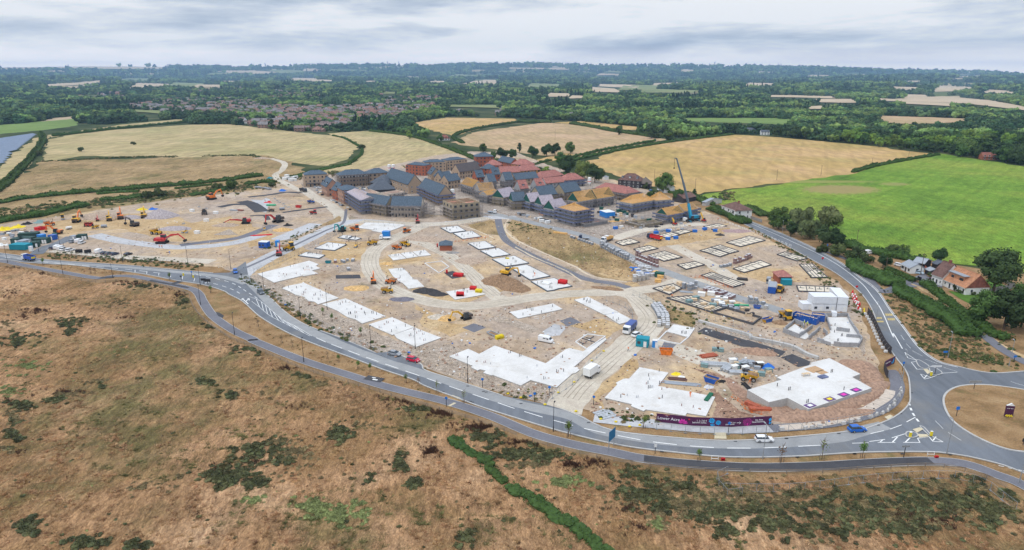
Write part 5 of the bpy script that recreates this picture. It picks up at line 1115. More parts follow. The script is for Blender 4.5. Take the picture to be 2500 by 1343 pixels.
bd(B_,'unfinished_house','second of three stepped battened membrane roofs, in the middle',(1862,927),(2072,905),5.8,9,'membrane',4.8,blockw,None,2,scaf='b',gm=dgreen,cat='unfinished house')
bd(B_,'unfinished_house','third of three stepped battened membrane roofs, nearest the timber pyramid',(2057,1002),(2262,962),5.8,9,'membrane',4.8,blockw,None,2,scaf='b',gm=dgreen,cat='unfinished house')
bd(C_,'unfinished_block','three storey netted block with yellow timber pyramid roof at the road',(150,1040),(412,1000),8.6,15,'trusship',3.6,blockw,None,3,scaf='b',cat='unfinished block')
bd(C_,'unfinished_house','battened timber roof with green gable, left of a twin pair',(212,880),(490,828),5.6,10,'truss',5.6,blockw,None,2,scaf='p',gm=dgreen,cat='unfinished house')
bd(C_,'unfinished_house','battened timber roof, right of a twin pair',(512,830),(785,786),5.6,10,'truss',5.6,blockw,None,2,scaf='p',gm=dgreen,cat='unfinished house')
bd(C_,TH,'long faded pink hipped row in front of the dark old house',(480,655),(965,745),5.4,10,'hip',4,buff,pinkt,2,scaf='p',nwin=9)
bd(C_,TH,'right wing of the faded pink row with pyramid roof',(972,742),(1195,716),5.4,10,'pyramid',3.8,buff,pinkt,2,scaf='p')
bd(C_,'unfinished_block','long block with orange timber hipped roof frame left of the crane',(1080,910),(1440,848),6,11,'trusship',4.2,blockw,None,2,scaf='b',cat='unfinished block')
bd(C_,'unfinished_block','right end of the timber roofed block under a hipped frame',(1462,858),(1700,840),6,10,'trusship',4.6,blockw,None,2,scaf='b',cat='unfinished block')
bd(C_,'unfinished_block','low block with rafters on the left half, behind the crane',(1640,1098),(1900,1052),4.6,9,'truss',3.6,blockw,None,1,scaf='b',gm=dgreen,cat='unfinished block')
bd(C_,'unfinished_block','low block with rafters on the right half, behind the crane',(1915,1035),(2130,992),4.6,9,'truss',3.6,blockw,None,1,scaf='b',cat='unfinished block')
bd(C_,'unfinished_block','roofless low shell in a cage of scaffold poles in front of the crane row',(1180,1255),(1560,1200),1.4,12,'open',0,stoneb,None,0,cat='unfinished block')
scaffold(*[(lambda f:f)(frame_of(*C_([(1180,1255),(1560,1200)]),1.4,12))[i]for i in (0,1,2)],12,2.2,'cage of bare scaffold poles round the roofless low shell',nets='',lifts=1)
bd(C_,'unfinished_block','roofless low walls in front of the timber pyramid block',(320,1240),(680,1180),1.6,12,'open',0,blockw,None,0,cat='unfinished block')
scaffold(*[frame_of(*C_([(320,1240),(680,1180)]),1.6,12)[i]for i in (0,1,2)],12,2.2,'bare scaffold round the roofless low walls',nets='',lifts=1)
f_=frame_of(*B_([(428,915),(862,872)]),9.6,15);scaffold(f_[0],f_[1],f_[2],15,6.4,'pale boarded scaffold collar round the roofless corner block',nets='',lifts=3)
scaffold((f_[0][0]-25,f_[0][1]+3,.2),f_[1]+.3,9,8,6.5,'tangle of bare scaffold left of the roofless corner block',nets='')
bd(C_,'old_house','dark boarded farmhouse with reddish brown hipped roof and white edged gables',(850,520),(1205,545),5.6,11,'hip',4.6,darkw,oldt,2,fr='w',dorm=3)
bd(C_,'old_house','thatched low wing joined to the dark farmhouse',(1180,580),(1362,590),3.6,9,'hip',4.6,darkw,thatch,1,fr='w')
bd(C_,'cottage','white cottage with grey slate roof half hidden by bushes',(1478,596),(1590,648),4,8,'gable',3.2,whitew,slate_d,1,chim=1)
bd(C_,'garden_shed','small pale garden shed left of the dark farmhouse',(640,480),(700,476),2.4,4,'flat',0,whitew,lead,0,cat='shed')
bd(C_,'nissen_hut','grey corrugated hut right of the crane boom',(2200,880),(2258,890),2.4,18,'gable',1.6,conc,lead,0,cat='hut')
bd(C_,'barn','brown roofed barn among the bushes by the crane',(1900,830),(2100,790),3,9,'gable',2.4,darkw,oldt,0,cat='barn')
w2=Z(1740,440,5.595)
bd(w2,'corner_house','white two storey house with brown pyramid roof at the bend of the road',(125,350),(315,418),5.6,11,'hip',3.2,whitew,oldt,2,chim=1,nwin=3)
bd(w2,'car_port','pale lean-to roof beside the white corner house',(355,440),(520,425),2.4,5,'flat',0,darkw,lead,0,cat='lean-to')
h3=Z(2100,540,5.595)
hr=bd(h3,'tile_hung_house','orange tile hung house with long flat dormer and white ground floor',(1140,800),(1450,925),2.8,10,'gable',5.2,whitew,oranget,1,fr='w',nwin=5)
loc,rz,w=frame_of(*h3([(1140,800),(1450,925)]),2.8,10)
dm=MB();dm.box(-w/2+1,w/2-3.2,1.2,5.5,3.4,6.5,0);dm.box(-w/2+.7,w/2-2.9,.8,6.0,6.503,6.75,1)
for x in (-w/2+3,-w/2+8,w/2-5):dm.box(x-.7,x+.7,1.13,1.197,4.2,5.6,2)
dm.build('dormer',[oranget,lead,glass],hr)
MB().prism([(-.1,2.85),(10.1,2.85),(5,7.9)],w/2+.02,w/2+.1).build('gable',redt,hr)
bd(h3,'brown_tiled_house','dark brown tiled wing with steep roof left of the orange tile hung house',(985,730),(1130,780),3.6,9,'gable',5.4,whitew,oldt,1,fr='w',nwin=3,chim=1,cat='house')
bd(h3,'garage','white walled garage with grey roof beside the black gate',(565,590),(690,650),2.5,6,'gable',1.8,whitew,lead,1,nwin=3,cat='garage')
bd(h3,'garage','wide dark garage with shallow grey roof behind the white garage',(722,560),(880,590),2.5,8,'gable',1.4,black,lead,0,cat='garage')
bd(h3,'garden_shed','dark garden shed with grey roof near the bushes',(985,575),(1060,600),2.2,5,'gable',1.2,darkw,slate_d,0,cat='shed')
bd(h3,'garden_shed','low shed with blue grey roof by the red fence',(890,660),(960,690),2,4,'gable',.8,darkw,lead,0,cat='shed')
def far_house(label,px,py,w,d,h,rh,wall,roofm,rz=0.,name='house',st=2,cat='house',kind='gable',grp=None):
 p=gz(px,py);root=empty(name,p,rz,label,cat,grp);mb=MB().box(-w/2,w/2,0,d,-1,h)
 if kind=='gable':
  for x in (-w/2+.001,w/2-.301):mb.prism([(0,h),(d,h),(d/2,h+rh-.05)],x,x+.3)
 mb.build('wall',wall,root);roof_mesh(kind,w,d,h,rh).build('roof',roofm,root)
 for s in range(st):
  for i in range(max(2,int(w/3.5))):put_win(root,-w/2+w*(i+.5)/max(2,int(w/3.5)),0,.9+s*2.6,0,(1.7,1.35),'w' if wall is not whitew else 'd')
 return root
far_house('long white house with grey roof by the golden wheat field',1845,328,26,9,5.5,2.6,whitew,slate_d,-.15)
far_house('white wing at the right end of the long white house',1868,331,12,9,4.5,2.4,whitew,slate_d,-.15)
far_house('brown roofed open barn in the trees beyond the wheat',2168,352,26,14,4,3.6,darkw,brownt,-.3,'barn',0,'barn')
far_house('pinkish roofed bungalow beyond the corner of the wheat',2258,361,22,10,2.8,3,pinkb,redt,-.2)
far_house('pale bungalow right of the pinkish roofed bungalow',2285,365,14,9,2.8,2.6,whitew,redt,-.2)
far_house('red roofed house peeping out by parked cars beyond the crop',2325,370,14,9,3.2,3.4,redb,redt,-.3)
far_house('low red house at the far edge of the crop field',2430,392,24,10,3,4,redb,redt,-.25)
far_house('white walled bungalow with red roof by the sloping hedge',1086,343,14,10,3,4,whitew,redt,.2,kind='hip')
far_house('red brick lodge with pyramid roof, left of a pair beyond the pink field',1383,290,16,12,7,4,redb,slate,.1,kind='hip')
far_house('red brick lodge with pyramid roof, right of a pair beyond the pink field',1410,290,14,12,7,4,redb,slate,.1,kind='hip')
far_house('small white house beside the brick lodges',1358,291,10,8,5,3,whitew,slate_d,.1)
far_house('low red roofed house left of the brick lodges',1285,282,18,9,3,4,redb,redt,-.1)
far_house('white house with hipped roof at the village edge',900,296,16,10,5,4,whitew,oldt,.1,kind='hip')
far_house('brown roofed house with solar panels at the village edge',956,299,18,10,4,4,whitew,oldt,-.1,kind='hip')
far_house('white gabled house at the village edge by the bright tree',797,301,12,9,5,3.4,whitew,slate_d,.2)
far_house('long white roofed barn at the far farm',2125,246,60,20,5,4,conc,lead,0,'barn',0,'barn')
far_house('white roofed shed left of the far farm barn',2050,240,40,18,5,4,darkw,concw,.1,'barn',0,'barn')
far_house('small open roofed shed at the far farm',2102,234,30,18,5,4,darkw,concw,0,'barn',0,'barn')
far_house('red brick house alone in the far trees on the right',1925,272,18,10,6,4,redb,slate,0)
far_house('white rendered building in the far trees above the village',1002,232,34,16,9,5,whitew,lead,.2)
far_house('pale long building in the distance on the left',215,196,60,16,5,3,concw,lead,0)
far_house('white house among the trees at the far left',75,232,26,12,6,3,whitew,lead,.3)
far_house('white house at the left edge among trees',12,226,22,12,6,3,whitew,lead,.1)
far_house('pale modern school roofs left of the village',325,248,50,18,5,3,lead,slate,0)
far_house('long white sheds on the far slope behind the middle wood',1725,184,90,20,6,3,concw,concw,0,'barn',0,'barn')
def vh(seed,wall,rf):
 rr=random.Random(seed);w,d,h=rr.uniform(9,15),rr.uniform(8,10),rr.choice((5.,5.2,2.8,5.));rh=rr.uniform(2.8,4)
 mb=MB();mb.box(-w/2,w/2,-d/2,d/2,-.6,h,0);r=roof_mesh(rr.choice(('gable','hip','gable')),w,d,h,rh);r.v=[(x,y-d/2,z)for x,y,z in r.v];mb.add(r.v,r.f,1)
 for x in (-w/2+.001,w/2-.301):mb.prism([(-d/2,h),(d/2,h),(0,h+rh-.1)],x,x+.3,0)
 for s in range(int(h/2.5)):
  for i in range(3):mb.box(-w/2+w*(i+.5)/3-.8,-w/2+w*(i+.5)/3+.8,-d/2-.05,d/2+.05,.9+s*2.6,2.2+s*2.6,2)
 if rr.random()<.6:mb.box(w*.2,w*.2+.9,-.4,.4,h,h+rh+1.2,1)
 if rr.random()<.6:mb.box(w/2-.003,w/2+4,-d/2+1,d/2-2,-.5,2.6,0);mb.prism([(-d/2+.6,2.6),(d/2-1.6,2.6),(-.5,4.4)],w/2+.01,w/2+4.2,1)
 o=mb.build('village_house',[wall,rf,glass]);return Proto(o)
vt=bm_('village_brown_roof',(.21,.155,.14),.3,.5);vt2=bm_('village_grey_roof',(.22,.205,.205),.3,.5);vt3=bm_('village_red_roof',(.26,.15,.12),.3,.5);vwl=bm_('village_brick',(.29,.18,.14),.25,.6)
VP=[(vh(i,a,b),n)for i,(a,b,n)in enumerate(((vwl,vt,'red brick house with a brown tiled roof'),(pinkb,vt,'pale brick house with a brown tiled roof'),(buff,vt2,'buff house with a grey roof'),(vwl,vt3,'red brick house with a red tiled roof'),(whitew,vt,'white house with a brown roof'),(pinkb,vt3,'pale brick house with a red tiled roof'),(vwl,vt2,'red brick house with a grey roof')))]
PL=[(330,640,'in the left part of the far village'),(640,860,'in the middle part of the far village'),(860,1100,'in the right part of the far village'),(1100,1300,'in the hamlet beyond the tan fields'),(-99,330,'in the most distant village on the left'),(1300,2600,'by the wood beyond the pink stubble field')]
NV=0;hrest=[]
for y,x,p,d in houses:
 P,nm_=R.choice(VP);rz=.25*math.sin(p.x*.004)+R.choice((0,math.pi/2,0,.4));s=R.uniform(.9,1.25)
 if NV<220:
  wh=next((w for a,b,w in PL if a<=x<b),PL[0][2]);P.put(p,rz,s,f'{nm_} {wh}','house',f'{nm_} {wh}'.replace('house','houses'));NV+=1
 else:hrest.append((p.x,p.y,p.z,s*(1 if d<3500 else 1.3),rz,R.randrange(len(VP))))
vobs=[]
for P,n in VP:
 o=bpy.data.objects.new('house_source',P.o.data);vobs.append(o);LIB.append(o)
if hrest:scatter('distant_houses',hrest,vobs,'pinkish brown roofs of houses scattered through the distant trees')
# ---------------------------------------------------------------- slabs and foundations
zL,zM,zN,zO,zP,zQ,zR,y9=Z(0,420,5.595),Z(420,420,5.595),Z(600,530,6.394),Z(900,530,5.839),Z(1220,520,5.595),Z(1440,520,6.25),Z(1560,640,6.715),Z(1440,760,4.4775)
slabm=gmat('fresh_concrete_slab',[(.15,[(.3,(.58,.565,.535)),(.5,(.67,.655,.63)),(.7,(.73,.72,.70))],1),(.5,[(.3,(.46,.40,.33)),(.7,(.58,.53,.46))],.7,(.13,.56,.72)),(1.5,[(.3,(.42,)*3),(.7,(.57,)*3)],.8)],rough=.85,bump=.1,bdist=.03);slabe=bm_('slab_edge',(.45,.44,.42),.12);edged=bm_('insulation_edge',(.10,.12,.145),.2);sandm=mat('cream_infill',(.68,.60,.48),.9,.1,.6,coord='w');pinkm=bm_('pink_brick_course',(.40,.17,.12),.2)
pip={c:(lambda m:bpy.data.meshes.new('pipe'))(c)for c in ()}
def pipe_mesh(m,h,r):
 mb=MB().bar((0,0,0),(0,0,h),r*2,n=8);mb.bar((0,0,h),(0,0,h+.05),r*2.5,n=8);me=bpy.data.meshes.new('pipe');me.from_pydata(mb.v,[],mb.f);me.materials.append(m);return me
PM=[pipe_mesh(black,.9,.09),pipe_mesh(redt,.6,.09),pipe_mesh(lead,.6,.08)]
def slab(label,poly,h=.3,dark=False,pipes=8,sm=None,name='foundation_slab',base=.2):
 pts=[at(x,y,base+h)for x,y in poly];n=len(pts);c=sum(pts,Vector())/n;root=empty(name,(c.x,c.y,base),0,label,'foundation slab')
 loc=[Vector((p.x-c.x,p.y-c.y,0))for p in pts]
 o=polysheet('slab',loc,sm or slabm,h,h-.02 if dark else h);o.parent=root
 if not dark:o.data.materials.append(slabe);[setattr(f,'material_index',1)for f in o.data.polygons if abs(f.normal.z)<.5]
 if dark:
  mb=MB()
  for a,b in zip(loc,loc[1:]+loc[:1]):
   d=(b-a).normalized()*.2;mb.bar((a-d)+Vector((0,0,h*.5)),(b+d)+Vector((0,0,h*.5)),.45,h*1.02)
  mb.build('edge',edged,root)
 rr=random.Random(int(c.x*3)+len(label));k=0;xs=[p.x for p in loc];ys=[p.y for p in loc];P2=[(p.x,p.y)for p in loc]
 while k<pipes:
  q=(rr.uniform(min(xs),max(xs)),rr.uniform(min(ys),max(ys)))
  if inside((q[0]*1.15,q[1]*1.15),P2)or rr.random()<.02:
   for j in range(rr.choice((1,1,2))):
    o=bpy.data.objects.new('pipe',PM[rr.randrange(3)if pipes>6 else 0]);COL.objects.link(o);o.parent=root;o.location=(q[0]+j*.5,q[1]+j*.25,h)
   k+=1
 return root
SL=[
 ('widest white slab at the road junction, with red and white barriers',zN([(180,885),(600,780),(990,680),(1140,735),(1090,760),(1160,800),(1030,835),(1130,880),(900,920),(885,912),(440,1020)]),0,12),
 ('first of three large white slabs beside the main road',z6([(575,285),(640,258),(815,225),(1195,390),(970,460),(930,432),(860,420),(820,380),(720,355),(655,318)]),0,16),
 ('middle one of three large white slabs beside the main road',z6([(1010,460),(1270,395),(1710,590),(1450,670),(1380,625),(1290,600),(1180,530),(1120,505)]),0,16),
 ('third large roadside slab, left half of the joined pair',z6([(1520,680),(1780,600),(2020,710),(1780,795),(1700,760),(1640,735)]),0,8),
 ('third large roadside slab, right half of the joined pair',z6([(1800,790),(2025,714),(2315,825),(2040,925),(1960,890),(1830,830)]),0,8),
 ('huge L shaped white slab near the box lorry',z5([(270,718),(495,630),(622,690),(805,592),(1402,800),(1630,640),(1680,620),(1760,640),(1840,660),(2100,500),(2112,520),(1735,840),(1800,875),(1750,915),(1715,920),(1530,1080),(1225,995),(1110,1060),(780,935),(760,940),(670,910),(700,885),(630,870),(605,885),(525,845),(550,830)]),0,12),
 ('large stepped white slab behind the purple hoarding',y9([(160,945),(300,800),(285,780),(375,735),(430,735),(545,610),(860,670),(745,815),(1080,875),(1370,935),(1270,1145),(1060,1112),(1045,1140),(610,1072),(590,1090),(450,1035),(460,1015)]),0,14),
 ('narrow white slab below the curving haul road',z5([(975,200),(1490,100),(1600,165),(1080,275)]),0,6),
 ('long pale slab left of the blue refuse lorry',[(1402,732),(1435,724),(1510,762),(1475,768)],0,6),
 ('short pale slab at the bend left of the blue refuse lorry',[(1477,768.5),(1510,762.5),(1546,782),(1512,791)],0,3),
 ('pale slab with a cut corner above the black tarmac strip',y9([(840,215),(915,142),(1150,182),(1085,280),(1040,275)]),0,3),
 ('white slab at the top by the orange wheeled digger',[(872,556),(893,543),(950,545),(991,549),(960,561),(938,569),(907,563),(912,561)],0,8),
 ('long cream slab left of the sand coloured trench',zO([(280,740),(480,722),(585,810),(575,815),(650,890),(690,890),(795,990),(570,1020),(480,935),(450,930),(345,840)]),0,9),
 ('white slab with red and yellow plastic barriers on it',zO([(1100,1062),(1500,1000),(1665,1100),(1230,1175)]),0,5),
]
for lb,pl,dk,np_ in SL:slab(lb,pl,pipes=np_)
DS=[('upper of two dark edged slabs by the brick path',zO([(1030,152),(1265,122),(1382,192),(1160,222)])),('lower of two dark edged slabs by the brick path',zO([(1210,230),(1470,195),(1605,275),(1340,310)])),
 ('dark edged slab right of the blue roofed brick hut',zO([(1420,368),(1660,340),(1805,425),(1570,458)])),('second dark edged slab below the brick hut',zO([(1595,478),(1850,440),(2015,530),(1765,568)])),
 ('dark edged slab with a yellow box on it',zP([(-100,630),(205,583),(395,680),(80,728)])),('dark edged slab with a person in orange on it',zP([(140,740),(370,704),(685,858),(415,910)])),('dark edged slab with a red plastic stack and white boards',zP([(430,932),(745,885),(985,995),(800,1030),(740,1050),(650,1062)])),
 ('small dark edged slab under the teal excavator',zN([(1440,318),(1520,280),(1660,292),(1590,340)])),('small dark edged slab right of the teal excavator',zN([(1605,340),(1690,302),(1800,328),(1720,355)])),('white slab with a tyre ring on it',zN([(1080,485),(1280,392),(1575,425),(1385,518)])),('small white slab next to the dump truck ramp',zN([(822,597),(940,545),(1235,590),(1145,640)]))]
for lb,pl in DS:slab(lb,pl,.4,True,5)
for i,(pl,w)in enumerate(((zO([(272,540),(440,515),(535,588),(352,615)]),'left'),(zO([(455,513),(610,492),(705,562),(545,586)]),'middle'),(zO([(625,490),(800,467),(890,540),(715,560)]),'right'))):slab(f'{w} part of the three part white slab below the yellow dumpers',pl,pipes=3)
slab('raised concrete podium deck at the bend of the road',z3([(200,590),(575,478),(520,452),(900,310),(898,292),(1095,243),(1435,415),(1345,450),(1560,570),(870,800),(640,678),(435,725)]),2.3,pipes=6,sm=slabm,name='podium_deck')
podz=2.52
def deckbox(nm,lb,cat,p,w,d,h,m,rz=0.,z=podz):o=MB().box(-w/2,w/2,-d/2,d/2,0,h).build(nm,m);q=at(*z3([p])[0],z);o.location=q;o.rotation_euler=(0,0,rz);return tag(o,lb,cat)
rzp=ang(*z3([(640,680),(870,800)]))+math.pi/2
prp=bm_('purple_board',(.13,.07,.20),.15);mag=bm_('magenta_paint',(.75,.05,.42),.05);yel=bm_('yellow_plastic',(.80,.62,.03),.1);cyan_=bm_('cyan_paint',(.04,.40,.80),.05)
rz_e=ang(*z3([(870,800),(1560,570)]))
for lb,p,m2 in (('purple notice board lying flat on the podium, first from the left',(885,762),whitew),('purple notice board with yellow flower lying on the podium',(1098,692),yel),('purple notice board lying on the podium, between yellow and pink ones',(1252,643),mag),('purple board with pink square lying on the podium',(1388,592),mag)):
 o=deckbox('notice_board',lb,'board',p,2.8,1.8,.1,prp,rz_e);a=MB().box(-.7,.7,-.5,.5,.103,.12).build('emblem',m2,o)
deckbox('insulation_pit','larger square opening with tan floor in the podium','floor opening',(930,367),4.6,3.2,.03,bm_('tan_ply',(.50,.32,.18)),rzp);deckbox('insulation_pit','smaller square opening with tan floor in the podium','floor opening',(1015,398),3.,2.,.03,M['tan_ply'],rzp)
deckbox('material_bundle','dark blue bundle lying on the podium','bundle',(1025,452),2.6,1.6,.35,net_m,.4)
tb=deckbox('work_bench','timber trestle work bench on the podium','work bench',(840,412),2.4,.9,.12,timber2,.3,podz+.7)
for x in (-1,1):
 for y in (-.35,.35):MB().bar((x,y,-.7),(x,y,0),.1).build('leg',timber2,tb)
def foundation(label,poly,div,h=.55,cross=1,low=None,brick=0,m=None,fill=True,t=.34):
 pts=[at(x,y,.2)for x,y in poly];n=len(pts);c=sum(pts,Vector())/n;root=empty('foundation_walls',(c.x,c.y,.2),0,label,'foundation walls');L=[Vector((p.x-c.x,p.y-c.y,0))for p in pts]
 if fill:o=polysheet('infill',L,sandm,h*.55,h*.5);o.parent=root
 mb=MB();up=Vector((0,0,h/2))
 for i,(a,b)in enumerate(zip(L,L[1:]+L[:1])):d=(b-a).normalized()*t/2;mb.bar(a-d*(i %2)+up,b+d*(i %2)+up,t,h)
 mb.build('perimeter_wall',m or framed,root)
 if brick:
  mb=MB();
  for a,b in zip(L[:2],L[1:3]):mb.bar(a*1.03+Vector((0,0,h*.2)),b*1.03+Vector((0,0,h*.2)),t*1.2,h*.4)
  mb.build('brick_course',pinkm,root)
 rr=random.Random(len(label));mb=MB();u2=Vector((0,0,h*.42))
 if n>=4 and div:
  A,B_2,C_2,D_2=L[0],L[1],L[2],L[-1]if n==4 else L[3]
  for i in range(1,div):mb.bar(A.lerp(B_2,i/div)+u2,D_2.lerp(C_2,i/div)+u2,.28,h*.75)
  for i in range(div):
   f=(i+rr.uniform(.3,.6))/div;g=rr.uniform(.3,.6);p=A.lerp(B_2,f);q=D_2.lerp(C_2,f);mb.bar(p.lerp(q,.15)+u2,p.lerp(q,g)+u2,.25,h*.7)
   r1=A.lerp(D_2,g);r2=B_2.lerp(C_2,g);mb.bar(r1.lerp(r2,(i+.2)/div)+u2,r1.lerp(r2,(i+.75)/div)+u2,.25,h*.71)
  mb.build('partition_wall',framed,root)
 return root
FO=[('small brick edged foundation by the timber lorry',zQ([(390,455),(620,400),(760,455),(500,505)]),3,1),('brick edged foundation second from the timber lorry',zQ([(670,560),(900,505),(1040,550),(780,610)]),3,1),('cream floored foundation behind the row of block packs',zQ([(900,650),(1140,590),(1410,685),(1130,745)]),4,0),('small dark foundation at the corner of the two dirt tracks',zQ([(1335,800),(1600,750),(1748,800),(1470,870)]),3,0),
 ('left half of the double dark foundation in the middle of the right field',zQ([(1680,582),(1840,540),(2120,630),(1990,678)]),3,0),('right half of the double dark foundation in the middle of the right field',zQ([(1845,532),(1990,497),(2270,592),(2140,626)]),3,0),('longest dark foundation near the top right roadside',w2([(188,858),(500,770),(715,830),(380,915)]),5,0),('dark foundation right of the red brick packs',w2([(280,1218),(650,1105),(798,1165),(430,1270)]),4,0),('lone dark foundation close to the roadside weeds',w2([(880,1022),(980,990),(1290,1075),(1150,1110)]),3,0),('dark foundation running down beside the roadside path',w2([(1185,1160),(1360,1155),(1565,1335),(1355,1340)]),4,0),
 ('dark foundation behind the white cabins',z1([(470,622),(870,638),(868,700),(492,682)]),4,0),('long red edged foundation beside the site road',zQ([(1700,962),(1862,915),(2360,1095),(2180,1142)]),4,1),('small brick edged foundation near the crane',zQ([(1735,215),(1950,172),(2090,205),(1870,262)]),3,1),('brick edged foundation behind the orange tipper, left part',zQ([(1035,350),(1240,302),(1370,345),(1170,388)]),2,1),('brick edged foundation behind the orange tipper, right part',zQ([(1260,300),(1420,262),(1560,290),(1380,335)]),2,1),
 ('big foundation under construction, left section by the track',zR([(232,442),(560,370),(700,440),(500,545)]),3,1),('big foundation under construction, section full of pipes and planks',zR([(460,598),(860,565),(1400,770),(1190,832)]),5,0)]
for lb,pl,dv,bk in FO:foundation(lb,pl,dv,brick=bk,h=.6 if 'big' in lb else .55)
foundation('long empty dark walled enclosure near the blue skip',zR([(1192,834),(1430,765),(2000,925),(1865,1032)]),0,.8,fill=False)
foundation('low concrete frame joined to the pale slab by the tarmac',y9([(745,320),(838,225),(1080,285),(985,362)]),0,.35,m=concw,fill=False)
foundation('pair of square concrete trenches at the end of the L slab',z5([(1750,555),(1890,465),(2100,490),(1880,640)]),2,.3,m=concw,fill=False)
foundation('small square concrete frame beside the sandy trench',zO([(800,662),(1040,632),(1145,712),(1000,800)]),0,.3,m=concw,fill=False)
def blockwalls(label,segs,h,loc_px):
 c=at(*loc_px);root=empty('part_built_walls',(c.x,c.y,.2),0,label,'block walls')
 for s in segs:
  mb=MB();P_=[at(*q,.2)-Vector((c.x,c.y,.2))for q in s]
  for i,(a,b)in enumerate(zip(P_,P_[1:])):
   L_=(b-a).length;n=max(1,int(L_/2.2));
   for j in range(n):k=h*R.uniform(.75,1.1);p,q=a.lerp(b,j/n+.003),a.lerp(b,(j+.98)/n);mb.bar(p+Vector((0,0,k/2)),q+Vector((0,0,k/2)),.34,k)
  mb.build('block_wall',blockw,root)
 return root
slab('floor slab inside the left grey block walls',z1([(330,1120),(450,1035),(560,1100),(620,1180),(560,1200)]),.2,pipes=2);slab('floor slab inside the right grey block walls',z1([(800,960),(1020,960),(1175,1220),(1130,1290),(700,1230),(840,1130)]),.2,pipes=4)
blockwalls('waist high grey block walls, left group below the big blue bin',[z1([(320,1125),(440,1020),(540,1060)]),z1([(320,1125),(500,1190)]),z1([(500,1180),(640,1080)]),z1([(600,1205),(720,1100)]),z1([(540,1060),(545,1085)])],1.5,z1([(480,1100)])[0])
blockwalls('waist high grey block walls, right group near the black hoarding',[z1([(780,950),(1025,952),(1050,1020),(1180,1220),(1140,1290)]),z1([(780,950),(840,1110)]),z1([(690,1225),(840,1270)]),z1([(870,1270),(940,1280),(1140,1290)]),z1([(900,1110),(1050,1130)]),z1([(1010,1180),(1150,1190)]),z1([(760,1120),(800,1160)])],1.4,z1([(970,1120)])[0])
RW=line_world(zR([(975,990),(1400,1110),(1800,1220)])+z3([(250,40),(500,90),(700,140),(850,220),(975,262)]),5)
o=ribbon('retaining_wall',RW,1.0,conc,1.1,kind=None,h=1.05);tag(o,'long white topped retaining wall above the black tarmac ramp','retaining wall')
# ---------------------------------------------------------------- heaps
def heap(label,p,rx,ry,h,m,rz=0.,name='spoil_heap',cat='spoil heap',rough=.25,seed=1,flat=0):
 c=at(*p);mb=MB();nr,na=9,40;vs=[(0,0,h)];fs=[]
 for i in range(1,nr+1):
  f=i/nr
  for j in range(na):
   a=6.2832*j/na;k=1+.22*noise.noise((math.cos(a)*1.6+seed,math.sin(a)*1.6,seed));x,y=math.cos(a)*rx*f*k,math.sin(a)*ry*f*k
   z=h*(1-f)**(.8 if not flat else .35)*1.0+(noise.noise((x*.6,y*.6,seed))*rough*h+noise.noise((x*1.8,y*1.8,seed))*rough*.4*h)*(1-f**3);z=max(z,.02)if f<1 else-.1
   vs.append((x,y,z))
 for j in range(na):fs.append((0,1+j,1+(j+1)%na))
 for i in range(nr-1):
  for j in range(na):a,b=1+i*na,1+(i+1)*na;fs.append((a+j,b+j,b+(j+1)%na,a+(j+1)%na))
 o=mobj(name,vs,fs,m,smooth=True);o.location=(c.x,c.y,.2);o.rotation_euler=(0,0,rz);return tag(o,label,cat)
sm_=lambda n,c:mat(n,c,.95,.35,1.3,bump=.8)
h_br,h_rd,h_gr,h_sd,h_bk,h_pk,h_st=sm_('heap_brown',(.27,.17,.10)),sm_('heap_red',(.36,.23,.16)),sm_('heap_grey',(.38,.33,.33)),sm_('heap_sand',(.60,.38,.16)),sm_('heap_black',(.05,.048,.05)),sm_('heap_tan',(.42,.32,.24)),sm_('heap_pale',(.52,.46,.38))
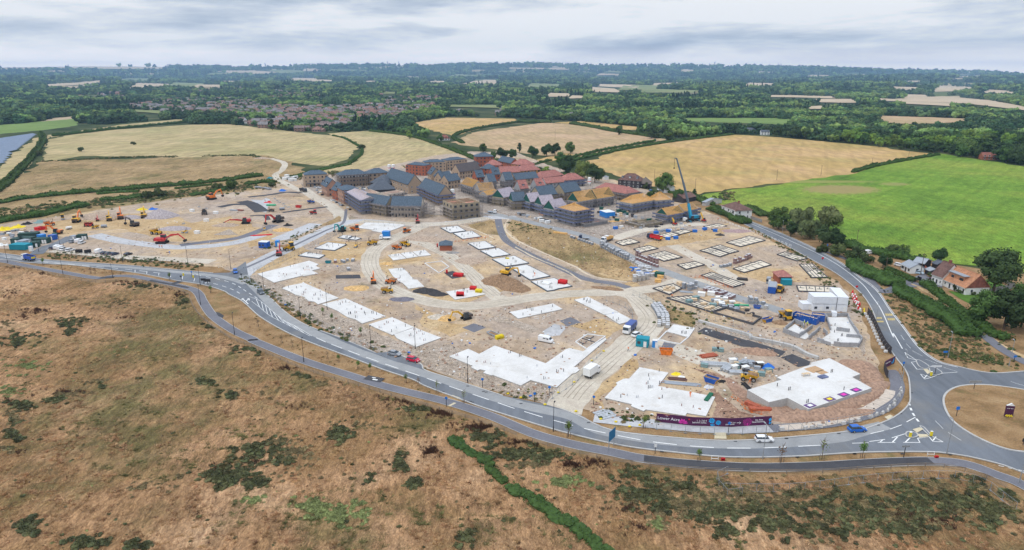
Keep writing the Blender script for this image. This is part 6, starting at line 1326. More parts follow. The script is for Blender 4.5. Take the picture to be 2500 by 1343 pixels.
for a in (('stony bank along the right edge of the podium deck',z3([(1235,700)])[0],20,4.2,1.7,h_rd,rz_e,'earth_bank','earth bank',.12),('brown soil heap with the yellow excavator on it',(1222,690),9,6.5,3.4,h_br,-.3),('lower brown soil heap in front of the yellow excavator',(1258,705),8,5,2.6,h_br,-.5),('low pinkish gravel mound above the brown soil heap',(1148,638),8,6,1.1,h_pk),('black tarmac planings heap',(1040,713),6,3.4,1.8,h_bk,-.2),('smaller grey black planings heap',(1068,720),4.5,2.6,1.1,h_bk,-.2),('orange sand heap on flat ground beside the digger',(872,705),6,3.8,.9,h_sd),('small golden sand heap on the bend of the haul road',(945,645),3.2,2.4,1.,h_sd),('pale gravel heap next to the orange sand by the small digger',(1068,776),3.5,2.8,1.2,h_st),('orange sand heap by the small yellow armed digger',(1092,780),3.8,2.8,1.5,h_sd),
 ('dark grey flat gravel spread below the yellow dumper',(982,732),5.5,3,.4,sm_('heap_slate',(.16,.15,.18))),('large cone of grey gravel in the left yard',(392,530),11,8,5.,h_gr,0,'gravel_heap','gravel heap',.06),('long rough brown heap behind the left excavators',(240,532),14,8,3.4,h_tan if False else h_pk),('low grey mound left of the gravel cone',(320,533),8,5,2,h_gr),('flat grey mound by the yellow backhoe',(428,560),10,5,1.8,h_gr),('brown heap left of the red dumper',(552,552),8,4,1.8,h_pk),('small brown heap under the orange digging excavator',(548,487),5,3.5,1.8,h_pk),('sandy heap beside the dark excavator pair',(690,563),6,4,1.6,h_sd),('rubble mound of broken ground by the backhoe loader',(1040,585),13,6,1.3,h_pk,-.2),('red brown spoil bank behind the stacked materials',(1846,862),8,2.4,1.7,h_rd,-.25),('red spoil heap right of the podium deck',(2100,905),6,8,2.6,h_rd),('long red earth bank in front of the podium deck',(1995,1016),16,3.,2.0,h_rd,.15),('red earth bank under the trench boxes',(1870,1000),5,4,.9,h_rd),('dark gravel heap near the roadside weeds',(1758,575),3,2,1.1,h_bk),('pinkish flat aggregate bed near the roadside',(1795,565),9,5,.3,sm_('heap_pink',(.36,.25,.24))),('round cobble heap beside the brick hut',(1104,618),3.6,2.4,.7,sm_('heap_cobble',(.24,.23,.22))),('small brown heap beside the yellow wheeled loader',(1905,790),3.,2.2,1.3,h_br),('soil ridge along the near bend of the fenced path',(1485,706),8,2,.9,h_br,-.35),('yellow brown stripped bank behind the left pile',(640,388),10,3,1.8,h_pk),('brown earth windrow at the end of the pond path',(1735,560),14,2.2,1.,h_pk,.4)):
 heap(*a,seed=len(a[0])%9,flat='podium deck' in a[0]and 'stony' in a[0])
# ---------------------------------------------------------------- block and brick packs
pk_m={'grey':bm_('grey_block_pack',(.27,.29,.32),.25,4.),'brown':bm_('brown_brick_pack',(.27,.17,.165),.25,4.),'pale':bm_('pale_block_pack',(.46,.44,.41),.2,4.)}
wrap=mat('pack_wrap',(.55,.55,.56),.35,.25,2.)
def pack_proto(m,nm):
 root=empty(nm,(0,0,0));w=.62;mb=MB()
 for i in range(3):
  for j in range(2):mb.box(-w+i*w*.667,-w+(i+.96)*w*.667,-w+j*w,-w+(j+.96)*w,.14,1.18+.02*((i+j)%2))
 mb.build('blocks',m,root);MB().box(-w*.96,w*.96,-w*.96,w*.96,1.19,1.24).build('top_wrap',wrap,root)
 p=MB();[p.box(-w,w,y-.08,y+.08,0,.12)for y in (-.5,0,.5)];p.build('pallet',timber2,root);return Proto(root)
PK={k:pack_proto(m,'brick_pack' if k=='brown' else 'block_pack')for k,m in pk_m.items()}
NPK=0
def packs(kind,pl,rows,gap,label,lv=1,miss=.1):
 global NPK
 c=resample(line_world(pl,5),gap);rr=random.Random(len(label))
 for i,p in enumerate(c[:-1]):
  d=(c[i+1]-p).normalized();nr=Vector((-d.y,d.x,0));rz=math.atan2(d.y,d.x)
  for r in range(rows):
   if rr.random()<miss:continue
   q=p+nr*(r*1.45+rr.uniform(-.1,.1));s=rr.uniform(.98,1.1)
   for l in range(rr.choice((lv,lv,max(1,lv-1)))):
    PK[kind].put((q.x,q.y,.2+l*1.26*s),rz+rr.uniform(-.08,.08),s,label,'brick pack' if kind=='brown' else 'block pack',label.replace('pack','packs'));NPK+=1
packs('grey',[(1462,602),(1500,622),(1540,640)],2,1.9,'grey block pack in the long double row beside the tarmac site road',2)
packs('grey',[(1395,582),(1425,592),(1455,602)],1,2.2,'grey block pack at the upper end of the tarmac site road',1)
packs('pale',[(1540,640),(1560,652),(1590,665)],2,1.9,'pale wrapped pack in the lower end of the double row',1)
packs('brown',[(1556,626),(1580,636),(1615,650)],1,1.9,'brown brick pack in the single row across the tarmac site road',2,.05)
packs('brown',[(1556,636),(1580,645),(1612,657)],1,2.0,'brown brick pack in the second line across the tarmac site road',1)
packs('grey',zR([(830,470),(900,450),(1040,460)]),3,1.7,'grey block pack in the square stack beside the big foundation',2,.05)
packs('brown',zR([(1080,480),(1230,520),(1400,580)]),3,1.8,'brown brick pack in the triple row beside the big foundation',1,.1)
packs('brown',zR([(1420,600),(1580,640)]),3,1.7,'brown brick pack at the lower end of the triple row',1,.2)
packs('grey',zR([(1830,690),(1960,700),(2060,750)]),2,1.8,'grey block pack near the green tube',2,.1)
packs('pale',zR([(2080,770),(2180,790),(2250,800)]),1,2.2,'pale long pack right of the green tube',1,0)
packs('grey',[(1590,748),(1601,762),(1608,775),(1612,785)],3,1.7,'grey block pack in the stack on the bend of the haul road',1,.05)
packs('pale',[(1608,782),(1610,795),(1606,806)],3,1.8,'pale block pack in the stack on the bend of the haul road',1,.2)
packs('grey',[(840,643),(858,640),(880,640)],2,2.1,'grey block pack in the cluster inside the left loop road',1,.15)
packs('brown',[(819,643),(836,642)],2,1.8,'brown brick pack at the left end of the cluster in the loop road',1,0)
packs('grey',[(852,662),(870,660)],2,2.0,'grey block pack on the pale yard inside the loop road',1,.2)
packs('brown',w2([(300,1150),(420,1110),(560,1050)]),1,1.9,'red brown brick pack in the curved row between dark foundations',2,.0)
packs('grey',w2([(110,1200),(200,1185),(260,1160)]),1,2.0,'grey block pack at the left end of the curved row',1,0)
packs('pale',zQ([(680,1060),(800,1040),(960,1010)]),1,2.3,'pale pallet pack at the end of the storage heap',2,.0)
packs('brown',zQ([(1180,850),(1260,850)]),2,2.4,'brown brick pack alone beside the small corner foundation',1,.2)
packs('grey',[(625,460),(645,462),(662,466)],2,2.6,'grey block pack behind the weedy bank at the site top left',1,.2)
print('packs',NPK)
# ---------------------------------------------------------------- loose materials
def stack(label,p,n,L_,w,h,m,rz,name='pipe_bundle',cat='pipe bundle',rnd=0.):
 c=at(*p);mb=MB()
 for i in range(n):
  for k in range(2 if h>.5 else 1):y=-w/2+w*(i+.5)/n;a=R.uniform(-rnd,rnd);mb.bar((-L_/2+a,y,.12+k*h*.5),(L_/2+a,y+R.uniform(-rnd,rnd)*.3,.12+k*h*.5),w/n*.9,h*.45,n=8 if 'pipe' in name or 'tube' in name else 4)
 o=mb.build(name,m);o.location=(c.x,c.y,.22);o.rotation_euler=(0,0,rz);return tag(o,label,cat)
silver=mat('galvanised_steel',(.50,.52,.54),.45,.2,2.,metal=.5);redox=bm_('red_oxide_steel',(.42,.11,.06),.25);teal=bm_('teal_paint',(.02,.22,.27),.15);greenp=bm_('green_pipe',(.02,.40,.20),.12);bluep=bm_('blue_plastic',(.03,.16,.55),.15);redp=bm_('red_plastic',(.62,.025,.03),.12);greyt=bm_('teal_grey_crate',(.20,.30,.30),.2)
for a in (('long green tube lying by the big foundation',zR([(1620,733)])[0],1,8,1.0,.9,greenp,-.05,'green_tube','tube'),('stack of red oxide steel beams by the material yard',y9([(1295,500)])[0],4,5,2.2,.6,redox,.3,'steel_beams','steel beams',.5),
 ('left bundle of galvanised steel lengths in the material yard',y9([(1370,600)])[0],7,8,2.6,.9,silver,-.15,'steel_bundle','steel bundle',.4),('middle bundle of galvanised steel in the material yard',y9([(1500,640)])[0],5,5,2.4,1.1,silver,.9,'steel_bundle','steel bundle',.4),('right bundle of galvanised steel in the material yard',y9([(1670,690)])[0],6,8,2.2,.8,silver,-.15,'steel_bundle','steel bundle',.4),
 ('pair of black pipes by the podium',z3([(190,560)])[0],2,4.6,1.6,.5,black,ang(*z3([(150,520),(230,600)])),'pipe_bundle','pipes'),('brown timber planks by the yellow sacks',y9([(960,750)])[0],5,5,1.8,.4,bm_('brown_plank',(.12,.06,.05)),-.2,'plank_stack','plank stack',.4),('grey planks lying below the yellow sacks',y9([(1000,800)])[0],5,10,2.,.3,lead,-.2,'plank_stack','plank stack',.8),('dark green trench box on the white slab',y9([(1297,960)])[0],3,5.,1.1,.8,bm_('deep_green',(.02,.14,.08)),1.0,'trench_box','trench box'),
 ('pink edged trench sheets standing in the red pit',z3([(340,830)])[0],3,5.5,1.6,1.2,redox,-.1,'trench_sheets','trench sheets',.3),('rust red trench sheets left of the red pit',z3([(250,780)])[0],2,4,1.4,1.2,redox,-.9,'trench_sheets','trench sheets',.3),('metal deck sheets lying by the pavement',z8([(550,168)])[0],5,4.5,4.4,.3,silver,.5,'metal_sheets','metal sheets',.3),('blue tubes laid in the storage heap by the fenced path',zQ([(690,850)])[0],4,5,1.8,.5,bluep,-.5,'pipe_bundle','pipes'),('grey steel bars near the pile of frames',zR([(770,500)])[0],6,5,2,.4,lead,-.3,'steel_bundle','steel bundle',.4),
 ('green pipe bundle in the left part of the site',zM([(1355,463)])[0],3,6,2.2,.9,greenp,.05,'pipe_bundle','pipes'),('red and white barrier planks by the dark excavators',zM([(1220,870)])[0],4,10,2.4,.5,redp,.25,'plank_stack','plank stack',.8),('long roof joists in front of the netted pyramid block',C_([(850,1190)])[0],5,12,3,.5,timber,.25,'joist_stack','joist stack',.8),('orange timber bundles along the tarmac site road',[(1368,571)][0],3,8,1.4,.8,timber,-.45,'joist_stack','joist stack',.4),('yellow timber lengths beside the crane jib legs',C_([(2150,1180)])[0],4,8,2,.5,timber,-.3,'joist_stack','joist stack',.4),('dark roofing sheets on the ground left of the crane',C_([(1420,1285)])[0],3,8,1.6,.3,black,.3,'sheet_stack','sheet stack',.4),
 ('grey pipes by the left loader',zM([(850,530)])[0],4,6,2,.6,lead,-.3,'pipe_bundle','pipes',.4),('brown timber sleepers beside the grey pipes',zM([(930,530)])[0],5,5,2.4,.6,redt,-.5,'sleeper_stack','sleeper stack',.4),('white boards stacked on the dark edged slab',zP([(640,985)])[0],6,3.4,3.2,1.2,whitew,-.5,'board_stack','board stack'),('dark pallets stack at the right of the long foundation',zR([(1690,300)])[0],4,4,2,1.,darkw,-.3,'pallet_stack','pallet stack',.4)):stack(*a)
def crates(label,pxs,m,name='crate',cat='crate',s=1.3,group=None):
 for p in pxs:
  o=MB().box(-s*.75,s*.75,-s/2,s/2,0,s*.75).box(-s*.8,s*.8,-s*.55,s*.55,s*.755,s*.85).build(name,m);c=at(*p);o.location=(c.x,c.y,.2);o.rotation_euler=(0,0,R.uniform(-.5,.5));tag(o,label,cat,group or label+'s')
crates('teal grey stillage crate in the material yard',y9([(1370,440),(1425,445),(1250,615),(1620,630),(1680,625)])+z3([(110,350),(170,355),(350,440),(430,400)]),greyt,'stillage','stillage')
crates('wrapped bundle in the colourful storage heap',[(1560+R.uniform(-25,45),662+R.uniform(-12,18))for _ in range(14)],wrap,'wrapped_bundle','bundle',1.5)
crates('blue wrapped bundle in the colourful storage heap',[(1550,660),(1560,668),(1580,674),(1572,680),(1590,668)],bluep,'wrapped_bundle','bundle',1.4)
crates('orange topped pack in the colourful storage heap',[(1600,670),(1612,680),(1606,690)],timber,'timber_pack','timber pack',1.6)
crates('dark green crate at the corner of the storage heap',zQ([(1060,980)]),dgreen,'crate','crate',2.4)
crates('white insulation pack between brick packs and big foundation',zR([(1020,560),(1310,630),(1390,640),(1180,550)]),whitew,'insulation_pack','insulation pack',1.8)
crates('cream block pack standing inside the big foundation',zR([(440,480),(490,490),(540,460),(690,390),(730,400),(660,370),(480,450),(900,650),(1060,720),(1180,780),(1120,800)]),timber2,'cream_pack','block pack',1.4)
crates('grey frame pack inside the big foundation',zR([(930,620),(1210,740),(820,680)]),greyt,'frame_pack','pack',1.6)
crates('blue wrapped pallet near the crane foundations',zQ([(390,250),(1195,292),(1600,298),(1750,268),(1190,415),(1310,400),(1910,290),(1010,320)]),bluep,'wrapped_pallet','pallet',1.6)
crates('dark pallet of materials in the scaffolded yard',C_([(980,1090),(860,1040),(580,1000),(830,1190),(940,1060),(1350,1190)]),dgreen,'materials_pallet','pallet',1.8)
crates('white bulk bag by the dark lorry',zM([(1540,110),(1600,100),(1640,100),(1690,90),(1620,130),(1670,125),(1570,70)]),whitew,'bulk_bag','bulk bag',2.4)
crates('white bulk bag on the left part of the site',zM([(275,545),(600,575),(345,845),(470,680)]),whitew,'bulk_bag','bulk bag',1.8)
crates('pink red barrier stack by the left yard',zL([(560,790),(600,790),(520,800)]),redp,'barrier_stack','barriers',2.)
crates('pale bag on the road corner near the mound path',[(1318,537),(1322,543),(1336,546)],whitew,'bulk_bag','bulk bag',1.8)
RR=random.Random(3)
def area(poly,n):
 o=[];P_=poly;xs=[p[0]for p in P_];ys=[p[1]for p in P_]
 while len(o)<n:
  q=(RR.uniform(min(xs),max(xs)),RR.uniform(min(ys),max(ys)))
  if inside(q,P_):o.append(q)
 return o
ya=zR([(1100,640),(1500,660),(1900,850),(1800,900),(1400,760)]);yb=z3([(0,260),(200,300),(380,340),(470,420),(300,450),(50,400)]);yc=zQ([(380,130),(1000,130),(1600,170),(1500,260),(900,330),(420,260)]);yd=C_([(420,1010),(980,1010),(1400,1140),(1100,1180),(700,1150)]);ye=B_([(930,880),(1300,1020),(1900,1180),(2100,1250),(1500,1090)]);yf=A_([(700,620),(1300,640),(1350,760),(1000,700)]);yg=zL([(0,840),(330,790),(640,860),(200,900),(0,950)]);yh=A_([(450,640),(600,780),(950,960),(1150,1060),(900,980),(500,740)])
for w,pl in (('between green tube and block packs',ya),('in the steel material yard',yb),('in front of the crane row',yc),('in the scaffolded yard',yd),('along the foot of the membrane roofed rows',ye),('in the court of the curved block',yf),('behind the left cabin group',yg),('along the road by the curved block',yh)):
 for c_,m,k,nm in (('pale',timber2,9,'board pack'),('grey',lead,8,'frame stack'),('white',whitew,4,'bag pile'),('dark',darkw,6,'pipe crate')):crates(f'{c_} {nm} {w}',area(pl,k),m,nm.replace(' ','_'),nm,RR.uniform(.9,1.5),f'{c_} {nm}s {w}')
for i,(lb,p,m,s)in enumerate((('yellow plastic pipe heap at the far left edge',(10,562),yel,4.5),('yellow plastic pipe heap right of the far left one',(44,556),yel,4.),('black pipe coil heap beside the yellow heaps',(66,548),black,3.4),('grey green rubbish heap behind the yellow heaps',(98,544),greyt,4),('yellow green materials heap behind the gravel cone',(348,513),yel,3.4),('blue tarpaulin covered heap left of the gravel cone top',(375,512),bluep,3.2),('turquoise tarpaulin heap beside the dirt track',(659,436),teal,3.4),('white waste heap at the far left edge',(6,600),whitew,3),('blue sheeting heap beside the block stacks',(690,466),bluep,3),('yellow sack heap on the corner of the white slab',(1651,915),yel,1.6),('white sack heap beside the yellow sacks',(1664,922),whitew,1.2),('blue pipe tangle at the end of the material yard',z3([(420,350)])[0],bluep,2.6),('yellow bag heap in the material yard',z3([(290,330)])[0],yel,1.4),('grey rubble and pipe heap in the material yard',z3([(200,300)])[0],lead,3),('blue and white plastic scrap by the yellow roofed skip',y9([(1300,835)])[0],wrap,1.6),('dark rubber scrap right of the skip',y9([(1440,775)])[0],black,1.3),('black sheeting pile by the dark excavators',zM([(1590,735)])[0],black,3),('red valve and pipe heap beside the green pipe',zM([(1310,420)])[0],redp,2.8),('rusty rubble pile right of the yellow wheeled loader',z1([(290,1030)])[0],redox,1.8),('blue material pile near the junction road',zM([(1510,265)])[0],bluep,2.6))):
 h_=heap(lb,p,s,s*.7,s*.35,m,.3,'materials_heap','materials heap',.9,i+2)
def pstack(label,p,w,d,h,m,rz,z=.2):
 c=at(p[0],p[1],z);mb=MB()
 for i in range(4):mb.box(-w/2,w/2,-d/2+d*i/4,-d/2+d*(i+.85)/4,0,h*R.uniform(.85,1));
 mb.box(-w/2+.1,w/2-.1,-d/2,d/2,.1,h*.5);o=mb.build('plastic_barrier_stack',m);o.location=c;o.rotation_euler=(0,0,rz);return tag(o,label,'plastic barriers')
for a in (('large red plastic barrier stack on the dark edged slab',zP([(860,960)])[0],3.4,2.6,1.5,redp,-.5,.6),('red plastic barrier stack on the black tarmac patch',zO([(1280,840)])[0],4,2.6,1.3,redp,-.3),('red plastic barrier alone left of the stack on the tarmac patch',zO([(1115,800)])[0],.8,1,1.6,redp,.2),('red plastic frame stack on the white slab',zO([(1305,1120)])[0],3,2,1.6,redp,0.,.5),('red plastic barrier stack at the right corner of the white slab',zO([(1490,1030)])[0],2.6,1.8,1.3,redp,-.2,.5),('yellow plastic barrier stack beside the red one on the white slab',zO([(1570,1070)])[0],2.6,1.8,1.3,yel,-.2,.5),('yellow plastic barriers behind the grey trailer',z5([(860,510)])[0],2.8,1.4,1.2,yel,.6),('red barrier near the brick hut',zO([(980,430)])[0],.6,.8,2.,redp,0),('yellow box on the dark edged slab',zP([(105,625)])[0],1.6,.7,.6,yel,-.2,.6),('red notice board on the gable of the verge works',z8([(1453,512)])[0],.9,.3,.7,redp,0),('pinkish red sign base at the verge works near the roundabout',z4([(553,1122)])[0],.8,.4,.6,redp,0)):pstack(*a)
# ---------------------------------------------------------------- vehicles
def paint(n,c):return mat(n,c,.4 if n.startswith('plant')else .28,.3 if n.startswith('plant')else .05,1.2,spec=.5)
tyre=bm_('tyre',(.025,.025,.027),.2);rim=mat('wheel_rim',(.45,.46,.48),.4,.1,2.,metal=.6);carglass=mat('car_glass',(.03,.045,.06),.08,.1,1.,spec=.7);lampw=bm_('headlight',(.8,.8,.76),.02);lampr=bm_('tail_light',(.5,.02,.02),.02);plate=bm_('number_plate',(.72,.6,.08),.02);under=bm_('underbody',(.03,.03,.033),.1)
def wheel(root,x,y,r,w=.24,name='wheel'):
 mb=MB().bar((0,-w/2,0),(0,w/2,0),r*2,n=16,mi=0).bar((0,-w/2-.01,0),(0,w/2+.01,0),r*1.15,n=12,mi=1);o=mb.build(name,[tyre,rim],root);o.location=(x,y,r);return o
def loft(secs,mi=0,mb=None):
 mb=mb or MB();vs=[]
 for x,wl,zl,wh,zh in secs:
  zm=zl+(zh-zl)*.55;wm=max(wl,wh)*1.02 if abs(wl-wh)<.25 else (wl+wh)/2
  vs+=[(x,-wl,zl),(x,-wm,zm),(x,-wh,zh),(x,wh,zh),(x,wm,zm),(x,wl,zl)]
 n=len(secs);fs=[tuple(range(6))[::-1],tuple(range(6*(n-1),6*n))]
 for i in range(n-1):
  for j in range(6):k=(j+1)%6;fs.append((6*i+j,6*i+k,6*i+6+k,6*i+6+j))
 return mb.add(vs,fs,mi)
def car(label,rear,front,col,kind='hatch',group=None,name='parked_car',cat='car',L_=4.3):
 a,b=at(*rear),at(*front);c=(a+b)/2;rz=math.atan2(b.y-a.y,b.x-a.x);m=paint('paint_'+col,PAINT[col]);root=empty(name,(c.x,c.y,.27),rz,label,cat,group)
 if kind in ('van','minibus'):
  L_=5.0;H=1.98;b_=loft([(-2.48,.92,.35,.84,1.90),(-2.4,.97,.3,.88,H),(.7,.97,.3,.88,H),(1.35,.97,.3,.82,1.72),(1.85,.96,.3,.85,1.12),(2.4,.90,.32,.78,.92),(2.5,.8,.4,.7,.7)]);b_.build('body',m,root)
  g=MB();g.add([(1.40,-.72,1.66),(1.40,.72,1.66),(1.88,.80,1.16),(1.88,-.80,1.16)],[(0,1,2,3)]);g.v=[(x+.05,y,z+.03)for x,y,z in g.v];g.build('windscreen',carglass,root)
  s=MB();
  for y in (-1,1):s.box(.55,1.35,y*.95-.03,y*.95+.03,1.12,1.62);s.box(-.6,.35,y*.95-.03,y*.95+.03,1.15,1.62)
  s.build('side_window',carglass,root);wx=1.55
 else:
  hh={'hatch':1.46,'suv':1.62,'saloon':1.42,'mpv':1.68}[kind];f=1 if kind !='suv' else 1.05;sed=kind=='saloon'
  loft([(-2.15*f,.72,.40,.70,.80),(-2.05*f,.86,.28,.80,.96),(-1.2,.90,.24,.84,.97),(.9,.90,.24,.84,.95),(1.6,.88,.25,.78,.84),(2.05*f,.80,.30,.68,.70),(2.15*f,.66,.38,.60,.58)]).build('body',m,root)
  rx=-1.25 if sed else-1.75
  gl=loft([(rx-.45*(2 if sed else .55),.78,.93,.74,.97),(rx,.82,.93,.62,hh-.05),(.15,.83,.93,.64,hh-.04),(1.05,.80,.93,.74,.955)]);gl.build('windows',carglass,root)
  loft([(rx-.08,.60,hh-.12,.56,hh-.02),(rx+.2,.66,hh-.07,.60,hh),(.0,.67,hh-.06,.60,hh),(.28,.62,hh-.12,.57,hh-.05)]).build('roof',m,root);wx=1.32
  pl=MB()
  for y in (-1,1):
   for x in (-.75,.02):pl.bar((x,y*.84,.93),(x+.02,y*.68,hh-.06),.07)
  pl.build('pillar',m,root)
 for x in (-wx,wx):
  for y in (-.84,.84):wheel(root,x,y,.33)
 e=2.10 if kind not in ('van','minibus')else 2.42
 for y in (-.6,.6):MB().box(e-.14,e+.05,y-.16,y+.16,.60,.74).build('headlight',lampw,root);MB().box(-e-.05 if e<2.2 else-2.49,-e+.1,y-.14,y+.14,.66,.9).build('tail_light',lampr,root)
 MB().box(-e-.06,-e-.02,-.26,.26,.45,.57).build('number_plate',plate,root)
 for y in (-.98,.98):MB().box(.72,.9,y-.09,y+.09,.95,1.08).build('wing_mirror',m,root)
 return root
PAINT={'white':(.80,.80,.80),'blue':(.015,.13,.50),'silver':(.30,.32,.35),'grey':(.12,.14,.17),'red':(.55,.01,.05),'black':(.02,.022,.028),'navy':(.02,.035,.085),'maroon':(.10,.01,.025),'paleblue':(.45,.58,.68)}
for a in (('white hatchback driving on the near bend of the road',(1843,1079),(1886,1079),'white','hatch'),('bright blue car driving up to the roundabout',(2070,1056),(2113,1053),'blue','suv'),('silver grey saloon waiting in the lay-by behind the red car',(947,865),(981,872),'silver','saloon'),('red hatchback in the lay-by',(993,880),(1026,887),'red','hatch'),('dark grey people carrier driving past the arrow on the road',(630,713),(644,723),'grey','mpv'),('small blue car at the site junction',(574,664),(576,670),'blue','suv'),('white estate car parked behind the teal cabin',y9([(462,300)])[0],y9([(565,255)])[0],'white','suv')):car(*a,name='car')
for a in (('white crew van parked on the site below the slabs',(1313,832),(1352,840),'white','van'),('white van at the back of the site by the red tower block',(1146,386),(1160,384),'white','van')):car(*a,name='van',cat='van')
PKG=[((700,1065),(755,1045),'navy','hatch','dark car at the left end of the front parking row'),((755,1070),(815,1035),'white','van','first white van in the front parking row'),((800,1080),(870,1045),'white','van','second white van in the front parking row'),((840,1085),(905,1060),'white','suv','white car tucked in front of the second white van'),((905,1100),(1020,1070),'white','suv','white car parked askew at the right of the vans'),((1315,1125),(1390,1090),'white','van','white van at the left of the dark parked cars'),((1390,1140),(1460,1110),'navy','saloon','dark saloon next to the white van'),((1445,1145),(1535,1115),'grey','saloon','grey saloon in the middle of the dark parked cars'),((1525,1150),(1615,1125),'navy','hatch','navy hatchback at the right of the dark parked cars'),((1705,1155),(1800,1125),'black','saloon','black saloon parked alone at the right'),((950,985),(1035,950),'silver','suv','silver car in the back parking row'),((1035,985),(1120,945),'white','van','white van in the back parking row'),((1080,1000),(1165,965),'white','suv','white car at the right of the back parking row')]
for a,b,c,k,lb in PKG:car(lb,*zL([a,b]),c,k,cat='van' if k=='van' else 'car',name='parked_van' if k=='van' else 'parked_car')
for a in (('pale blue car on the drive by the telegraph pole',h3([(735,715)])[0],h3([(850,735)])[0],'paleblue','hatch'),('maroon car on the drive in front of the brown tiled house',h3([(950,815)])[0],h3([(1070,845)])[0],'maroon','hatch'),('white car behind the white garage',h3([(500,615)])[0],h3([(560,630)])[0],'white','hatch'),('pale caravan like car in the lane bushes',(2111,622),(2126,620),'white','van'),('blue car parked left of the white cottage',C_([(1340,715)])[0],C_([(1420,700)])[0],'blue','saloon'),('white car in front of the leftmost new block',A_([(495,665)])[0],A_([(560,660)])[0],'white','suv'),('second white van behind the red tower block',(1152,389),(1167,386),'white','van')):car(*a)
def lorry(label,rear,front,cabc,kind,bodyc,L_=8.5,name='lorry',cat='lorry'):
 a,b=at(*rear),at(*front);c=(a+b)/2;rz=math.atan2(b.y-a.y,b.x-a.x);root=empty(name,(c.x,c.y,.27),rz,label,cat);m=paint('paint_'+cabc,PAINT[cabc])if cabc in PAINT else cabc
 x1=L_/2;cl=2.0 if L_>7 else 1.7;ch=2.75 if L_>7 else 2.3
 loft([(x1-cl,1.15,.55,1.10,ch+.1),(x1-.35,1.15,.5,1.08,ch),(x1-.02,1.12,.5,1.05,1.55),(x1,1.1,.5,1.05,1.3)]).build('cab',m,root)
 g=MB();g.add([(x1-.30,-1.0,ch-.25),(x1-.30,1.0,ch-.25),(x1+.02,1.0,1.62),(x1+.02,-1.0,1.62)],[(0,1,2,3)]);g.v=[(x+.05,y,z+.03)for x,y,z in g.v]
 for y in (-1,1):g.box(x1-cl*.8,x1-.5,y*1.13-.03,y*1.13+.03,1.6,ch-.35)
 g.build('window',carglass,root);MB().box(-x1,x1-cl-.05,-.45,.45,.6,.9).build('chassis',under,root)
 xs=[x1-1.1,-x1+1.2]+([-x1+2.5]if L_>7 else [])+([x1-2.8]if L_>8 else [])
 for x in xs:
  for y in (-.95,.95):wheel(root,x,y,.5,.34)
 for y in (-.75,.75):MB().box(x1-.03,x1+.06,y-.2,y+.2,.75,.98).build('headlight',lampw,root)
 bx0,bx1=-x1,x1-cl-.2
 if kind=='box':MB().box(bx0,bx1+.1,-1.15,1.15,.95,3.3).build('box_body',bodyc,root);MB().box(bx0-.05,bx0-.003,-1.05,-.01,1.0,3.2).build('rear_door',whitew,root);MB().box(bx0-.05,bx0-.003,.01,1.05,1.0,3.2).build('rear_door',whitew,root)
 elif kind=='tip':
  mb=MB();mb.box(bx0,bx1,-1.22,1.22,.95,1.1)
  for y in (-1.22,1.12):mb.box(bx0,bx1,y,y+.1,1.1,2.5)
  mb.box(bx0,bx0+.1,-1.12,1.12,1.1,2.3);mb.box(bx1-.1,bx1,-1.12,1.12,1.1,2.7)
  for i in range(7):x=bx0+(bx1-bx0)*(i+.5)/7;mb.box(x-.06,x+.06,-1.28,-1.223,1.05,2.5);mb.box(x-.06,x+.06,1.223,1.28,1.05,2.5)
  mb.build('tipper_body',bodyc,root);MB().box(bx0+.15,bx1-.15,-1.05,1.05,1.9,2.05).build('load',under,root);MB().box(bx0-.03,bx0-.003,-.9,.9,1.3,2.1).build('tail_board',yel,root)
 elif kind=='bin':
  mb=MB();mb.box(bx0+1.2,bx1,-1.2,1.2,.95,3.0);mb.prism([(bx0,1.2),(bx0+1.2,.95),(bx0+1.2,3.0),(bx0+.5,3.0),(bx0,2.2)],-1.15,1.15,axis='y');mb.build('refuse_body',bodyc,root)
  for i in range(4):MB().box(bx0+1.6+i*1.1,bx0+2.5+i*1.1,-1.26,1.26,1.3,2.7).build('side_rib',net_m,root)
 else:
  MB().box(bx0,bx1,-1.2,1.2,.95,1.15).build('flat_bed',bodyc if kind=='flat' else under,root)
  if kind=='timber':
   for i in range(3):
    for j in range(2):MB().box(bx0+.1+i*1.95,bx0+1.9+i*1.95,-1.15+j*1.16,-.02+j*1.16,1.16,2.3+.5*(i>0 and j)).build('timber_load',timber,root)
   MB().box(bx0+4.0,bx0+5.8,-1.0,1.0,2.81,3.1).build('load_sheet',whitew,root)
 return root
lorry('blue tipper lorry with yellow tail board on the main road',(87,640),(55,633),'white','tip',paint('tipper_blue',(.03,.10,.45)),8.2,'tipper_lorry')
lorry('white box lorry driving up the haul road',z5([(1870,1000)])[0],z5([(2010,900)])[0],'white','box',whitew,6.4,'box_lorry')
lorry('blue refuse lorry with white cab on the bend of the haul road',y9([(480,185)])[0],y9([(390,265)])[0],'white','bin',paint('refuse_blue',(.03,.075,.30)),8.2,'refuse_lorry')
lorry('white cab lorry loaded with yellow timber frames',zP([(1560,360)])[0],zP([(1370,425)])[0],'white','timber',timber,9.,'flatbed_lorry')
lorry('black tipper lorry on the dirt road by the new blocks',zM([(1735,255)])[0],zM([(1855,290)])[0],'black','tip',darkw,9.,'tipper_lorry')
lorry('white flatbed truck beside the blue container',zN([(2270,355)])[0],zN([(2080,355)])[0],'white','flat',whitew,6.,'flatbed_truck')
lorry('red and dark tipper lorry by the brick edged foundations',zQ([(1100,440)])[0],zQ([(870,385)])[0],'navy','tip',redp,9.,'tipper_lorry')
lorry('small white truck by the roadless corner under the roofless block',B_([(1020,1060)])[0],B_([(1105,1065)])[0],'white','flat',lead,5.6,'flatbed_truck')
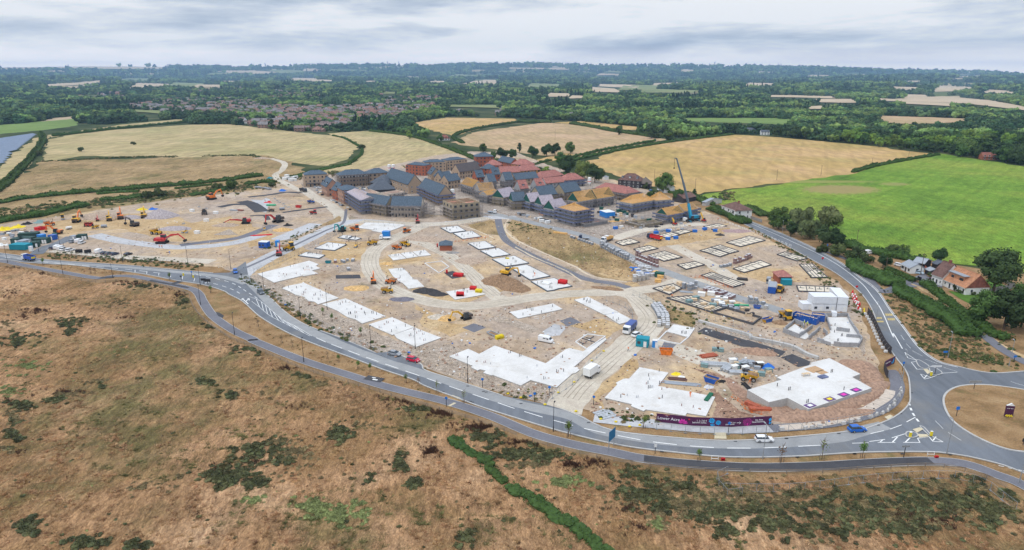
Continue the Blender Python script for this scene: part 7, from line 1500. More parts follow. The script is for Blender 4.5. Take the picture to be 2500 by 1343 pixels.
lorry('small dark flatbed parked at the block rows by the tarmac road',zP([(1200,370)])[0],zP([(1100,365)])[0],'navy','flat',lead,5.6,'flatbed_truck')
yp,op,rp,tp_,dp=paint('plant_yellow',(.72,.40,.02)),paint('plant_orange',(.78,.19,.02)),paint('plant_red',(.52,.03,.03)),paint('plant_teal',(.01,.32,.33)),paint('plant_dark',(.09,.07,.06))
def excavator(label,p,q,m,s=1.,boom=(45,-60),name='excavator',z=.2,boomc=None,arm2=1.):
 a=at(*p);b=at(*q);rz=math.atan2(b.y-a.y,b.x-a.x);root=empty(name,(a.x,a.y,z),rz,label,'excavator');root.scale=(s,s,s)
 for y in (-1.05,1.05):
  MB().prism([(-1.9,.45),(-1.6,.05),(1.6,.05),(1.9,.45),(1.6,.85),(-1.6,.85)],y-.3,y+.3,axis='y').build('track',tyre,root)
 MB().box(-.9,.9,-.75,.75,.45,.95).build('undercarriage',under,root)
 mb=MB().prism([(-2.2,1.05),(-2.2,1.9),(-1.9,2.15),(.5,2.0),(1.3,1.7),(1.3,1.05)],-1.25,.12,axis='y');mb.box(-2.2,-.6,.125,1.25,1.05,2.05);mb.build('body',m,root)
 MB().box(-2.45,-2.205,-1.1,1.1,1.0,1.85).build('counterweight',dp,root)
 MB().prism([(-.5,1.05),(-.5,2.95),(.95,2.95),(1.35,2.0),(1.35,1.05)],.2,1.2,axis='y').build('cab',carglass,root);MB().box(-.55,1.0,.17,1.23,2.955,3.05).build('cab_roof',m,root)
 a1,a2=math.radians(boom[0]),math.radians(boom[1]);P0=Vector((1.0,-.25,1.5));P1=P0+Vector((math.cos(a1)*3.1,0,math.sin(a1)*3.1));a15=a1*.2;P2=P1+Vector((math.cos(a15)*2.3,0,math.sin(a15)*2.3));P3=P2+Vector((math.cos(a2)*2.7*arm2,0,math.sin(a2)*2.7*arm2))
 bc=boomc or m;MB().bar(P0,P1,.42,.6,w2=.5).bar(P1,P2,.5,.6,w2=.36).build('boom',bc,root);MB().bar(P2+Vector((-.2,0,.25)),P3,.4,.42,w2=.24).build('arm',bc,root)
 MB().prism([(P3.x-.3,P3.z-.1),(P3.x+.5,P3.z),(P3.x+.55,P3.z-.7),(P3.x-.1,P3.z-1.0),(P3.x-.6,P3.z-.6)],P3.y-.45,P3.y+.45,axis='y').build('bucket',under,root)
 MB().bar(P0+Vector((.6,-.3,.2)),P1+Vector((0,-.3,-.3)),.12,n=6).build('ram',silver,root);return root
EX=[('orange excavator with long raised boom digging at the top left',zM([(545,380)])[0],zM([(690,350)])[0],op,1.5,(42,-75)),('orange boomed excavator reaching over the brown heap at the far left',zL([(1050,690)])[0],zL([(1160,620)])[0],yp,1.35,(50,-55),'excavator',.2,op),('yellow excavator seen from behind in the left yard',zL([(1495,670)])[0],zL([(1480,580)])[0],yp,1.1,(60,-80)),('orange excavator seen from behind in front of the long heap',zL([(1650,645)])[0],zL([(1645,560)])[0],op,1.3,(65,-80)),('small red excavator under the brown heap',zL([(1335,675)])[0],zL([(1330,640)])[0],rp,.7),('yellow excavator beside the gravel cone',zL([(1970,630)])[0],zL([(1975,560)])[0],yp,1.25,(65,-70)),('muddy brown excavator in the middle of the left yard',zL([(1840,745)])[0],zL([(1800,740)])[0],dp,1.2,(40,-70)),('orange red excavator in the yard behind the green cabins',zL([(790,850)])[0],zL([(690,850)])[0],op,1.1,(50,-80)),('large red excavator on the grey strip near the car park',zL([(2220,980)])[0],zL([(2400,980)])[0],rp,1.5,(30,-40)),('dark brown excavator beside the black planings strip',zM([(1450,690)])[0],zM([(1330,720)])[0],dp,1.5,(40,-80),'excavator',.2,rp),('red excavator carrying a bucket left of the dark one',zM([(1010,710)])[0],zM([(930,715)])[0],rp,1.3,(10,-20)),('small red excavator on the concrete site road',zM([(1465,1145)])[0],zM([(1490,1080)])[0],rp,.95,(65,-80)),('teal green excavator with folded arm',zM([(2320,820)])[0],zM([(2240,850)])[0],tp_,1.15,(55,-75)),('small orange excavator on the sand spread',zN([(1995,1040)])[0],zN([(1975,920)])[0],op,.85,(70,-70)),('dark red excavator standing on the haul road junction',zO([(700,90)])[0],zO([(695,40)])[0],rp,.9,(70,-75)),('yellow excavator on top of the brown soil heap',zO([(1960,900)])[0],zO([(2080,920)])[0],yp,1.05,(42,-75),'excavator',2.2),('small excavator with yellow arm working the orange sand',z5([(470,290)])[0],z5([(340,320)])[0],dp,.95,(42,-60),'excavator',.2,yp)]
for a in EX:excavator(*a)
def dumper(label,p,q,m,s=1.,load=None,roller=0,cab=0,name=None):
 a=at(*p);b=at(*q);rz=math.atan2(b.y-a.y,b.x-a.x);root=empty(name or ('road_roller' if roller else 'site_dumper'),(a.x,a.y,.22),rz,label,'roller' if roller else 'dumper');root.scale=(s,s,s)
 if roller:
  MB().bar((1.0,-.65,.5),(1.0,.65,.5),1.0,n=20).build('drum',lead,root);MB().bar((-1.0,-.65,.5),(-1.0,.65,.5),1.0,n=20).build('drum',lead,root);MB().prism([(-1.3,.75),(-1.3,1.35),(-.2,1.45),(.1,1.05),(1.4,1.1),(1.4,.75)],-.55,.55,axis='y').build('body',m,root)
 else:
  for x,r in ((1.15,.55),(-1.15,.5)):
   for y in (-.95,.95):wheel(root,x,y,r,.42)
  MB().box(-1.7,.4,-.6,.6,.55,1.25).build('chassis',m,root)
  sk=MB();t=[(-.1,-1.05,1.95),(2.3,-1.15,1.6),(2.3,1.15,1.6),(-.1,1.05,1.95)];bt=[(.25,-.75,.95),(1.7,-.8,.85),(1.7,.8,.85),(.25,.75,.95)]
  sk.add(t+bt,[(4,5,6,7),(0,1,5,4),(1,2,6,5),(2,3,7,6),(3,0,4,7)]);sk.build('skip',m,root)
  MB().add([(0,-.98,1.8),(2.15,-1.05,1.5),(2.15,1.05,1.5),(0,.98,1.8),(1.0,0,2.15)],[(0,1,4),(1,2,4),(2,3,4),(3,0,4)]).build('load',load or h_br,root)
 MB().box(-.9,-.4,-.25,.25,1.25,1.6).build('seat',black,root)
 if cab:MB().box(-1.5,-.25,-.6,.6,1.26,2.6).build('cab',carglass,root);MB().box(-1.6,-.2,-.7,.7,2.603,2.75).build('cab_roof',m,root)
 else:
  rb=MB();
  for y in (-.5,.5):rb.bar((-1.1,y,1.2),(-1.1,y,2.7),.1)
  rb.bar((-1.1,-.55,2.7),(-1.1,.55,2.7),.1).build('roll_bar',black,root)
 return root
DU=[('yellow cabbed dumper driving down the concrete site road',zM([(1600,1075)])[0],zM([(1540,1085)])[0],yp,1.5,0,1),('orange cabbed dumper by the upper white slab',zN([(1710,220)])[0],zN([(1640,220)])[0],op,1.3,0,1),('orange dumper parked right of the small roller',zN([(1975,440)])[0],zN([(2050,440)])[0],yp,1.4,0,0),('small roller on the sandy ground left of the orange dumper',zN([(1718,480)])[0],zN([(1690,500)])[0],yp,1.0,1,0),('orange dumper facing right on the inside of the haul road',zN([(2260,1045)])[0],zN([(2330,1050)])[0],op,1.2,0,0),('bright yellow dumper with raised tipping skip',zN([(2220,1190)])[0],zN([(2130,1190)])[0],yp,1.2,0,0),('yellow dumper loaded with soil above the three part slab',zO([(530,420)])[0],zO([(450,400)])[0],yp,1.35,0,0),('orange dumper just left of the loaded yellow dumper',zO([(410,465)])[0],zO([(340,460)])[0],op,1.2,0,0),('white and orange roller loader at the haul road bend',zO([(540,230)])[0],zO([(580,225)])[0],op,1.1,0,1),('orange dumper with person standing beside it near the podium',z3([(205,490)])[0],z3([(290,500)])[0],yp,1.2,0,0),
 ('yellow roller at the far left top',zL([(862,655)])[0],zL([(862,620)])[0],yp,1.3,1,1),('orange dumper beside the blue sheeting in the left yard',zL([(690,735)])[0],zL([(640,740)])[0],op,1.4,0,0),('red dumper, left of a pair in the left yard',zL([(1185,745)])[0],zL([(1185,700)])[0],rp,1.1,0,0),('red dumper, right of a pair in the left yard',zL([(1240,745)])[0],zL([(1270,710)])[0],rp,1.1,0,0),('small yellow dumper right of the red pair',zL([(1300,775)])[0],zL([(1340,770)])[0],yp,1.,0,0),('yellow backhoe like dumper at the right of the left yard',zL([(2140,855)])[0],zL([(2090,850)])[0],yp,1.5,0,0),('brown loader with cab in the sandy hollow',zM([(445,585)])[0],zM([(445,560)])[0],dp,1.4,0,1),('yellow roller by the flat grey mound',zM([(175,840)])[0],zM([(150,840)])[0],yp,1.1,1,0),('small brown dumper near the tyre rings',zM([(1355,545)])[0],zM([(1380,545)])[0],dp,1.,0,0),('red and grey dumper by the yellow sand strip',zM([(1935,580)])[0],zM([(1915,580)])[0],rp,1.1,0,1),('yellow roller near the striped barrier planks',zM([(1265,800)])[0],zM([(1270,780)])[0],yp,1.1,1,0),('blue and red small machine on the pale ground',zM([(1905,430)])[0],zM([(1880,430)])[0],paint('plant_blue',(.03,.12,.5)),1.2,0,0),('yellow telehandler by the dark blue container',z1([(285,690)])[0],z1([(320,650)])[0],yp,1.2,0,1)]
for lb,p,q,m,s,ro,cb in DU:dumper(lb,p,q,m,s,roller=ro,cab=cb)
wl=dumper('yellow wheeled loader with raised front arms near the big blue bin',z1([(350,985)])[0],z1([(295,950)])[0],yp,1.35,cab=1,name='wheel_loader')
cb_=at(1688,541);crz=ang((1668,540),(1705,536));cr=empty('mobile_crane',(cb_.x,cb_.y,.22),crz,'blue mobile crane with long raised telescopic boom','crane')
crb=paint('crane_blue',(.01,.27,.44));crg=paint('crane_grey',(.09,.12,.15))
MB().box(-5.5,5.5,-1.35,1.35,.8,1.7).build('carrier',under,cr);loft([(-5.6,1.25,.7,1.2,2.6),(-4.2,1.25,.7,1.2,2.6)]).build('driver_cab',whitew,cr)
for i in range(4):
 for y in (-1.1,1.1):wheel(cr,-4+i*2.6,y,.65,.4)
MB().box(-.8,4.2,-1.2,1.2,1.75,3.4).build('turntable_house',crb,cr);MB().box(4.25,5.6,-1.4,1.4,1.8,3.3).build('counterweight',crg,cr);MB().box(-1.6,.0,-2.2,-1.25,1.8,3.6).build('crane_cab',carglass,cr)
for x in (-3,3.6):
 for y in (-1,1):MB().bar((x,0,.9),(x,y*3.4,.9),.3).bar((x,y*3.4,.9),(x,y*3.4,0),.3).build('outrigger',crb,cr)
def local(px,py,dy):
 d=ray(px,py);t=(cb_.y+dy)/d.y;w=Vector((d.x*t,d.y*t,CAMH+d.z*t));v=w-Vector((cb_.x,cb_.y,.22));c,s=math.cos(-crz),math.sin(-crz);return Vector((v.x*c-v.y*s,v.x*s+v.y*c,v.z))
b0,b1,b2,b3=local(1687,532,0),local(1681,497,3),local(1668,445,7),local(1652,387,12)
MB().bar(b0,b1,1.5,1.5,w2=1.2).build('boom_base',crb,cr);MB().bar(b1,b2,1.0,w2=.9).build('boom_section',crg,cr);MB().bar(b2,b3,.8,w2=.6).bar(b3,b3+Vector((-1.4,0,.3)),.5).build('boom_section',crg,cr);hk=local(1650,408,12);MB().bar(b3+Vector((-1.4,0,.2)),Vector((b3.x-1.4,b3.y,hk.z)),.12).bar(Vector((b3.x-1.4,b3.y,hk.z)),Vector((b3.x-1.4,b3.y,hk.z-1)),.45).build('hook_block',black,cr)
for lb,p,q in (('yellow telescopic arm leaning on the timber roof, left of the crane',C_([(1760,1255)])[0],C_([(1720,1130)])[0]),('yellow telescopic arm leaning on the timber roof, right of the crane',C_([(2225,1200)])[0],C_([(2175,1040)])[0])):
 a=at(*p,0);d=ray(*q);t=(a.y+2)/d.y;e=Vector((d.x*t,d.y*t,CAMH+d.z*t));r0=empty('telehandler',(a.x,a.y,.22),0,lb,'telehandler');MB().bar((0,0,.8),e-Vector((a.x,a.y,.22)),.7,w2=.5).build('arm',yp,r0);MB().box(-1.2,1.2,-.7,.7,.5,1.5).build('body',rp,r0);MB().box(-.5,.6,-.8,-.1,1.5,2.4).build('cab',carglass,r0)
 for x in (-.9,.9):
  for y in (-.8,.8):wheel(r0,x,y,.5,.35)
# ---------------------------------------------------------------- cabins, containers, skips, silo, huts
def unit(label,a,b,depth,h,m,z0=0.,ribs=0,door=1,win=0,roofm=None,name='site_cabin',cat='site cabin',w=None):
 A,B=at(*a),at(*b);d=B-A;rz=math.atan2(d.y,d.x);W_=w or d.length;c=(A+B)/2;root=empty(name,(c.x,c.y,.22+z0),rz,label,cat)
 mb=MB().box(-W_/2,W_/2,0,depth,.1,h-.1)
 if ribs:
  n=int(W_/.4)
  for i in range(n):x=-W_/2+W_*(i+.5)/n;mb.box(x-.08,x+.08,-.06,-.001,.2,h-.2);mb.box(x-.08,x+.08,depth+.001,depth+.06,.2,h-.2)
  n=int(depth/.4)
  for i in range(n):y=depth*(i+.5)/n;mb.box(W_/2+.001,W_/2+.06,y-.08,y+.08,.2,h-.2);mb.box(-W_/2-.06,-W_/2-.001,y-.08,y+.08,.2,h-.2)
 mb.build('shell',m,root);MB().box(-W_/2-.06,W_/2+.06,-.07,depth+.07,h-.098,h).build('roof',roofm or m,root)
 for i in range(door):MB().box(-W_/2+W_*.62+i*1.2,-W_/2+W_*.62+i*1.2+.95,-.09,-.061,.15,2.1).build('door',framed if m is whitew or m is concw else whitew,root)
 for i in range(win):x=-W_/2+W_*(i+.4)/(win+.6);MB().box(x-.5,x+.5,-.09,-.061,1.1,2.0).build('window',glass,root)
 return root
cabw=mat('white_cabin_paint',(.74,.76,.79),.55,.06,1.);cabg=bm_('dark_green_cabin',(.035,.075,.065),.15);cabt=bm_('teal_cabin',(.02,.26,.34),.1);bl=paint('container_blue',(.015,.10,.42));blb=paint('light_container_blue',(.02,.25,.68))
Q=z1
unit('white two storey cabin stack, lower left unit',*Q([(640,905),(765,905)]),5.5,2.9,cabw,win=1);unit('white two storey cabin stack, lower right unit',*Q([(768,905),(890,908)]),5.5,2.9,cabw,win=1)
unit('white two storey cabin stack, long upper unit',*Q([(640,905),(890,908)]),5.5,2.8,cabw,z0=2.95,door=0,ribs=1);unit('white low cabin left of the two storey stack',*Q([(530,888),(635,888)]),4,2.4,cabw,door=1)
unit('white end on cabin right of the stack, ground floor',*Q([(900,908),(1015,915)]),12,2.9,cabw,door=1);unit('white end on cabin right of the stack, upper floor',*Q([(900,908),(1015,915)]),12,2.8,cabw,z0=2.95,door=0)
unit('small white box unit by the grey block walls',*Q([(855,965),(905,968)]),2,1.8,cabw,door=0,name='white_box',cat='box')
unit('teal site cabin with one window beside the haul road',*y9([(500,392),(635,410)]),3,2.9,cabt,win=1)
unit('dark blue container behind the timber loader',*Q([(150,705),(235,715)]),8,2.9,bl,ribs=1,door=0,name='shipping_container',cat='container',roofm=lead)
unit('small grey blue cabin above the dark blue container',*Q([(135,600),(172,605)]),2.5,2.6,lead,win=1)
unit('teal green container under the red roofed substation',*Q([(310,618),(415,622)]),3,2.4,cabt,ribs=1,door=0,name='shipping_container',cat='container');unit('green container behind the teal green one',*Q([(282,590),(340,592)]),3,2.4,dgreen,ribs=1,door=0,name='shipping_container',cat='container')
unit('bright blue container in the scaffolded yard',*C_([(548,1105),(650,1145)]),6.5,3.6,blb,ribs=1,door=0,name='shipping_container',cat='container',roofm=cabw)
unit('blue container behind the white flatbed truck',*zN([(2130,315),(2235,318)]),3,2.9,blb,ribs=1,door=0,name='shipping_container',cat='container')
unit('wide blue cabin with white roof by the site road fence',*zM([(1185,1045),(1300,1050)]),3.4,3.2,bl,door=0,win=2,roofm=cabw);unit('narrow blue toilet right of the wide blue cabin',*zM([(1412,1025),(1460,1025)]),2.2,3.,blb,door=1,name='portable_toilet',cat='toilet')
unit('blue portable toilet beside the teal cabin',*y9([(678,405),(732,412)]),1.5,2.5,blb,door=1,name='portable_toilet',cat='toilet',roofm=concw)
LC=[((132,1070),(352,1075),5,2.7,cabt,'teal cabin at the front of the left cabin group',0),((150,990),(250,990),5,2.7,cabg,'dark cabin above the teal one in the left cabin group',1),((250,970),(420,975),4,2.7,cabg,'long dark cabin in the middle of the left cabin group',1),((330,1020),(440,990),4,2.7,lead,'blue grey roofed cabin of the left cabin group',1),((415,1045),(535,1035),4,2.7,cabg,'dark cabin at the right front of the left cabin group',1),((460,990),(650,985),4,2.7,cabg,'dark cabin with white doors in the left cabin group',2),((250,920),(520,905),4,2.7,cabg,'long dark cabin at the back of the left cabin group',0),((660,935),(725,940),3,2.7,bl,'blue box cabin at the right end of the left cabin group',1),((510,925),(570,930),3,2.5,blb,'light blue box in the left cabin group',0),((720,910),(780,905),3,2.2,dgreen,'dark green open box right of the blue box cabin',0),((955,940),(1030,945),3,2.4,lead,'left glazed office cabin behind the parked cars',1),((1050,940),(1170,935),3.4,2.8,cabg,'right glazed office cabin behind the parked cars',2)]
for a,b,d,h,m,lb,dr in LC:unit(lb,*zL([a,b]),d,h,m,door=dr,ribs=0 if dr else 1)
unit('white gate booth beside the teal cabin at the left entrance',*zL([(400,1095),(435,1095)]),1.5,2.6,cabw,door=1,name='gate_booth',cat='booth')
def skip(label,p,rz,m,m2=None,L_=3.6,W_=1.8,h=1.3,tim=0,name='skip',z=.22):
 c=at(*p);root=empty(name,(c.x,c.y,z),rz,label,'skip');t=.06;mb=MB();tl=[(-L_/2,-W_/2,h),(L_/2,-W_/2,h),(L_/2,W_/2,h),(-L_/2,W_/2,h)];k=.72 if not tim else 1.;bt=[(x*k,y*(.9 if not tim else 1),0)for x,y,_ in tl]
 mb.add(bt+tl,[(3,2,1,0),(0,1,5,4),(2,3,7,6)],0);mb.add(bt+tl,[(1,2,6,5),(3,0,4,7)],1 if m2 else 0)
 for a,b in zip(tl,tl[1:]+tl[:1]):mb.bar(a,b,.12,mi=0)
 if tim:
  n=int(L_/.8)
  for i in range(n):x=-L_/2+L_*(i+.5)/n;mb.box(x-.08,x+.08,-W_/2-.1,-W_/2-.002,.1,h-.1,0)
 mb.build('body',[m,m2 or m],root)
 r2=MB();r2.box(-L_/2*.9,L_/2*.9,-W_/2*.88,W_/2*.88,h*.55,h*.7)
 r2.build('fill',h_br if not tim else darkw,root)
 if tim:
  q=MB();
  for _ in range(46):x,y=R.uniform(-L_*.42,L_*.42),R.uniform(-W_*.38,W_*.38);a=R.uniform(0,3.1);d=Vector((math.cos(a),math.sin(a),R.uniform(-.2,.2)))*R.uniform(.5,1.2);q.bar(Vector((x,y,h*.85))-d,Vector((x,y,h*.85))+d,.16,.08)
  q.build('scrap_timber',timber2,root)
 return root
rzb=ang(*Q([(460,1000),(650,1050)]))
skip('long open blue bin full of scrap timber',Q([(565,1010)])[0],rzb,bl,None,8.5,2.6,2.3,1,'roll_off_bin');skip('short blue bin joined to the long timber bin',Q([(700,1000)])[0],rzb+.5,bl,None,4.,2.6,2.3,1,'roll_off_bin')
skip('orange and blue skip at the end of the dark enclosure',zR([(2100,985)])[0],.5,bl,yp,3.8);skip('orange topped skip, blue on one side, by the yellow sacks',y9([(1325,780)])[0],-.7,bl,yp,3.8,2.2,1.4);skip('bright orange skip in front of the pale slab',y9([(830,475)])[0],-.12,op,op,4.,2.,1.7)
skip('small blue skip near the green tube',zR([(1935,765)])[0],-.5,bl,None,2.6,1.6,1.);skip('red skip on the pale ground at the top',zM([(1730,490)])[0],-.3,rp,None,3.8,2.,1.4);skip('grey blue low trailer bin by the big brick edged foundation',zM([(1505,520)])[0],.3,lead,None,3.4,2.,1.2);skip('small teal trailer by the brown brick packs',zN([(1290,725)])[0],0,teal,None,2.6,1.6,1.)
skip('dark lidded grey skip on the pale yard',zR([(1730,770)])[0],-.5,lead,None,3.8,2.8,.5)
skip('grey flat trailer in front of the yellow barriers',z5([(800,480)])[0],ang(*z5([(740,450),(860,500)])),lead,None,6,2.,.6)
def silo(label,px,r=1.3):
 c=at(*px);root=empty('silo',(c.x,c.y,.2),0,label,'silo');MB().bar((0,0,2.2),(0,0,6.6),r*2,n=20).bar((0,0,6.6),(0,0,7.),r*2,n=20,w2=r*1.2).bar((0,0,1.2),(0,0,2.2),r*.7,n=20,w2=r*2).build('tank',whitew,root);MB().bar((0,0,3.6),(0,0,4.1),r*2.06,n=20).build('red_band',redp,root)
 for x in (-1,1):
  for y in (-1,1):MB().bar((x*r*.8,y*r*.8,0),(x*r*.8,y*r*.8,2.6),.16).build('leg',steel,root)
silo('white mortar silo with red band beside the pink hipped house',C_([(385,628)])[0]);silo('white silo behind the buff blocks, left of a pair',A_([(1650,400)])[0],1.5);silo('white silo behind the buff blocks, right of a pair',A_([(1715,400)])[0],1.5);silo('white silo tank at the corner of the roofless yellow brick block',B_([(428,830)])[0],1.4)
building('brick_hut','small red brick hut with blue slate roof inside the loop',*zO([(1012,405),(1185,402)]),3.0,7,'hip',1.6,redb,slate,0,cat='hut')
building('substation','small substation with bright pink hipped roof',*Q([(275,520),(418,522)]),3.0,7,'pyramid',2.0,redb,pinkt,0,cat='substation')
MB_h=MB()
for lb,p in (('grey tanker trailer in the left yard',zL([(1425,765)])[0]),('small white tank in the left yard',zL([(945,790)])[0]),('green grey tank beside the tyre rings',zM([(1503,525)])[0]),('black water tank by the front parking row',zL([(1083,1110)])[0]),('smaller black tank right of the first',zL([(1203,1115)])[0])):
 c=at(*p);root=empty('tank_trailer',(c.x,c.y,.2),R.uniform(0,1),lb,'tank');m=black if 'black' in lb else whitew if 'white' in lb else lead;MB().bar((-1.4,0,1.1),(1.4,0,1.1),1.5,n=16).build('tank',m,root);MB().box(-1.5,1.6,-.6,.6,.35,.5).build('frame',under,root)
 for y in (-.7,.7):wheel(root,0,y,.4)
for p in zM([(1405,375),(1440,400),(1470,425),(1525,445),(1545,475),(1590,490),(370,485),(470,510),(160,715)]):
 c=at(*p);mb=MB();n=16;vs=[]
 for r_,z in ((.9,0),(.9,.7),(.72,.7),(.72,0)):vs+=[(math.cos(6.283*i/n)*r_,math.sin(6.283*i/n)*r_,z)for i in range(n)]
 mb.add(vs,[(k*n+i,k*n+(i+1)%n,(k+1)*n+(i+1)%n,(k+1)*n+i)for k in range(3)for i in range(n)]);o=mb.build('manhole_ring',conc);o.location=(c.x,c.y,.2);tag(o,'concrete manhole ring lying on the left part of the site','manhole ring','concrete manhole rings')
# ---------------------------------------------------------------- solar farm
panel=mat('solar_glass',(.12,.17,.26),.25,.1,.4,spec=.6,coord='w')
for i in range(13):
 f=i/12;a=(-40,350+f*36);b=(86-f*48,330.5+f*37)
 A,B=at(*a),at(*b);c=(A+B)/2;rz=math.atan2(B.y-A.y,B.x-A.x);w=(B-A).length
 root=empty('solar_panel_row',(c.x,c.y,.1),rz,'blue grey solar panel row in the larger upper array','solar panels','solar panel rows in the upper array');MB().bar((0,-2.6,1.1),(0,2.6,3.0),w,.1).build('panels',panel,root)
 p=MB();[p.bar((x,0,0),(x,0,2.05),.2)for x in [-w/2+3+k*8 for k in range(int(w/8))]];p.build('posts',steel,root)
for i in range(5):
 f=i/4;A,B=at(-40,390+f*18),at(26-f*18,377+f*22);c=(A+B)/2;rz=math.atan2(B.y-A.y,B.x-A.x);w=(B-A).length
 root=empty('solar_panel_row',(c.x,c.y,.1),rz,'blue grey solar panel row in the small lower array','solar panels','solar panel rows in the lower array');MB().bar((0,-2.6,1.1),(0,2.6,3.0),w,.1).build('panels',panel,root);MB().bar((0,0,0),(0,0,2),.3).build('posts',steel,root)
# ---------------------------------------------------------------- lamps, posts, signs
lampm=bm_('black_lamp_post',(.03,.03,.035),.1);galv=mat('galvanised_post',(.36,.38,.40),.5,.1,1.,metal=.4)
def lamp_proto(m,h,arm):
 root=empty('street_lamp',(0,0,0));MB().bar((0,0,0),(0,0,h),.18,n=8,w2=.11).bar((0,0,0),(0,0,1.3),.26,n=8).build('post',m,root);MB().bar((0,0,h),(arm,0,h+.12),.09).box(arm-.15,arm+.55,-.16,.16,h+.05,h+.2).build('lamp_head',m,root);return Proto(root)
LB,LG=lamp_proto(lampm,7.6,.5),lamp_proto(galv,8.6,.7)
for (x,y),w in (((19,642),'far left edge of the road'),((162,633),'verge below the front parking row'),((300,641),'verge right of the dark parked cars'),((154,669),'footpath at the far left'),((276,679),'kink of the footpath'),((459,643),'verge left of the site junction'),((564,657),'corner of the site junction'),((489,696),'verge at the black road signs'),((490,745),'sharp bend of the footpath'),((573,818),'footpath below the hatched road marking'),((645,711),'near corner of the widest slab'),((734,778),'verge beside the hatched road marking'),((799,756),'gap between the first two roadside slabs'),((906,853),'verge left of the lay-by'),((742,884),'footpath with a white foot below the lay-by'),((1014,852),'corner of the third roadside slab'),((1142,935),'near edge of the huge L slab'),((1351,1053),'verge opposite the haul road entrance'),((147,601),'left entrance road'),((95,615),'left entrance corner')):
 LB.put(at(x,y,.2),ang((x,y),(x,y-20)if y<780 else (x+10,y-20)),1,f'black street lamp at the {w}','street lamp','black street lamps')
for (x,y),w,s in (((1862,1120),'in front of the white hatchback',1),((2203,925),'beside the purple end of the black hoarding',1),((2314,873),'on the verge above the right splitter island',.95),((2463,894),'at the end of the lane on the right',.95),((2311,1108),'between the roundabout and the footpath',1),((2488,1180),'at the right edge by the road exit',1),((2137,790),'by the yellow bus stop lettering',.9),((1909,574),'along the rail fence by the willows',.9)):
 LG.put(at(x,y,.2),ang((x,y),(x-10,y-10)),s,f'grey street lamp {w}','street lamp','grey street lamps')
def post_sign(label,p,h,face,w,hh,kind='disc',m=lampm,name='road_sign'):
 c=at(*p,.2);root=empty(name,(c.x,c.y,.2),0,label,'sign');MB().bar((0,0,0),(0,0,h),.16,n=8).build('post',m,root)
 if kind=='disc':MB().bar((0,-.10,h-.1),(0,-.16,h-.1),w,n=20).build('sign_face',face,root)
 else:MB().box(-w/2,w/2,-.14,-.10,h-hh,h).build('sign_face',face,root)
 return root
sgb=bm_('sign_blue',(.02,.18,.60),.05)
for p,w in (((1090,993),'in front of the beige footpath crossing'),((1178,946),'below the left end of the huge L slab'),((1305,982),'beside the fence at the haul road mouth'),((1341,966),'under the corner of the huge L slab'),((1449,990),'right of the haul road mouth'),((1778,1056),'in front of the purple hoarding'),((2203,905),'beside the purple end of the black hoarding')):post_sign(f'round blue sign disc {w}',p,2.7,sgb,.75,0)
for lb,p,h,f,w,hh in (('left black direction sign near the footpath junction',(498,694),2.6,lampm,2.2,1.0),('right black direction sign near the footpath junction',(508,697),2.8,lampm,2.6,1.2),('short dark sign on the traffic island approach',(443,686),2.4,lampm,.8,.5),('small dark sign at the site junction corner',(590,681),2.4,lampm,.8,.5),('blue roadside sign at the traffic island by the junction',(469,676),2.6,sgb,.6,.6),('blue information sign on the lane by the bushes',(2092,633),2.2,sgb,3.2,1.2),('small blue post sign by the willows',(2019,607),2.4,sgb,.6,1.),('white speed sign with red ring by the footpath',(1599,1108),2.6,whitew,.6,.8),('blue sign cluster at the verge above the right splitter island',(2305,874),2.4,sgb,1.4,.6),('blue sign at the end of the lane on the right',(2475,884),2.2,sgb,1.,.6),('chevron sign with blue disc on the left side of the roundabout',(2334,1018),3.,sgb,.9,.9),('sign frame on the top edge of the roundabout',(2377,951),2.8,galv,3.4,.7),('small black sign at the right side of the roundabout',(2497,1088),2.,lampm,1.,.9),('sign cluster on the verge between the two roads',(2206,1117),3.2,galv,1.8,.5),('warning triangle sign on the right road shoulder',(2008,635),1.4,redp,1.,.8),('second warning triangle sign on the right road shoulder',(2091,705),1.4,redp,1.,.8),('cream sign plate on the splitter island',(2282,915),3,whitew,3.,.5)):post_sign(lb,p,h,f,w,hh,'rect')
for lb,p in (('yellow bollard on the left tip of the bottom splitter island',(2222,1066)),('yellow bollard on the right of the bottom splitter island',(2273,1064)),('yellow bollard on the upper splitter island',(2273,917)),('left yellow bollard on the small island by the site junction',(448,673)),('right yellow bollard on the small island by the site junction',(472,678))):
 c=at(*p,.42);root=empty('bollard',c,0,lb,'bollard');MB().bar((0,0,0),(0,0,1.2),.5,.35).build('body',yel,root);MB().box(-.28,.28,-.2,.2,1.203,1.26).build('cap',whitew,root)
c=at(1486,1100,.2);root=empty('direction_sign',c,ang((1486,1100),(1497,1090)),'tall blue direction sign on two posts seen almost edge on','direction sign');L2=(at(1496,1088)-at(1486,1100)).length
for x in (0,L2):MB().bar((x,0,0),(x,0,5.),.2,n=8).build('post',galv,root)
MB().box(-.3,L2+.3,-.12,-.06,2.4,4.9).build('sign_face',bm_('sign_dark_blue',(.03,.16,.30),.1),root)
for k in range(6):MB().box(-.2,L2+.2,-.05,.05,2.6+k*.4,2.66+k*.4).build('stiffener',silver,root)
c=at(2461,1018,.45);root=empty('monolith_sign',c,-.15,'purple advertising monolith with yellow flowers on the roundabout island','sign');dpur=bm_('dark_purple',(.075,.02,.055),.05)
MB().box(-.95,.95,-.2,.2,.2,3.2).build('panel',dpur,root);MB().add([(-.95,-.2,3.2),(.95,-.2,3.2),(.2,-.2,3.9),(-.95,.2,3.2),(.95,.2,3.2),(.2,.2,3.9)],[(0,1,2),(5,4,3),(1,4,5,2),(0,2,5,3)]).build('white_peak',whitew,root)
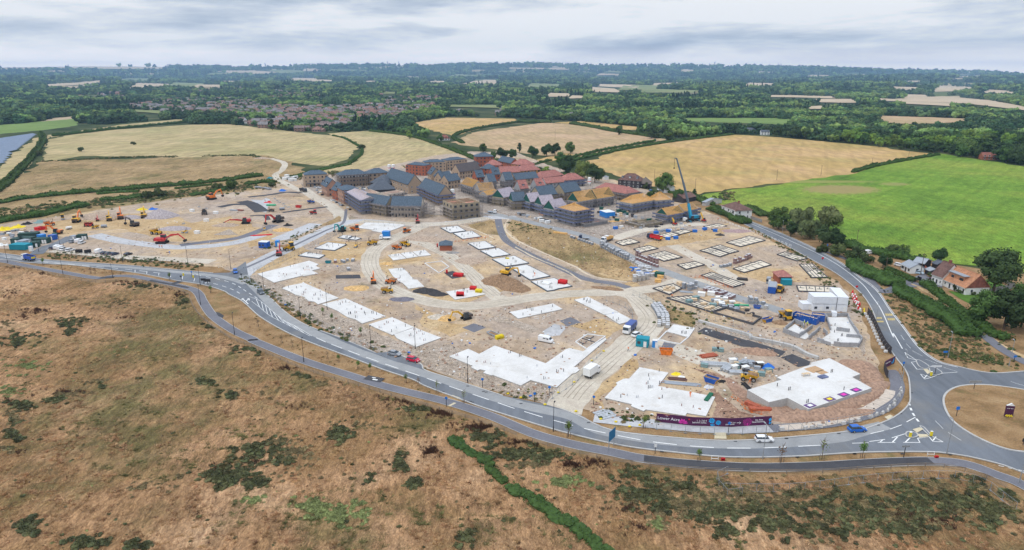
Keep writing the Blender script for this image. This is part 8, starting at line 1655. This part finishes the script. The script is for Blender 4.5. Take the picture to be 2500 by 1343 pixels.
for i in range(9):a=i*.7;MB().ico((-.7+i*.18,-.24,.45+.18*math.sin(i*2.1)),(.2,.06,.22),0,1).build('flower',yel,root)
def text(s,size,m,parent,loc,rx=math.pi/2,rz=0.,depth=.02,sx=1.,al='LEFT',name='lettering'):
 cu=bpy.data.curves.new(name,'FONT');cu.body=s;cu.size=size;cu.extrude=depth;cu.align_x=al;o=bpy.data.objects.new(name,cu);COL.objects.link(o)
 dg=bpy.context.evaluated_depsgraph_get();me=bpy.data.meshes.new_from_object(o.evaluated_get(dg));bpy.data.objects.remove(o);me.materials.clear();me.materials.append(m)
 q=bpy.data.objects.new(name,me);COL.objects.link(q);q.parent=parent;q.location=loc;q.rotation_euler=(rx,0,rz);q.scale=(sx,1,1);return q
for i,t in enumerate(('Lower Acre','Bovis Homes'[:0]or 'Homes','Now Selling')[:1]):text(t,.3,whitew,root,(-.8,-.22,2.4-i*.4))
purple=mat('hoarding_purple',(.085,.018,.068),.6,.12,.5);wt=mat('lettering_white',(.82,.82,.82),.6,.02,1.)
HP=[at(x,y,.25)for x,y in ((1602,1029.5),(1690,1039),(1785,1042),(1882,1036.5))];HH=2.35
hd=empty('hoarding',HP[0],0,'long purple hoarding lettered Lower Acre with pink and blue flowers','hoarding')
def fr(i):d=HP[i+1]-HP[i];return math.atan2(d.y,d.x),d.length
def petal(mb,x,z,a,L_,w,y=-.09):
 n=8;vs=[(x,y,z)]
 for k in range(1,n):t=k/n;ww=w*math.sin(math.pi*t**.8);vs.append((x+math.cos(a)*L_*t-math.sin(a)*ww,y,z+math.sin(a)*L_*t+math.cos(a)*ww))
 vs.append((x+math.cos(a)*L_,y,z+math.sin(a)*L_))
 for k in range(n-1,0,-1):t=k/n;ww=w*math.sin(math.pi*t**.8);vs.append((x+math.cos(a)*L_*t+math.sin(a)*ww,y,z+math.sin(a)*L_*t-math.cos(a)*ww))
 mb.add(vs,[tuple(range(len(vs)))])
PN=[]
for i in range(3):
 rz,L_=fr(i);o=MB().box(0,L_,-.05,.05,0,HH).build('panel',purple,hd);o.location=HP[i]-HP[0];o.rotation_euler=(0,0,rz);PN.append((o,L_))
 MB().box(0,L_,.06,.3,0,.3).build('ballast',conc,o)
p0,L0=PN[0];text('Lower Acre',1.12,wt,p0,(.25,-.07,.85),sx=1.0);text('THE',.3,wt,p0,(2.2,-.07,1.85));MB().box(1.7,3.2,-.065,-.056,2.14,2.2).build('orange_line',op,p0)
f=MB()
for a,L_,w in ((1.15,1.25,.33),(1.75,1.25,.33),(.55,1.35,.3),(2.4,1.15,.3),(.12,1.5,.22),(3.0,.95,.2)):petal(f,L0*.72,.45,a,L_,w)
f.build('pink_flower',mag,p0);p1,L1=PN[1]
MB().box(L0-1.05,L0-.65,-.065,-.056,1.45,1.8).build('red_tag',redp,p0)
text('1, 2, 3 & 4',.62,wt,p1,(.95,-.07,1.25),sx=.95);text('bedroom homes.',.62,wt,p1,(-.05,-.07,.72),sx=.82)
f=MB()
for cx_,cz_,s in ((L1*.49,1.55,.85),(L1*.66,1.05,.75)):
 for k in range(9):petal(f,cx_,cz_,k*.7,s,.2)
for a in (.5,1.,1.6,2.3):petal(f,L1*.50,.1,a,.7,.12)
f.bar((L1*.52,-.07,1.3),(L1*.58,-.07,.1),.08);f.build('blue_flower',cyan_,p1)
p2,L2_=PN[2];text('Visit our',.55,wt,p1,(L1*.93,-.07,1.05),sx=.85);
text('show homes.',.55,wt,p1,(L1*.885,-.07,.58),sx=.8)if False else text('show homes.',.55,wt,p2,(-1.55,-.07,.58),sx=.8)
ar=MB().box(1.3,2.4,-.066,-.056,.98,1.1).bar((2.4,-.06,1.04),(1.95,-.06,1.42),.12,.02).bar((2.4,-.06,1.04),(1.95,-.06,.66),.12,.02);ar.build('arrow',wt,p2)
f=MB()
for k in range(46):a=k*2.4;r=.16*math.sqrt(k);petal(f,4.1+math.cos(a)*r,1.1+math.sin(a)*r*.85,a,.24,.07,-.09-.001*(k %3))
f.bar((4.1,-.08,.9),(4.1,-.08,.05),.12);f.build('pink_flower',mag,p2)
text('Buy. Rent.',.55,wt,p2,(6.1,-.07,1.35),sx=.9);text('Shared Ownership.',.55,wt,p2,(5.3,-.07,.82),sx=.78)
f=MB();petal(f,L2_-.5,1.0,1.3,1.0,.38);petal(f,L2_-.55,.1,1.45,1.1,.12);petal(f,L2_-.45,.2,.9,.9,.15);f.build('blue_flower',cyan_,p2)
BH=resample(line_world(z4([(100,180),(135,235),(165,300),(205,385),(245,440),(280,466)]),5),3.0)
bh=empty('hoarding',BH[0],0,'black hoarding following the kerb of the right hand road','hoarding')
for a,b in zip(BH,BH[1:]):
 rz=math.atan2((b-a).y,(b-a).x);L_=(b-a).length;o=MB().box(0,L_-.02,-.05,.05,0,2.4).build('panel',darkw,bh);o.location=a-BH[0]+Vector((0,0,.25));o.rotation_euler=(0,0,rz)
 s=MB();s.box(L_/2-.35,L_/2+.35,-1.5,-.5,0,.7);s.build('concrete_ballast',concw,o);MB().bar((L_/2,-1.0,.4),(L_/2,-.06,1.9),.1).build('brace',steel,o)
e0,e1=at(*z4([(212,535)])[0],.25),at(*z4([(278,500)])[0],.25);rz=math.atan2((e1-e0).y,(e1-e0).x);o=empty('hoarding',e0,rz,'short purple hoarding with blue flower at the end of the black one','hoarding');L_=(e1-e0).length;MB().box(0,L_,-.05,.05,0,2.3).build('panel',purple,o);f=MB();petal(f,L_*.8,.3,1.4,1.8,.4);petal(f,L_*.75,.2,2.2,1.2,.25);f.build('blue_flower',cyan_,o);text('Lower Acre',.7,wt,o,(.3,-.07,1.2),sx=.9)
BH2=resample(line_world(z4([(207,540),(215,575),(235,612)]),5),2.4);b2_=empty('hoarding',BH2[0],0,'short dark hoarding below the purple end panel','hoarding')
for a,b in zip(BH2,BH2[1:]):rz=math.atan2((b-a).y,(b-a).x);o=MB().box(0,(b-a).length-.02,-.05,.05,0,2.2).build('panel',darkw,b2_);o.location=a-BH2[0]+Vector((0,0,.25));o.rotation_euler=(0,0,rz)
# ---------------------------------------------------------------- barriers and ballast along the bend
def block_line(label,pl,gap,m,name,cat,group,sz=(1.0,.6,.55),alt=None):
 c=resample(line_world(pl,5),gap)
 for i,(a,b)in enumerate(zip(c,c[1:])):
  if R.random()<.12:continue
  d=b-a;m_=alt if alt and i %2 else m;w,dd,h=sz;mb=MB().prism([(-dd/2,0),(dd/2,0),(dd/4,h),(-dd/4,h)],-w/2,w/2);o=mb.build(name,m_);o.location=(a.x+R.uniform(-.2,.2),a.y+R.uniform(-.2,.2),.25);o.rotation_euler=(0,0,math.atan2(d.y,d.x)+R.uniform(-.4,.4));tag(o,label if not alt else (('red ' if m_ is m else 'white ')+label),cat,group if not alt else (('red ' if m_ is m else 'white ')+group))
blk=bm_('pale_ballast',(.58,.56,.53),.15)
block_line('white ballast block along the outer fence of the bend',z3([(570,1035),(760,1030),(1000,1005),(1110,990)]),2.0,blk,'ballast_block','ballast block','white ballast blocks by the bend',(1.1,.8,.7))
block_line('white ballast block on the upper part of the bend',z3([(1250,970),(1400,940),(1530,905),(1640,870),(1740,820),(1810,740),(1850,680),(1880,600),(1880,540)]),2.3,blk,'ballast_block','ballast block','white ballast blocks on the upper bend',(1.1,.8,.7))
block_line('plastic traffic barrier beside the white cabins',z1([(1075,700),(1090,760),(1115,830),(1150,880),(1180,915)]),1.5,redp,'traffic_barrier','traffic barrier','plastic traffic barriers by the cabins',(1.5,.7,1.),whitew)
block_line('plastic traffic barrier in the second line beside the white cabins',z1([(1100,740),(1130,800),(1165,860)]),1.6,whitew,'traffic_barrier','traffic barrier','plastic traffic barriers in the second line',(1.5,.7,1.),redp)
block_line('yellow kerb marker along the fence by the right road',z1([(1205,880),(1220,940)]),1.4,yel,'kerb_marker','marker','yellow kerb markers',(.7,.5,.4))
for p in y9([(120,1185),(285,1215),(435,1268),(545,1252)])+z5([(960,1165),(1110,1210),(1395,1290),(1550,1150),(1735,1028),(2080,665),(1940,775)])+z8([(95,92),(332,143)]):
 c=at(*p,.2);o=MB().ico((0,0,.25),(.45,.3,.28),0,1,.15).build('sandbag',yel);o.location=c;tag(o,'yellow sandbag at the foot of a fence','sandbag','yellow sandbags')
# ---------------------------------------------------------------- fences
def panel_proto(name,w,h,style,m):
 mb=MB();
 if style=='heras':
  for x in (0,w):mb.bar((x,0,0),(x,0,h),.055)
  for z in (.15,h):mb.bar((0,0,z),(w,0,z),.045)
  for i in range(1,9):mb.bar((w*i/9,0,.15),(w*i/9,0,h),.012)
  mb.box(-.35,.35,-.12,.12,0,.13)
 elif style=='rail':
  mb.bar((0,0,0),(0,0,h),.13)
  for z in (h*.35,h*.65,h*.95):mb.bar((0,0,z),(w,0,z),.06,.09)
 elif style=='close':mb.box(0,w-.03,-.04,.04,0,h);mb.bar((0,-.06,0),(0,-.06,h+.1),.12)
 elif style=='white':
  for x in (.1,w*.75):mb.bar((x,0,0),(x,0,h),.1)
  for z in (h*.3,h):mb.bar((.1,0,z),(w*.75,0,z),.1)
 me=bpy.data.meshes.new('fence_panel');me.from_pydata(mb.v,[],mb.f);me.materials.append(m);return me
PNL={'heras':(panel_proto('h',3.4,2.0,'heras',galv),3.45),'rail':(panel_proto('r',2.8,1.2,'rail',galv),2.8),'rail_wide':(panel_proto('r',5.,1.1,'rail',galv),5.),'close':(panel_proto('c',2.4,1.8,'close',bm_('grey_fence_board',(.30,.29,.28),.2)),2.4),'red':(panel_proto('d',2.4,1.8,'close',redox),2.4),'white':(panel_proto('w',2.2,1.0,'white',whitew),3.2),'orange':(panel_proto('o',2.2,1.0,'heras',op),2.3),'wood':(panel_proto('p',4.,1.1,'rail',bm_('weathered_wood',(.26,.21,.16))),4.),'black':(panel_proto('k',2.4,1.8,'close',black),2.4)}
def fence(label,pl,style,name='fence',cat='fence',smooth=True):
 me,w=PNL[style];c=resample(line_world(pl,5 if smooth else 1),w);root=empty(name,(c[0].x,c[0].y,.2),0,label,cat)
 for a,b in list(zip(c,c[1:]))[:99]:
  o=bpy.data.objects.new('fence_panel',me);COL.objects.link(o);o.parent=root;o.location=(a.x-c[0].x,a.y-c[0].y,.04);o.rotation_euler=(0,0,math.atan2((b-a).y,(b-a).x))
for a in (('mesh fence between the footpath and the left meadow',[(0,652),(60,657),(150,677),(236,692),(330,687),(440,713),(462,722)],'wood'),('curved wire fence at the sharp bend of the footpath',[(460,712),(470,748),(500,785),(560,828),(620,852),(740,905),(850,937)],'wood'),('wire fence along the footpath in the middle of the foreground',[(850,937),(940,965),(1100,1012),(1200,1043),(1290,1080)],'wood'),('thin rail fence along the footpath at the right',[(1300,1082),(1400,1108),(1500,1130),(1600,1143),(1700,1153),(1820,1158)],'wood'),('rail fence curving round the end of the footpath',[(1830,1158),(2000,1158),(2150,1148),(2280,1143),(2370,1158),(2440,1186),(2500,1220)],'wood'),
 ('fallen mesh fence zigzag in the right meadow',[(1775,1160),(1747,1176),(1762,1205),(1787,1224),(1812,1205)],'heras'),('long mesh fence across the right meadow',[(1765,1202),(1900,1204),(2000,1196),(2100,1183),(2200,1174),(2330,1172),(2400,1190),(2440,1220),(2495,1262)],'heras'),
 ('mesh fence along the left side of the haul road entrance',z5([(1400,1280),(1570,1160),(1740,1040),(1820,960),(1935,810),(2110,640)]),'heras'),('mesh fence in front of the purple hoarding',z8([(840,262),(1100,305),(1360,322),(1620,318),(1850,305)]),'heras'),('mesh fence round the white ballast blocks',z3([(500,1060),(900,1030),(1150,985),(1480,935),(1700,850),(1830,720),(1890,560),(1840,420)]),'heras'),('mesh fence along the roadside behind the three large slabs',[(590,676),(640,708),(700,748),(790,800),(900,855),(960,882)],'heras'),('mesh fence beside the concrete site road',[(620,668),(660,652),(720,625),(790,590),(850,560),(890,550)],'heras'),('mesh fence along the top haul road',[(890,545),(960,553),(1040,556),(1120,552),(1190,540)],'heras'),('mesh fence down the asphalt path round the grass mound',[(1222,575),(1262,605),(1330,640),(1400,672),(1460,694),(1530,706)],'heras'),('mesh fence between haul road and big foundation',[(1545,722),(1600,740),(1680,765),(1760,790),(1850,815)],'heras'),('mesh fence on the right of the haul road bend',[(1480,735),(1530,755),(1545,790),(1520,812)],'heras'),('mesh fence on top of the podium, outer run',z3([(385,685),(510,655),(630,620),(780,520),(700,460)]),'heras'),('mesh fence above the retaining wall',z3([(20,-10),(300,60),(620,140),(860,230)]),'heras'),('fence beside the front parking rows',[(110,618),(200,628),(300,636),(400,644),(500,652)],'heras'),
 ('grey rail fence under the willows by the right road',w2([(780,610),(1000,690),(1240,780)]),'rail'),('grey boarded fence from the white corner house',w2([(310,455),(480,520),(690,590)]),'close'),('pale garden fence at the far corner of the lawn',h3([(1680,1060),(1690,1020),(1920,950),(2120,925)]),'close'),('brown garden fence behind the big oak',h3([(1880,800),(2000,860),(2110,920)]),'close'),('red fence between drive and sheds',h3([(840,620),(900,690),(935,740)]),'red'),('black gate at the drive entrance',h3([(780,810),(870,850)]),'black','gate','gate'),
 ('line of white barriers along the right hand site edge, upper part',zQ([(1960,120),(2100,160),(2280,230),(2440,290)]),'white'),('line of white barriers along the right hand site edge, lower part',w2([(350,650),(480,690),(620,745),(780,800),(1000,890),(1120,930)]),'white'),('orange mesh barriers beside the long red edged foundation',zR([(920,260),(1000,260),(1300,370),(1560,450)]),'orange'),('orange mesh barriers round the trench pit',z3([(30,680),(120,740),(200,830),(360,870),(500,850)]),'orange'),('orange barriers on the widest white slab',zN([(920,860),(960,850),(1030,860)]),'orange'),('red barriers by the front of the stepped membrane roofs',B_([(1820,1080),(1960,1130),(2080,1150)]),'orange'),('white fence frames on the gravel below the narrow slab',z5([(1265,290),(1370,300),(1430,260),(1530,240)]),'white'),('white barrier round the verge works',z8([(1360,515),(1440,515),(1495,520)]),'white'),('white barrier at the verge works near the roundabout',z4([(490,1112),(560,1110),(620,1120)]),'white')):fence(*a)
fence('line of orange pedestrian barriers across to the slabs',zO([(1230,360),(1400,340),(1600,310),(1750,280)]),'orange')
wood_p=bm_('pole_wood',(.15,.11,.08),.2)
for (x,y),h,w in (((1597,445),11,'left of the crane boom'),((1697,465),9,'just right of the crane boom'),((1768,492),9,'behind the white corner house'),((1896,440),9,'left on the green crop edge'),((2004,429),9,'middle on the golden wheat edge'),((2128,405),8,'by the gap in the clipped hedge'),((2218,384),8,'at the far wheat corner'),((2247,672),10,'over the drive by the pale blue car'),((2162,660),6,'in the clipped hedge'),((2092,588),6,'on the bottom edge of the crop'),((1355,342),14,'in the pink field'),((2408,700),7,'at the foot of the big oak')):
 c=at(x,y);r0=empty('telegraph_pole',c,0,f'wooden telegraph pole {w}','telegraph pole','telegraph poles');MB().bar((0,0,0),(0,0,h),.3,n=8,w2=.2).build('pole',wood_p,r0);MB().bar((-.7,0,h-.5),(.7,0,h-.5),.12).build('cross_arm',wood_p,r0)
stk=bm_('sapling_stem',(.16,.12,.09),.2)
def sap(m,seed,h,r,n,dead=0):
 root=empty('sapling_tree',(0,0,0));rr=random.Random(seed);t=MB().bar((0,0,0),(0,0,h),.12,n=6,w2=.05)
 for i in range(14):z=h*rr.uniform(.4,.9);a=rr.uniform(0,6.3);t.bar((0,0,z),(math.cos(a)*r*.8,math.sin(a)*r*.8,z+h*.18),.05,n=4,w2=.02)
 for a in (0,2.1,4.2):t.bar((math.cos(a)*.4,math.sin(a)*.4,0),(math.cos(a)*.4,math.sin(a)*.4,1.1),.08)
 t.build('trunk',stk,root);c=MB()
 for _ in range(n):d=Vector((rr.gauss(0,1),rr.gauss(0,1),rr.gauss(0,1))).normalized();k=rr.uniform(.3,1);card(c,Vector((d.x*r*k,d.y*r*k,h*.68+d.z*h*.3*k)),d,.16,rr)
 c.build('crown',m,root);return Proto(root)
SPR={'g':sap(leafm('sapling_leaf',(.12,.20,.04),.1),1,3.6,.8,150),'b':sap(L_willow,2,4.2,1.0,40),'d':sap(leafm('sapling_brown',(.2,.12,.07),.1),3,3.4,.9,36)}
for (x,y),k,s,w in (((800,877),'d',.8,'first on the verge left of the lay-by'),((827,885),'g',.8,'second on the verge left of the lay-by'),((875,900),'g',.8,'opposite the lay-by, left one'),((904,907),'g',.8,'opposite the lay-by, right one'),((991,935),'g',.8,'right of the dark path patch'),((1022,942),'d',.8,'between two bigger ones right of the dark path patch'),((1067,960),'b',.95,'before the beige footpath crossing'),((1132,984),'b',.95,'just after the beige footpath crossing'),((1388,1067),'g',1.25,'opposite the haul road entrance'),((1572,1045),'g',1.,'left end of the purple hoarding'),((1706,1125),'g',.9,'between road and dark footpath in the middle'),((1907,1128),'d',1.3,'bare, right of the white hatchback'),((2006,1122),'b',1.3,'thin leaved, below the blue car'),((2105,1118),'g',1.2,'bright green, right of the blue car'),((106,647),'g',1.,'behind the blue tipper lorry'),((415,684),'g',1.,'left of the junction footpath'),((222,668),'d',.9,'left one on the left verge'),((232,669),'d',.9,'right one on the left verge'),((515,715),'g',.9,'by the black direction signs'),((789,770),'g',.9,'yellow green by the first two slabs'),((811,785),'g',.9,'yellow green by the middle slab'),((881,820),'g',.9,'by the mesh fence near the third slab'),((688,838),'d',.8,'small on the inner verge'),((714,848),'d',.8,'second small on the inner verge'),((630,797),'d',.8,'small near the wide road bend')):
 SPR[k].put(at(x,y,.2),R.uniform(0,6),s,f'young staked sapling, {w}','sapling','young roadside saplings')
sheet('lawn',h3([(1200,960),(1500,1000),(1600,940),(1700,900),(1640,820),(1750,800),(1900,860),(2110,925),(1700,1010),(1660,1060),(1500,1140),(1440,1110),(1350,1060)]),M['lawn'],.27)
sheet('driveway',h3([(800,740),(870,720),(960,790),(1080,860),(1140,920),(1080,910),(870,840),(780,800),(690,870),(560,830),(700,790)]),M['path_tarmac'],.268)
for (x,y),k,h,w in (((1283,960),'conifer',4.2,'columnar conifer on the front lawn'),((1430,1000),'bush',2,'round shrub at the house corner'),((1210,890),'bush',2,'bright shrub by the front door'),((1530,1010),'bush',1.8,'dark red shrub below the white gable'),((1350,985),'bush',1.8,'shrub under the front windows'),((1640,960),'bush',2.2,'shrub beside the garden seat'),((960,770),'bush',2.4,'flowering shrub beside the maroon car')):
 plant_tree(k,*h3([(x,y)])[0],h,w,cat='shrub',i=0)
for (x,y),h,w in (((1180,800),3.,'left shrub of the farmhouse garden'),((1290,660),5,'bright bush before the thatched wing')):plant_tree('bush',*C_([(x,y)])[0],h,w,cat='shrub')
# ---------------------------------------------------------------- people
skin=bm_('skin',(.50,.31,.22),.05);hiv=bm_('hi_vis_orange',(.90,.22,.04),.05);hvy=bm_('hi_vis_yellow',(.70,.85,.05),.05);trou=bm_('work_trousers',(.035,.04,.06),.1);hlm=bm_('helmet_white',(.8,.8,.8),.02)
def person(label,p,rz,top,step=.25,bend=0.,legs=trou,z=.22):
 root=empty('person',at(*p,z),rz,label,'person');st=step;b=bend
 J=[(0,0,.95),(b*.25,0,1.2),(b*.5,0,1.45),(b*.55,0,1.56),(b*.6+.02,0,1.70),(.0,.1,.92),(st,.11,.5),(st*1.1-.05,.11,.06),(st*1.1+.12,.11,.03),(0,-.1,.92),(-st*.6,-.11,.5),(-st*1.3,-.11,.08),(-st*1.3+.16,-.11,.03),(b*.48,.2,1.42),(b*.45-.1,.27,1.15),(b*.45+.08,.26,.92),(b*.45+.12,.26,.83),(b*.48,-.2,1.42),(b*.45+.12,-.27,1.15),(b*.45+.30,-.24,1.0),(b*.45+.37,-.23,.95)]
 E=[(0,1),(1,2),(2,3),(3,4),(0,5),(5,6),(6,7),(7,8),(0,9),(9,10),(10,11),(11,12),(2,13),(13,14),(14,15),(15,16),(2,17),(17,18),(18,19),(19,20)]
 rad=[.15,.13,.16,.06,.11,.10,.07,.05,.045,.10,.07,.05,.045,.08,.05,.04,.045,.08,.05,.04,.045]
 me=bpy.data.meshes.new('body');me.from_pydata(J,E,[]);o=bpy.data.objects.new('body',me);COL.objects.link(o);md=o.modifiers.new('s','SKIN')
 for i,v in enumerate(me.skin_vertices[0].data):v.radius=(rad[i],rad[i]);v.use_root=i==0
 o.modifiers.new('u','SUBSURF').levels=1
 dg=bpy.context.evaluated_depsgraph_get();m2=bpy.data.meshes.new_from_object(o.evaluated_get(dg));bpy.data.objects.remove(o)
 m2.materials.clear();[m2.materials.append(m)for m in (legs,top,skin)]
 for f in m2.polygons:zc=f.center.z;arm=abs(f.center.y)>.2;f.material_index=2 if (zc>1.5 or (arm and zc<1.0 and zc>.7))else (1 if zc>.92 else 0)
 m2.polygons.foreach_set('use_smooth',[True]*len(m2.polygons));q=bpy.data.objects.new('body',m2);COL.objects.link(q);q.parent=root
 MB().ico((b*.6+.02,0,1.80),(.15,.14,.09),0,2).box(b*.6+.08,b*.6+.24,-.09,.09,1.755,1.775).build('helmet',hlm,root)
 MB().box(b*.3-.14,b*.3+.17,-.19,.19,1.18,1.23).build('reflective_band',silver,root);return root
for a in (('person in orange jacket walking on the haul road',y9([(418,438)])[0],.3,hiv,.3),('person in orange standing on the stepped white slab',y9([(1097,935)])[0],1.2,hiv,.15,0,hiv,.52),('person in orange beside the dumper near the podium',z3([(220,520)])[0],0,hiv,.3,.2,hiv),('person in orange overalls by the timber loader',z1([(288,775)])[0],.5,hiv,.2,0,hiv),('person in yellow vest, left of two on the block walls',z1([(550,1045)])[0],2,hvy,.15),('person in yellow vest, right of two on the block walls',z1([(583,1060)])[0],1,hvy,.15),('person in orange on the dark edged slab',zP([(478,860)])[0],1,hiv,.3,0,hiv,.62),('person in red and white, left of two on the concrete strip',zL([(2180,1035)])[0],0,hiv,.2),('person in red and white, right of two on the concrete strip',zL([(2215,1040)])[0],2,hiv,.2),('person in dark clothes left of the group by the tyre slab',zN([(1560,450)])[0],.5,trou,.15),('person in dark clothes right of the group by the tyre slab',zN([(1612,400)])[0],2,trou,.15),('person near the upper dark edged slab by the teal excavator',zN([(1508,290)])[0],1,trou,.15),('person in yellow vest by the green top kerb',zM([(870,335)])[0],1,hvy,.2),('person in yellow in the garage opening of the twin timber houses',C_([(700,945)])[0],1,hvy,.2),('person in orange on the far edge bank',zL([(815,540)])[0],1,hiv,.2),('person in orange inside the material yard of the big foundation',zR([(540,590)])[0],1,hiv,.2),('person in orange at the far right edge of the crane yard',zQ([(1955,115)])[0],1,hiv,.2)):person(*a)
gr_=bm_('iron_grate',(.06,.06,.065),.1)
for p in z5([(490,1068),(672,1130),(705,1138),(73,1090),(200,1135),(518,1248),(545,1256),(1112,1272)])+z8([(428,224),(958,328),(1548,367),(1938,344),(988,445),(1572,489),(2020,486),(2458,461),(325,317)])+z3([(625,1121),(1200,1068),(1630,975),(1875,850),(1372,1288),(745,1325)])+z4([(390,695),(330,1095),(645,1100)]):
 c=at(*p,.28);o=MB().box(-.4,.4,-.22,.22,0,.02).build('gully_grate',gr_);o.location=c;o.rotation_euler=(0,0,R.uniform(-.2,.2));tag(o,'dark iron gully grate in the road channel','grate','iron gully grates')
for p,w,d in ((z6([(1592,1285)])[0],1.6,.6),(z6([(1580,1264)])[0],1.2,.4)):o=MB().box(-w/2,w/2,-d/2,d/2,0,.04).build('access_cover',whitew);o.location=at(*p,.28);o.rotation_euler=(0,0,-.35);tag(o,'white access cover in the dark path patch','access cover','white access covers')
dbp=[lib_obj(MB().box(-.35,.35,-.2,.2,0,.18),'debris',timber2),lib_obj(MB().ico((0,0,.1),(.3,.22,.16),0,1,.3),'debris',h_br),lib_obj(MB().box(-.9,.9,-.08,.08,0,.1),'debris',timber2),lib_obj(MB().ico((0,0,.1),(.25,.25,.15),0,1,.3),'debris',h_bk),lib_obj(MB().box(-.3,.3,-.3,.3,0,.3),'debris',whitew),lib_obj(MB().ico((0,0,.15),(.6,.5,.28),0,1,.35),'debris',h_rd),lib_obj(MB().box(-.4,.4,-.3,.3,0,.35),'debris',bluep)]
dp_=[]
road_pl=[line_world(p,4)for p in ([(1040,549),(960,583),(905,625),(930,690),(1050,738),(1210,742),(1400,718),(1580,708)],[(1510,712),(1588,770),(1550,830),(1430,930),(1372,1008)],[(572,690),(720,600),(880,540),(1060,548),(1260,532)])]
def near_road(q):return any((q-w).length<6 for r in road_pl for w in r)
while len(dp_)<5000:
 x,y=R.uniform(0,2160),R.uniform(470,1040)
 if not inside((x,y),SITE):continue
 q=at(x,y)
 if fbm(q.x,q.y,16,3)<R.uniform(-.5,.35)or near_road(q):continue
 w=3.2 if R.random()<.15 else 1
 dp_.append((q.x,q.y,.2,R.uniform(.35,1.1),R.uniform(0,6.3),R.choices(range(7),(10,22,7,12,5,18,.6))[0]))
scatter('site_debris',dp_,dbp,'stones, offcuts and litter strewn over the bare building site')
# ---------------------------------------------------------------- air
hm=bpy.data.materials.new('haze_air');hm.use_nodes=True;hn=hm.node_tree.nodes;hl=hm.node_tree.links
hn.remove(hn['Principled BSDF']);pv_=hn.new('ShaderNodeVolumePrincipled');pv_.inputs['Color'].default_value=(.42,.66,1.0,1);pv_.inputs['Density'].default_value=6.5e-5;pv_.inputs['Anisotropy'].default_value=.2
hl.new(pv_.outputs[0],hn['Material Output'].inputs['Volume'])
hb=MB().box(-14800,14800,-14800,14800,-60,330).build('haze',hm);hb['kind']='stuff';hb['label']='blue grey haze lying over the distance'
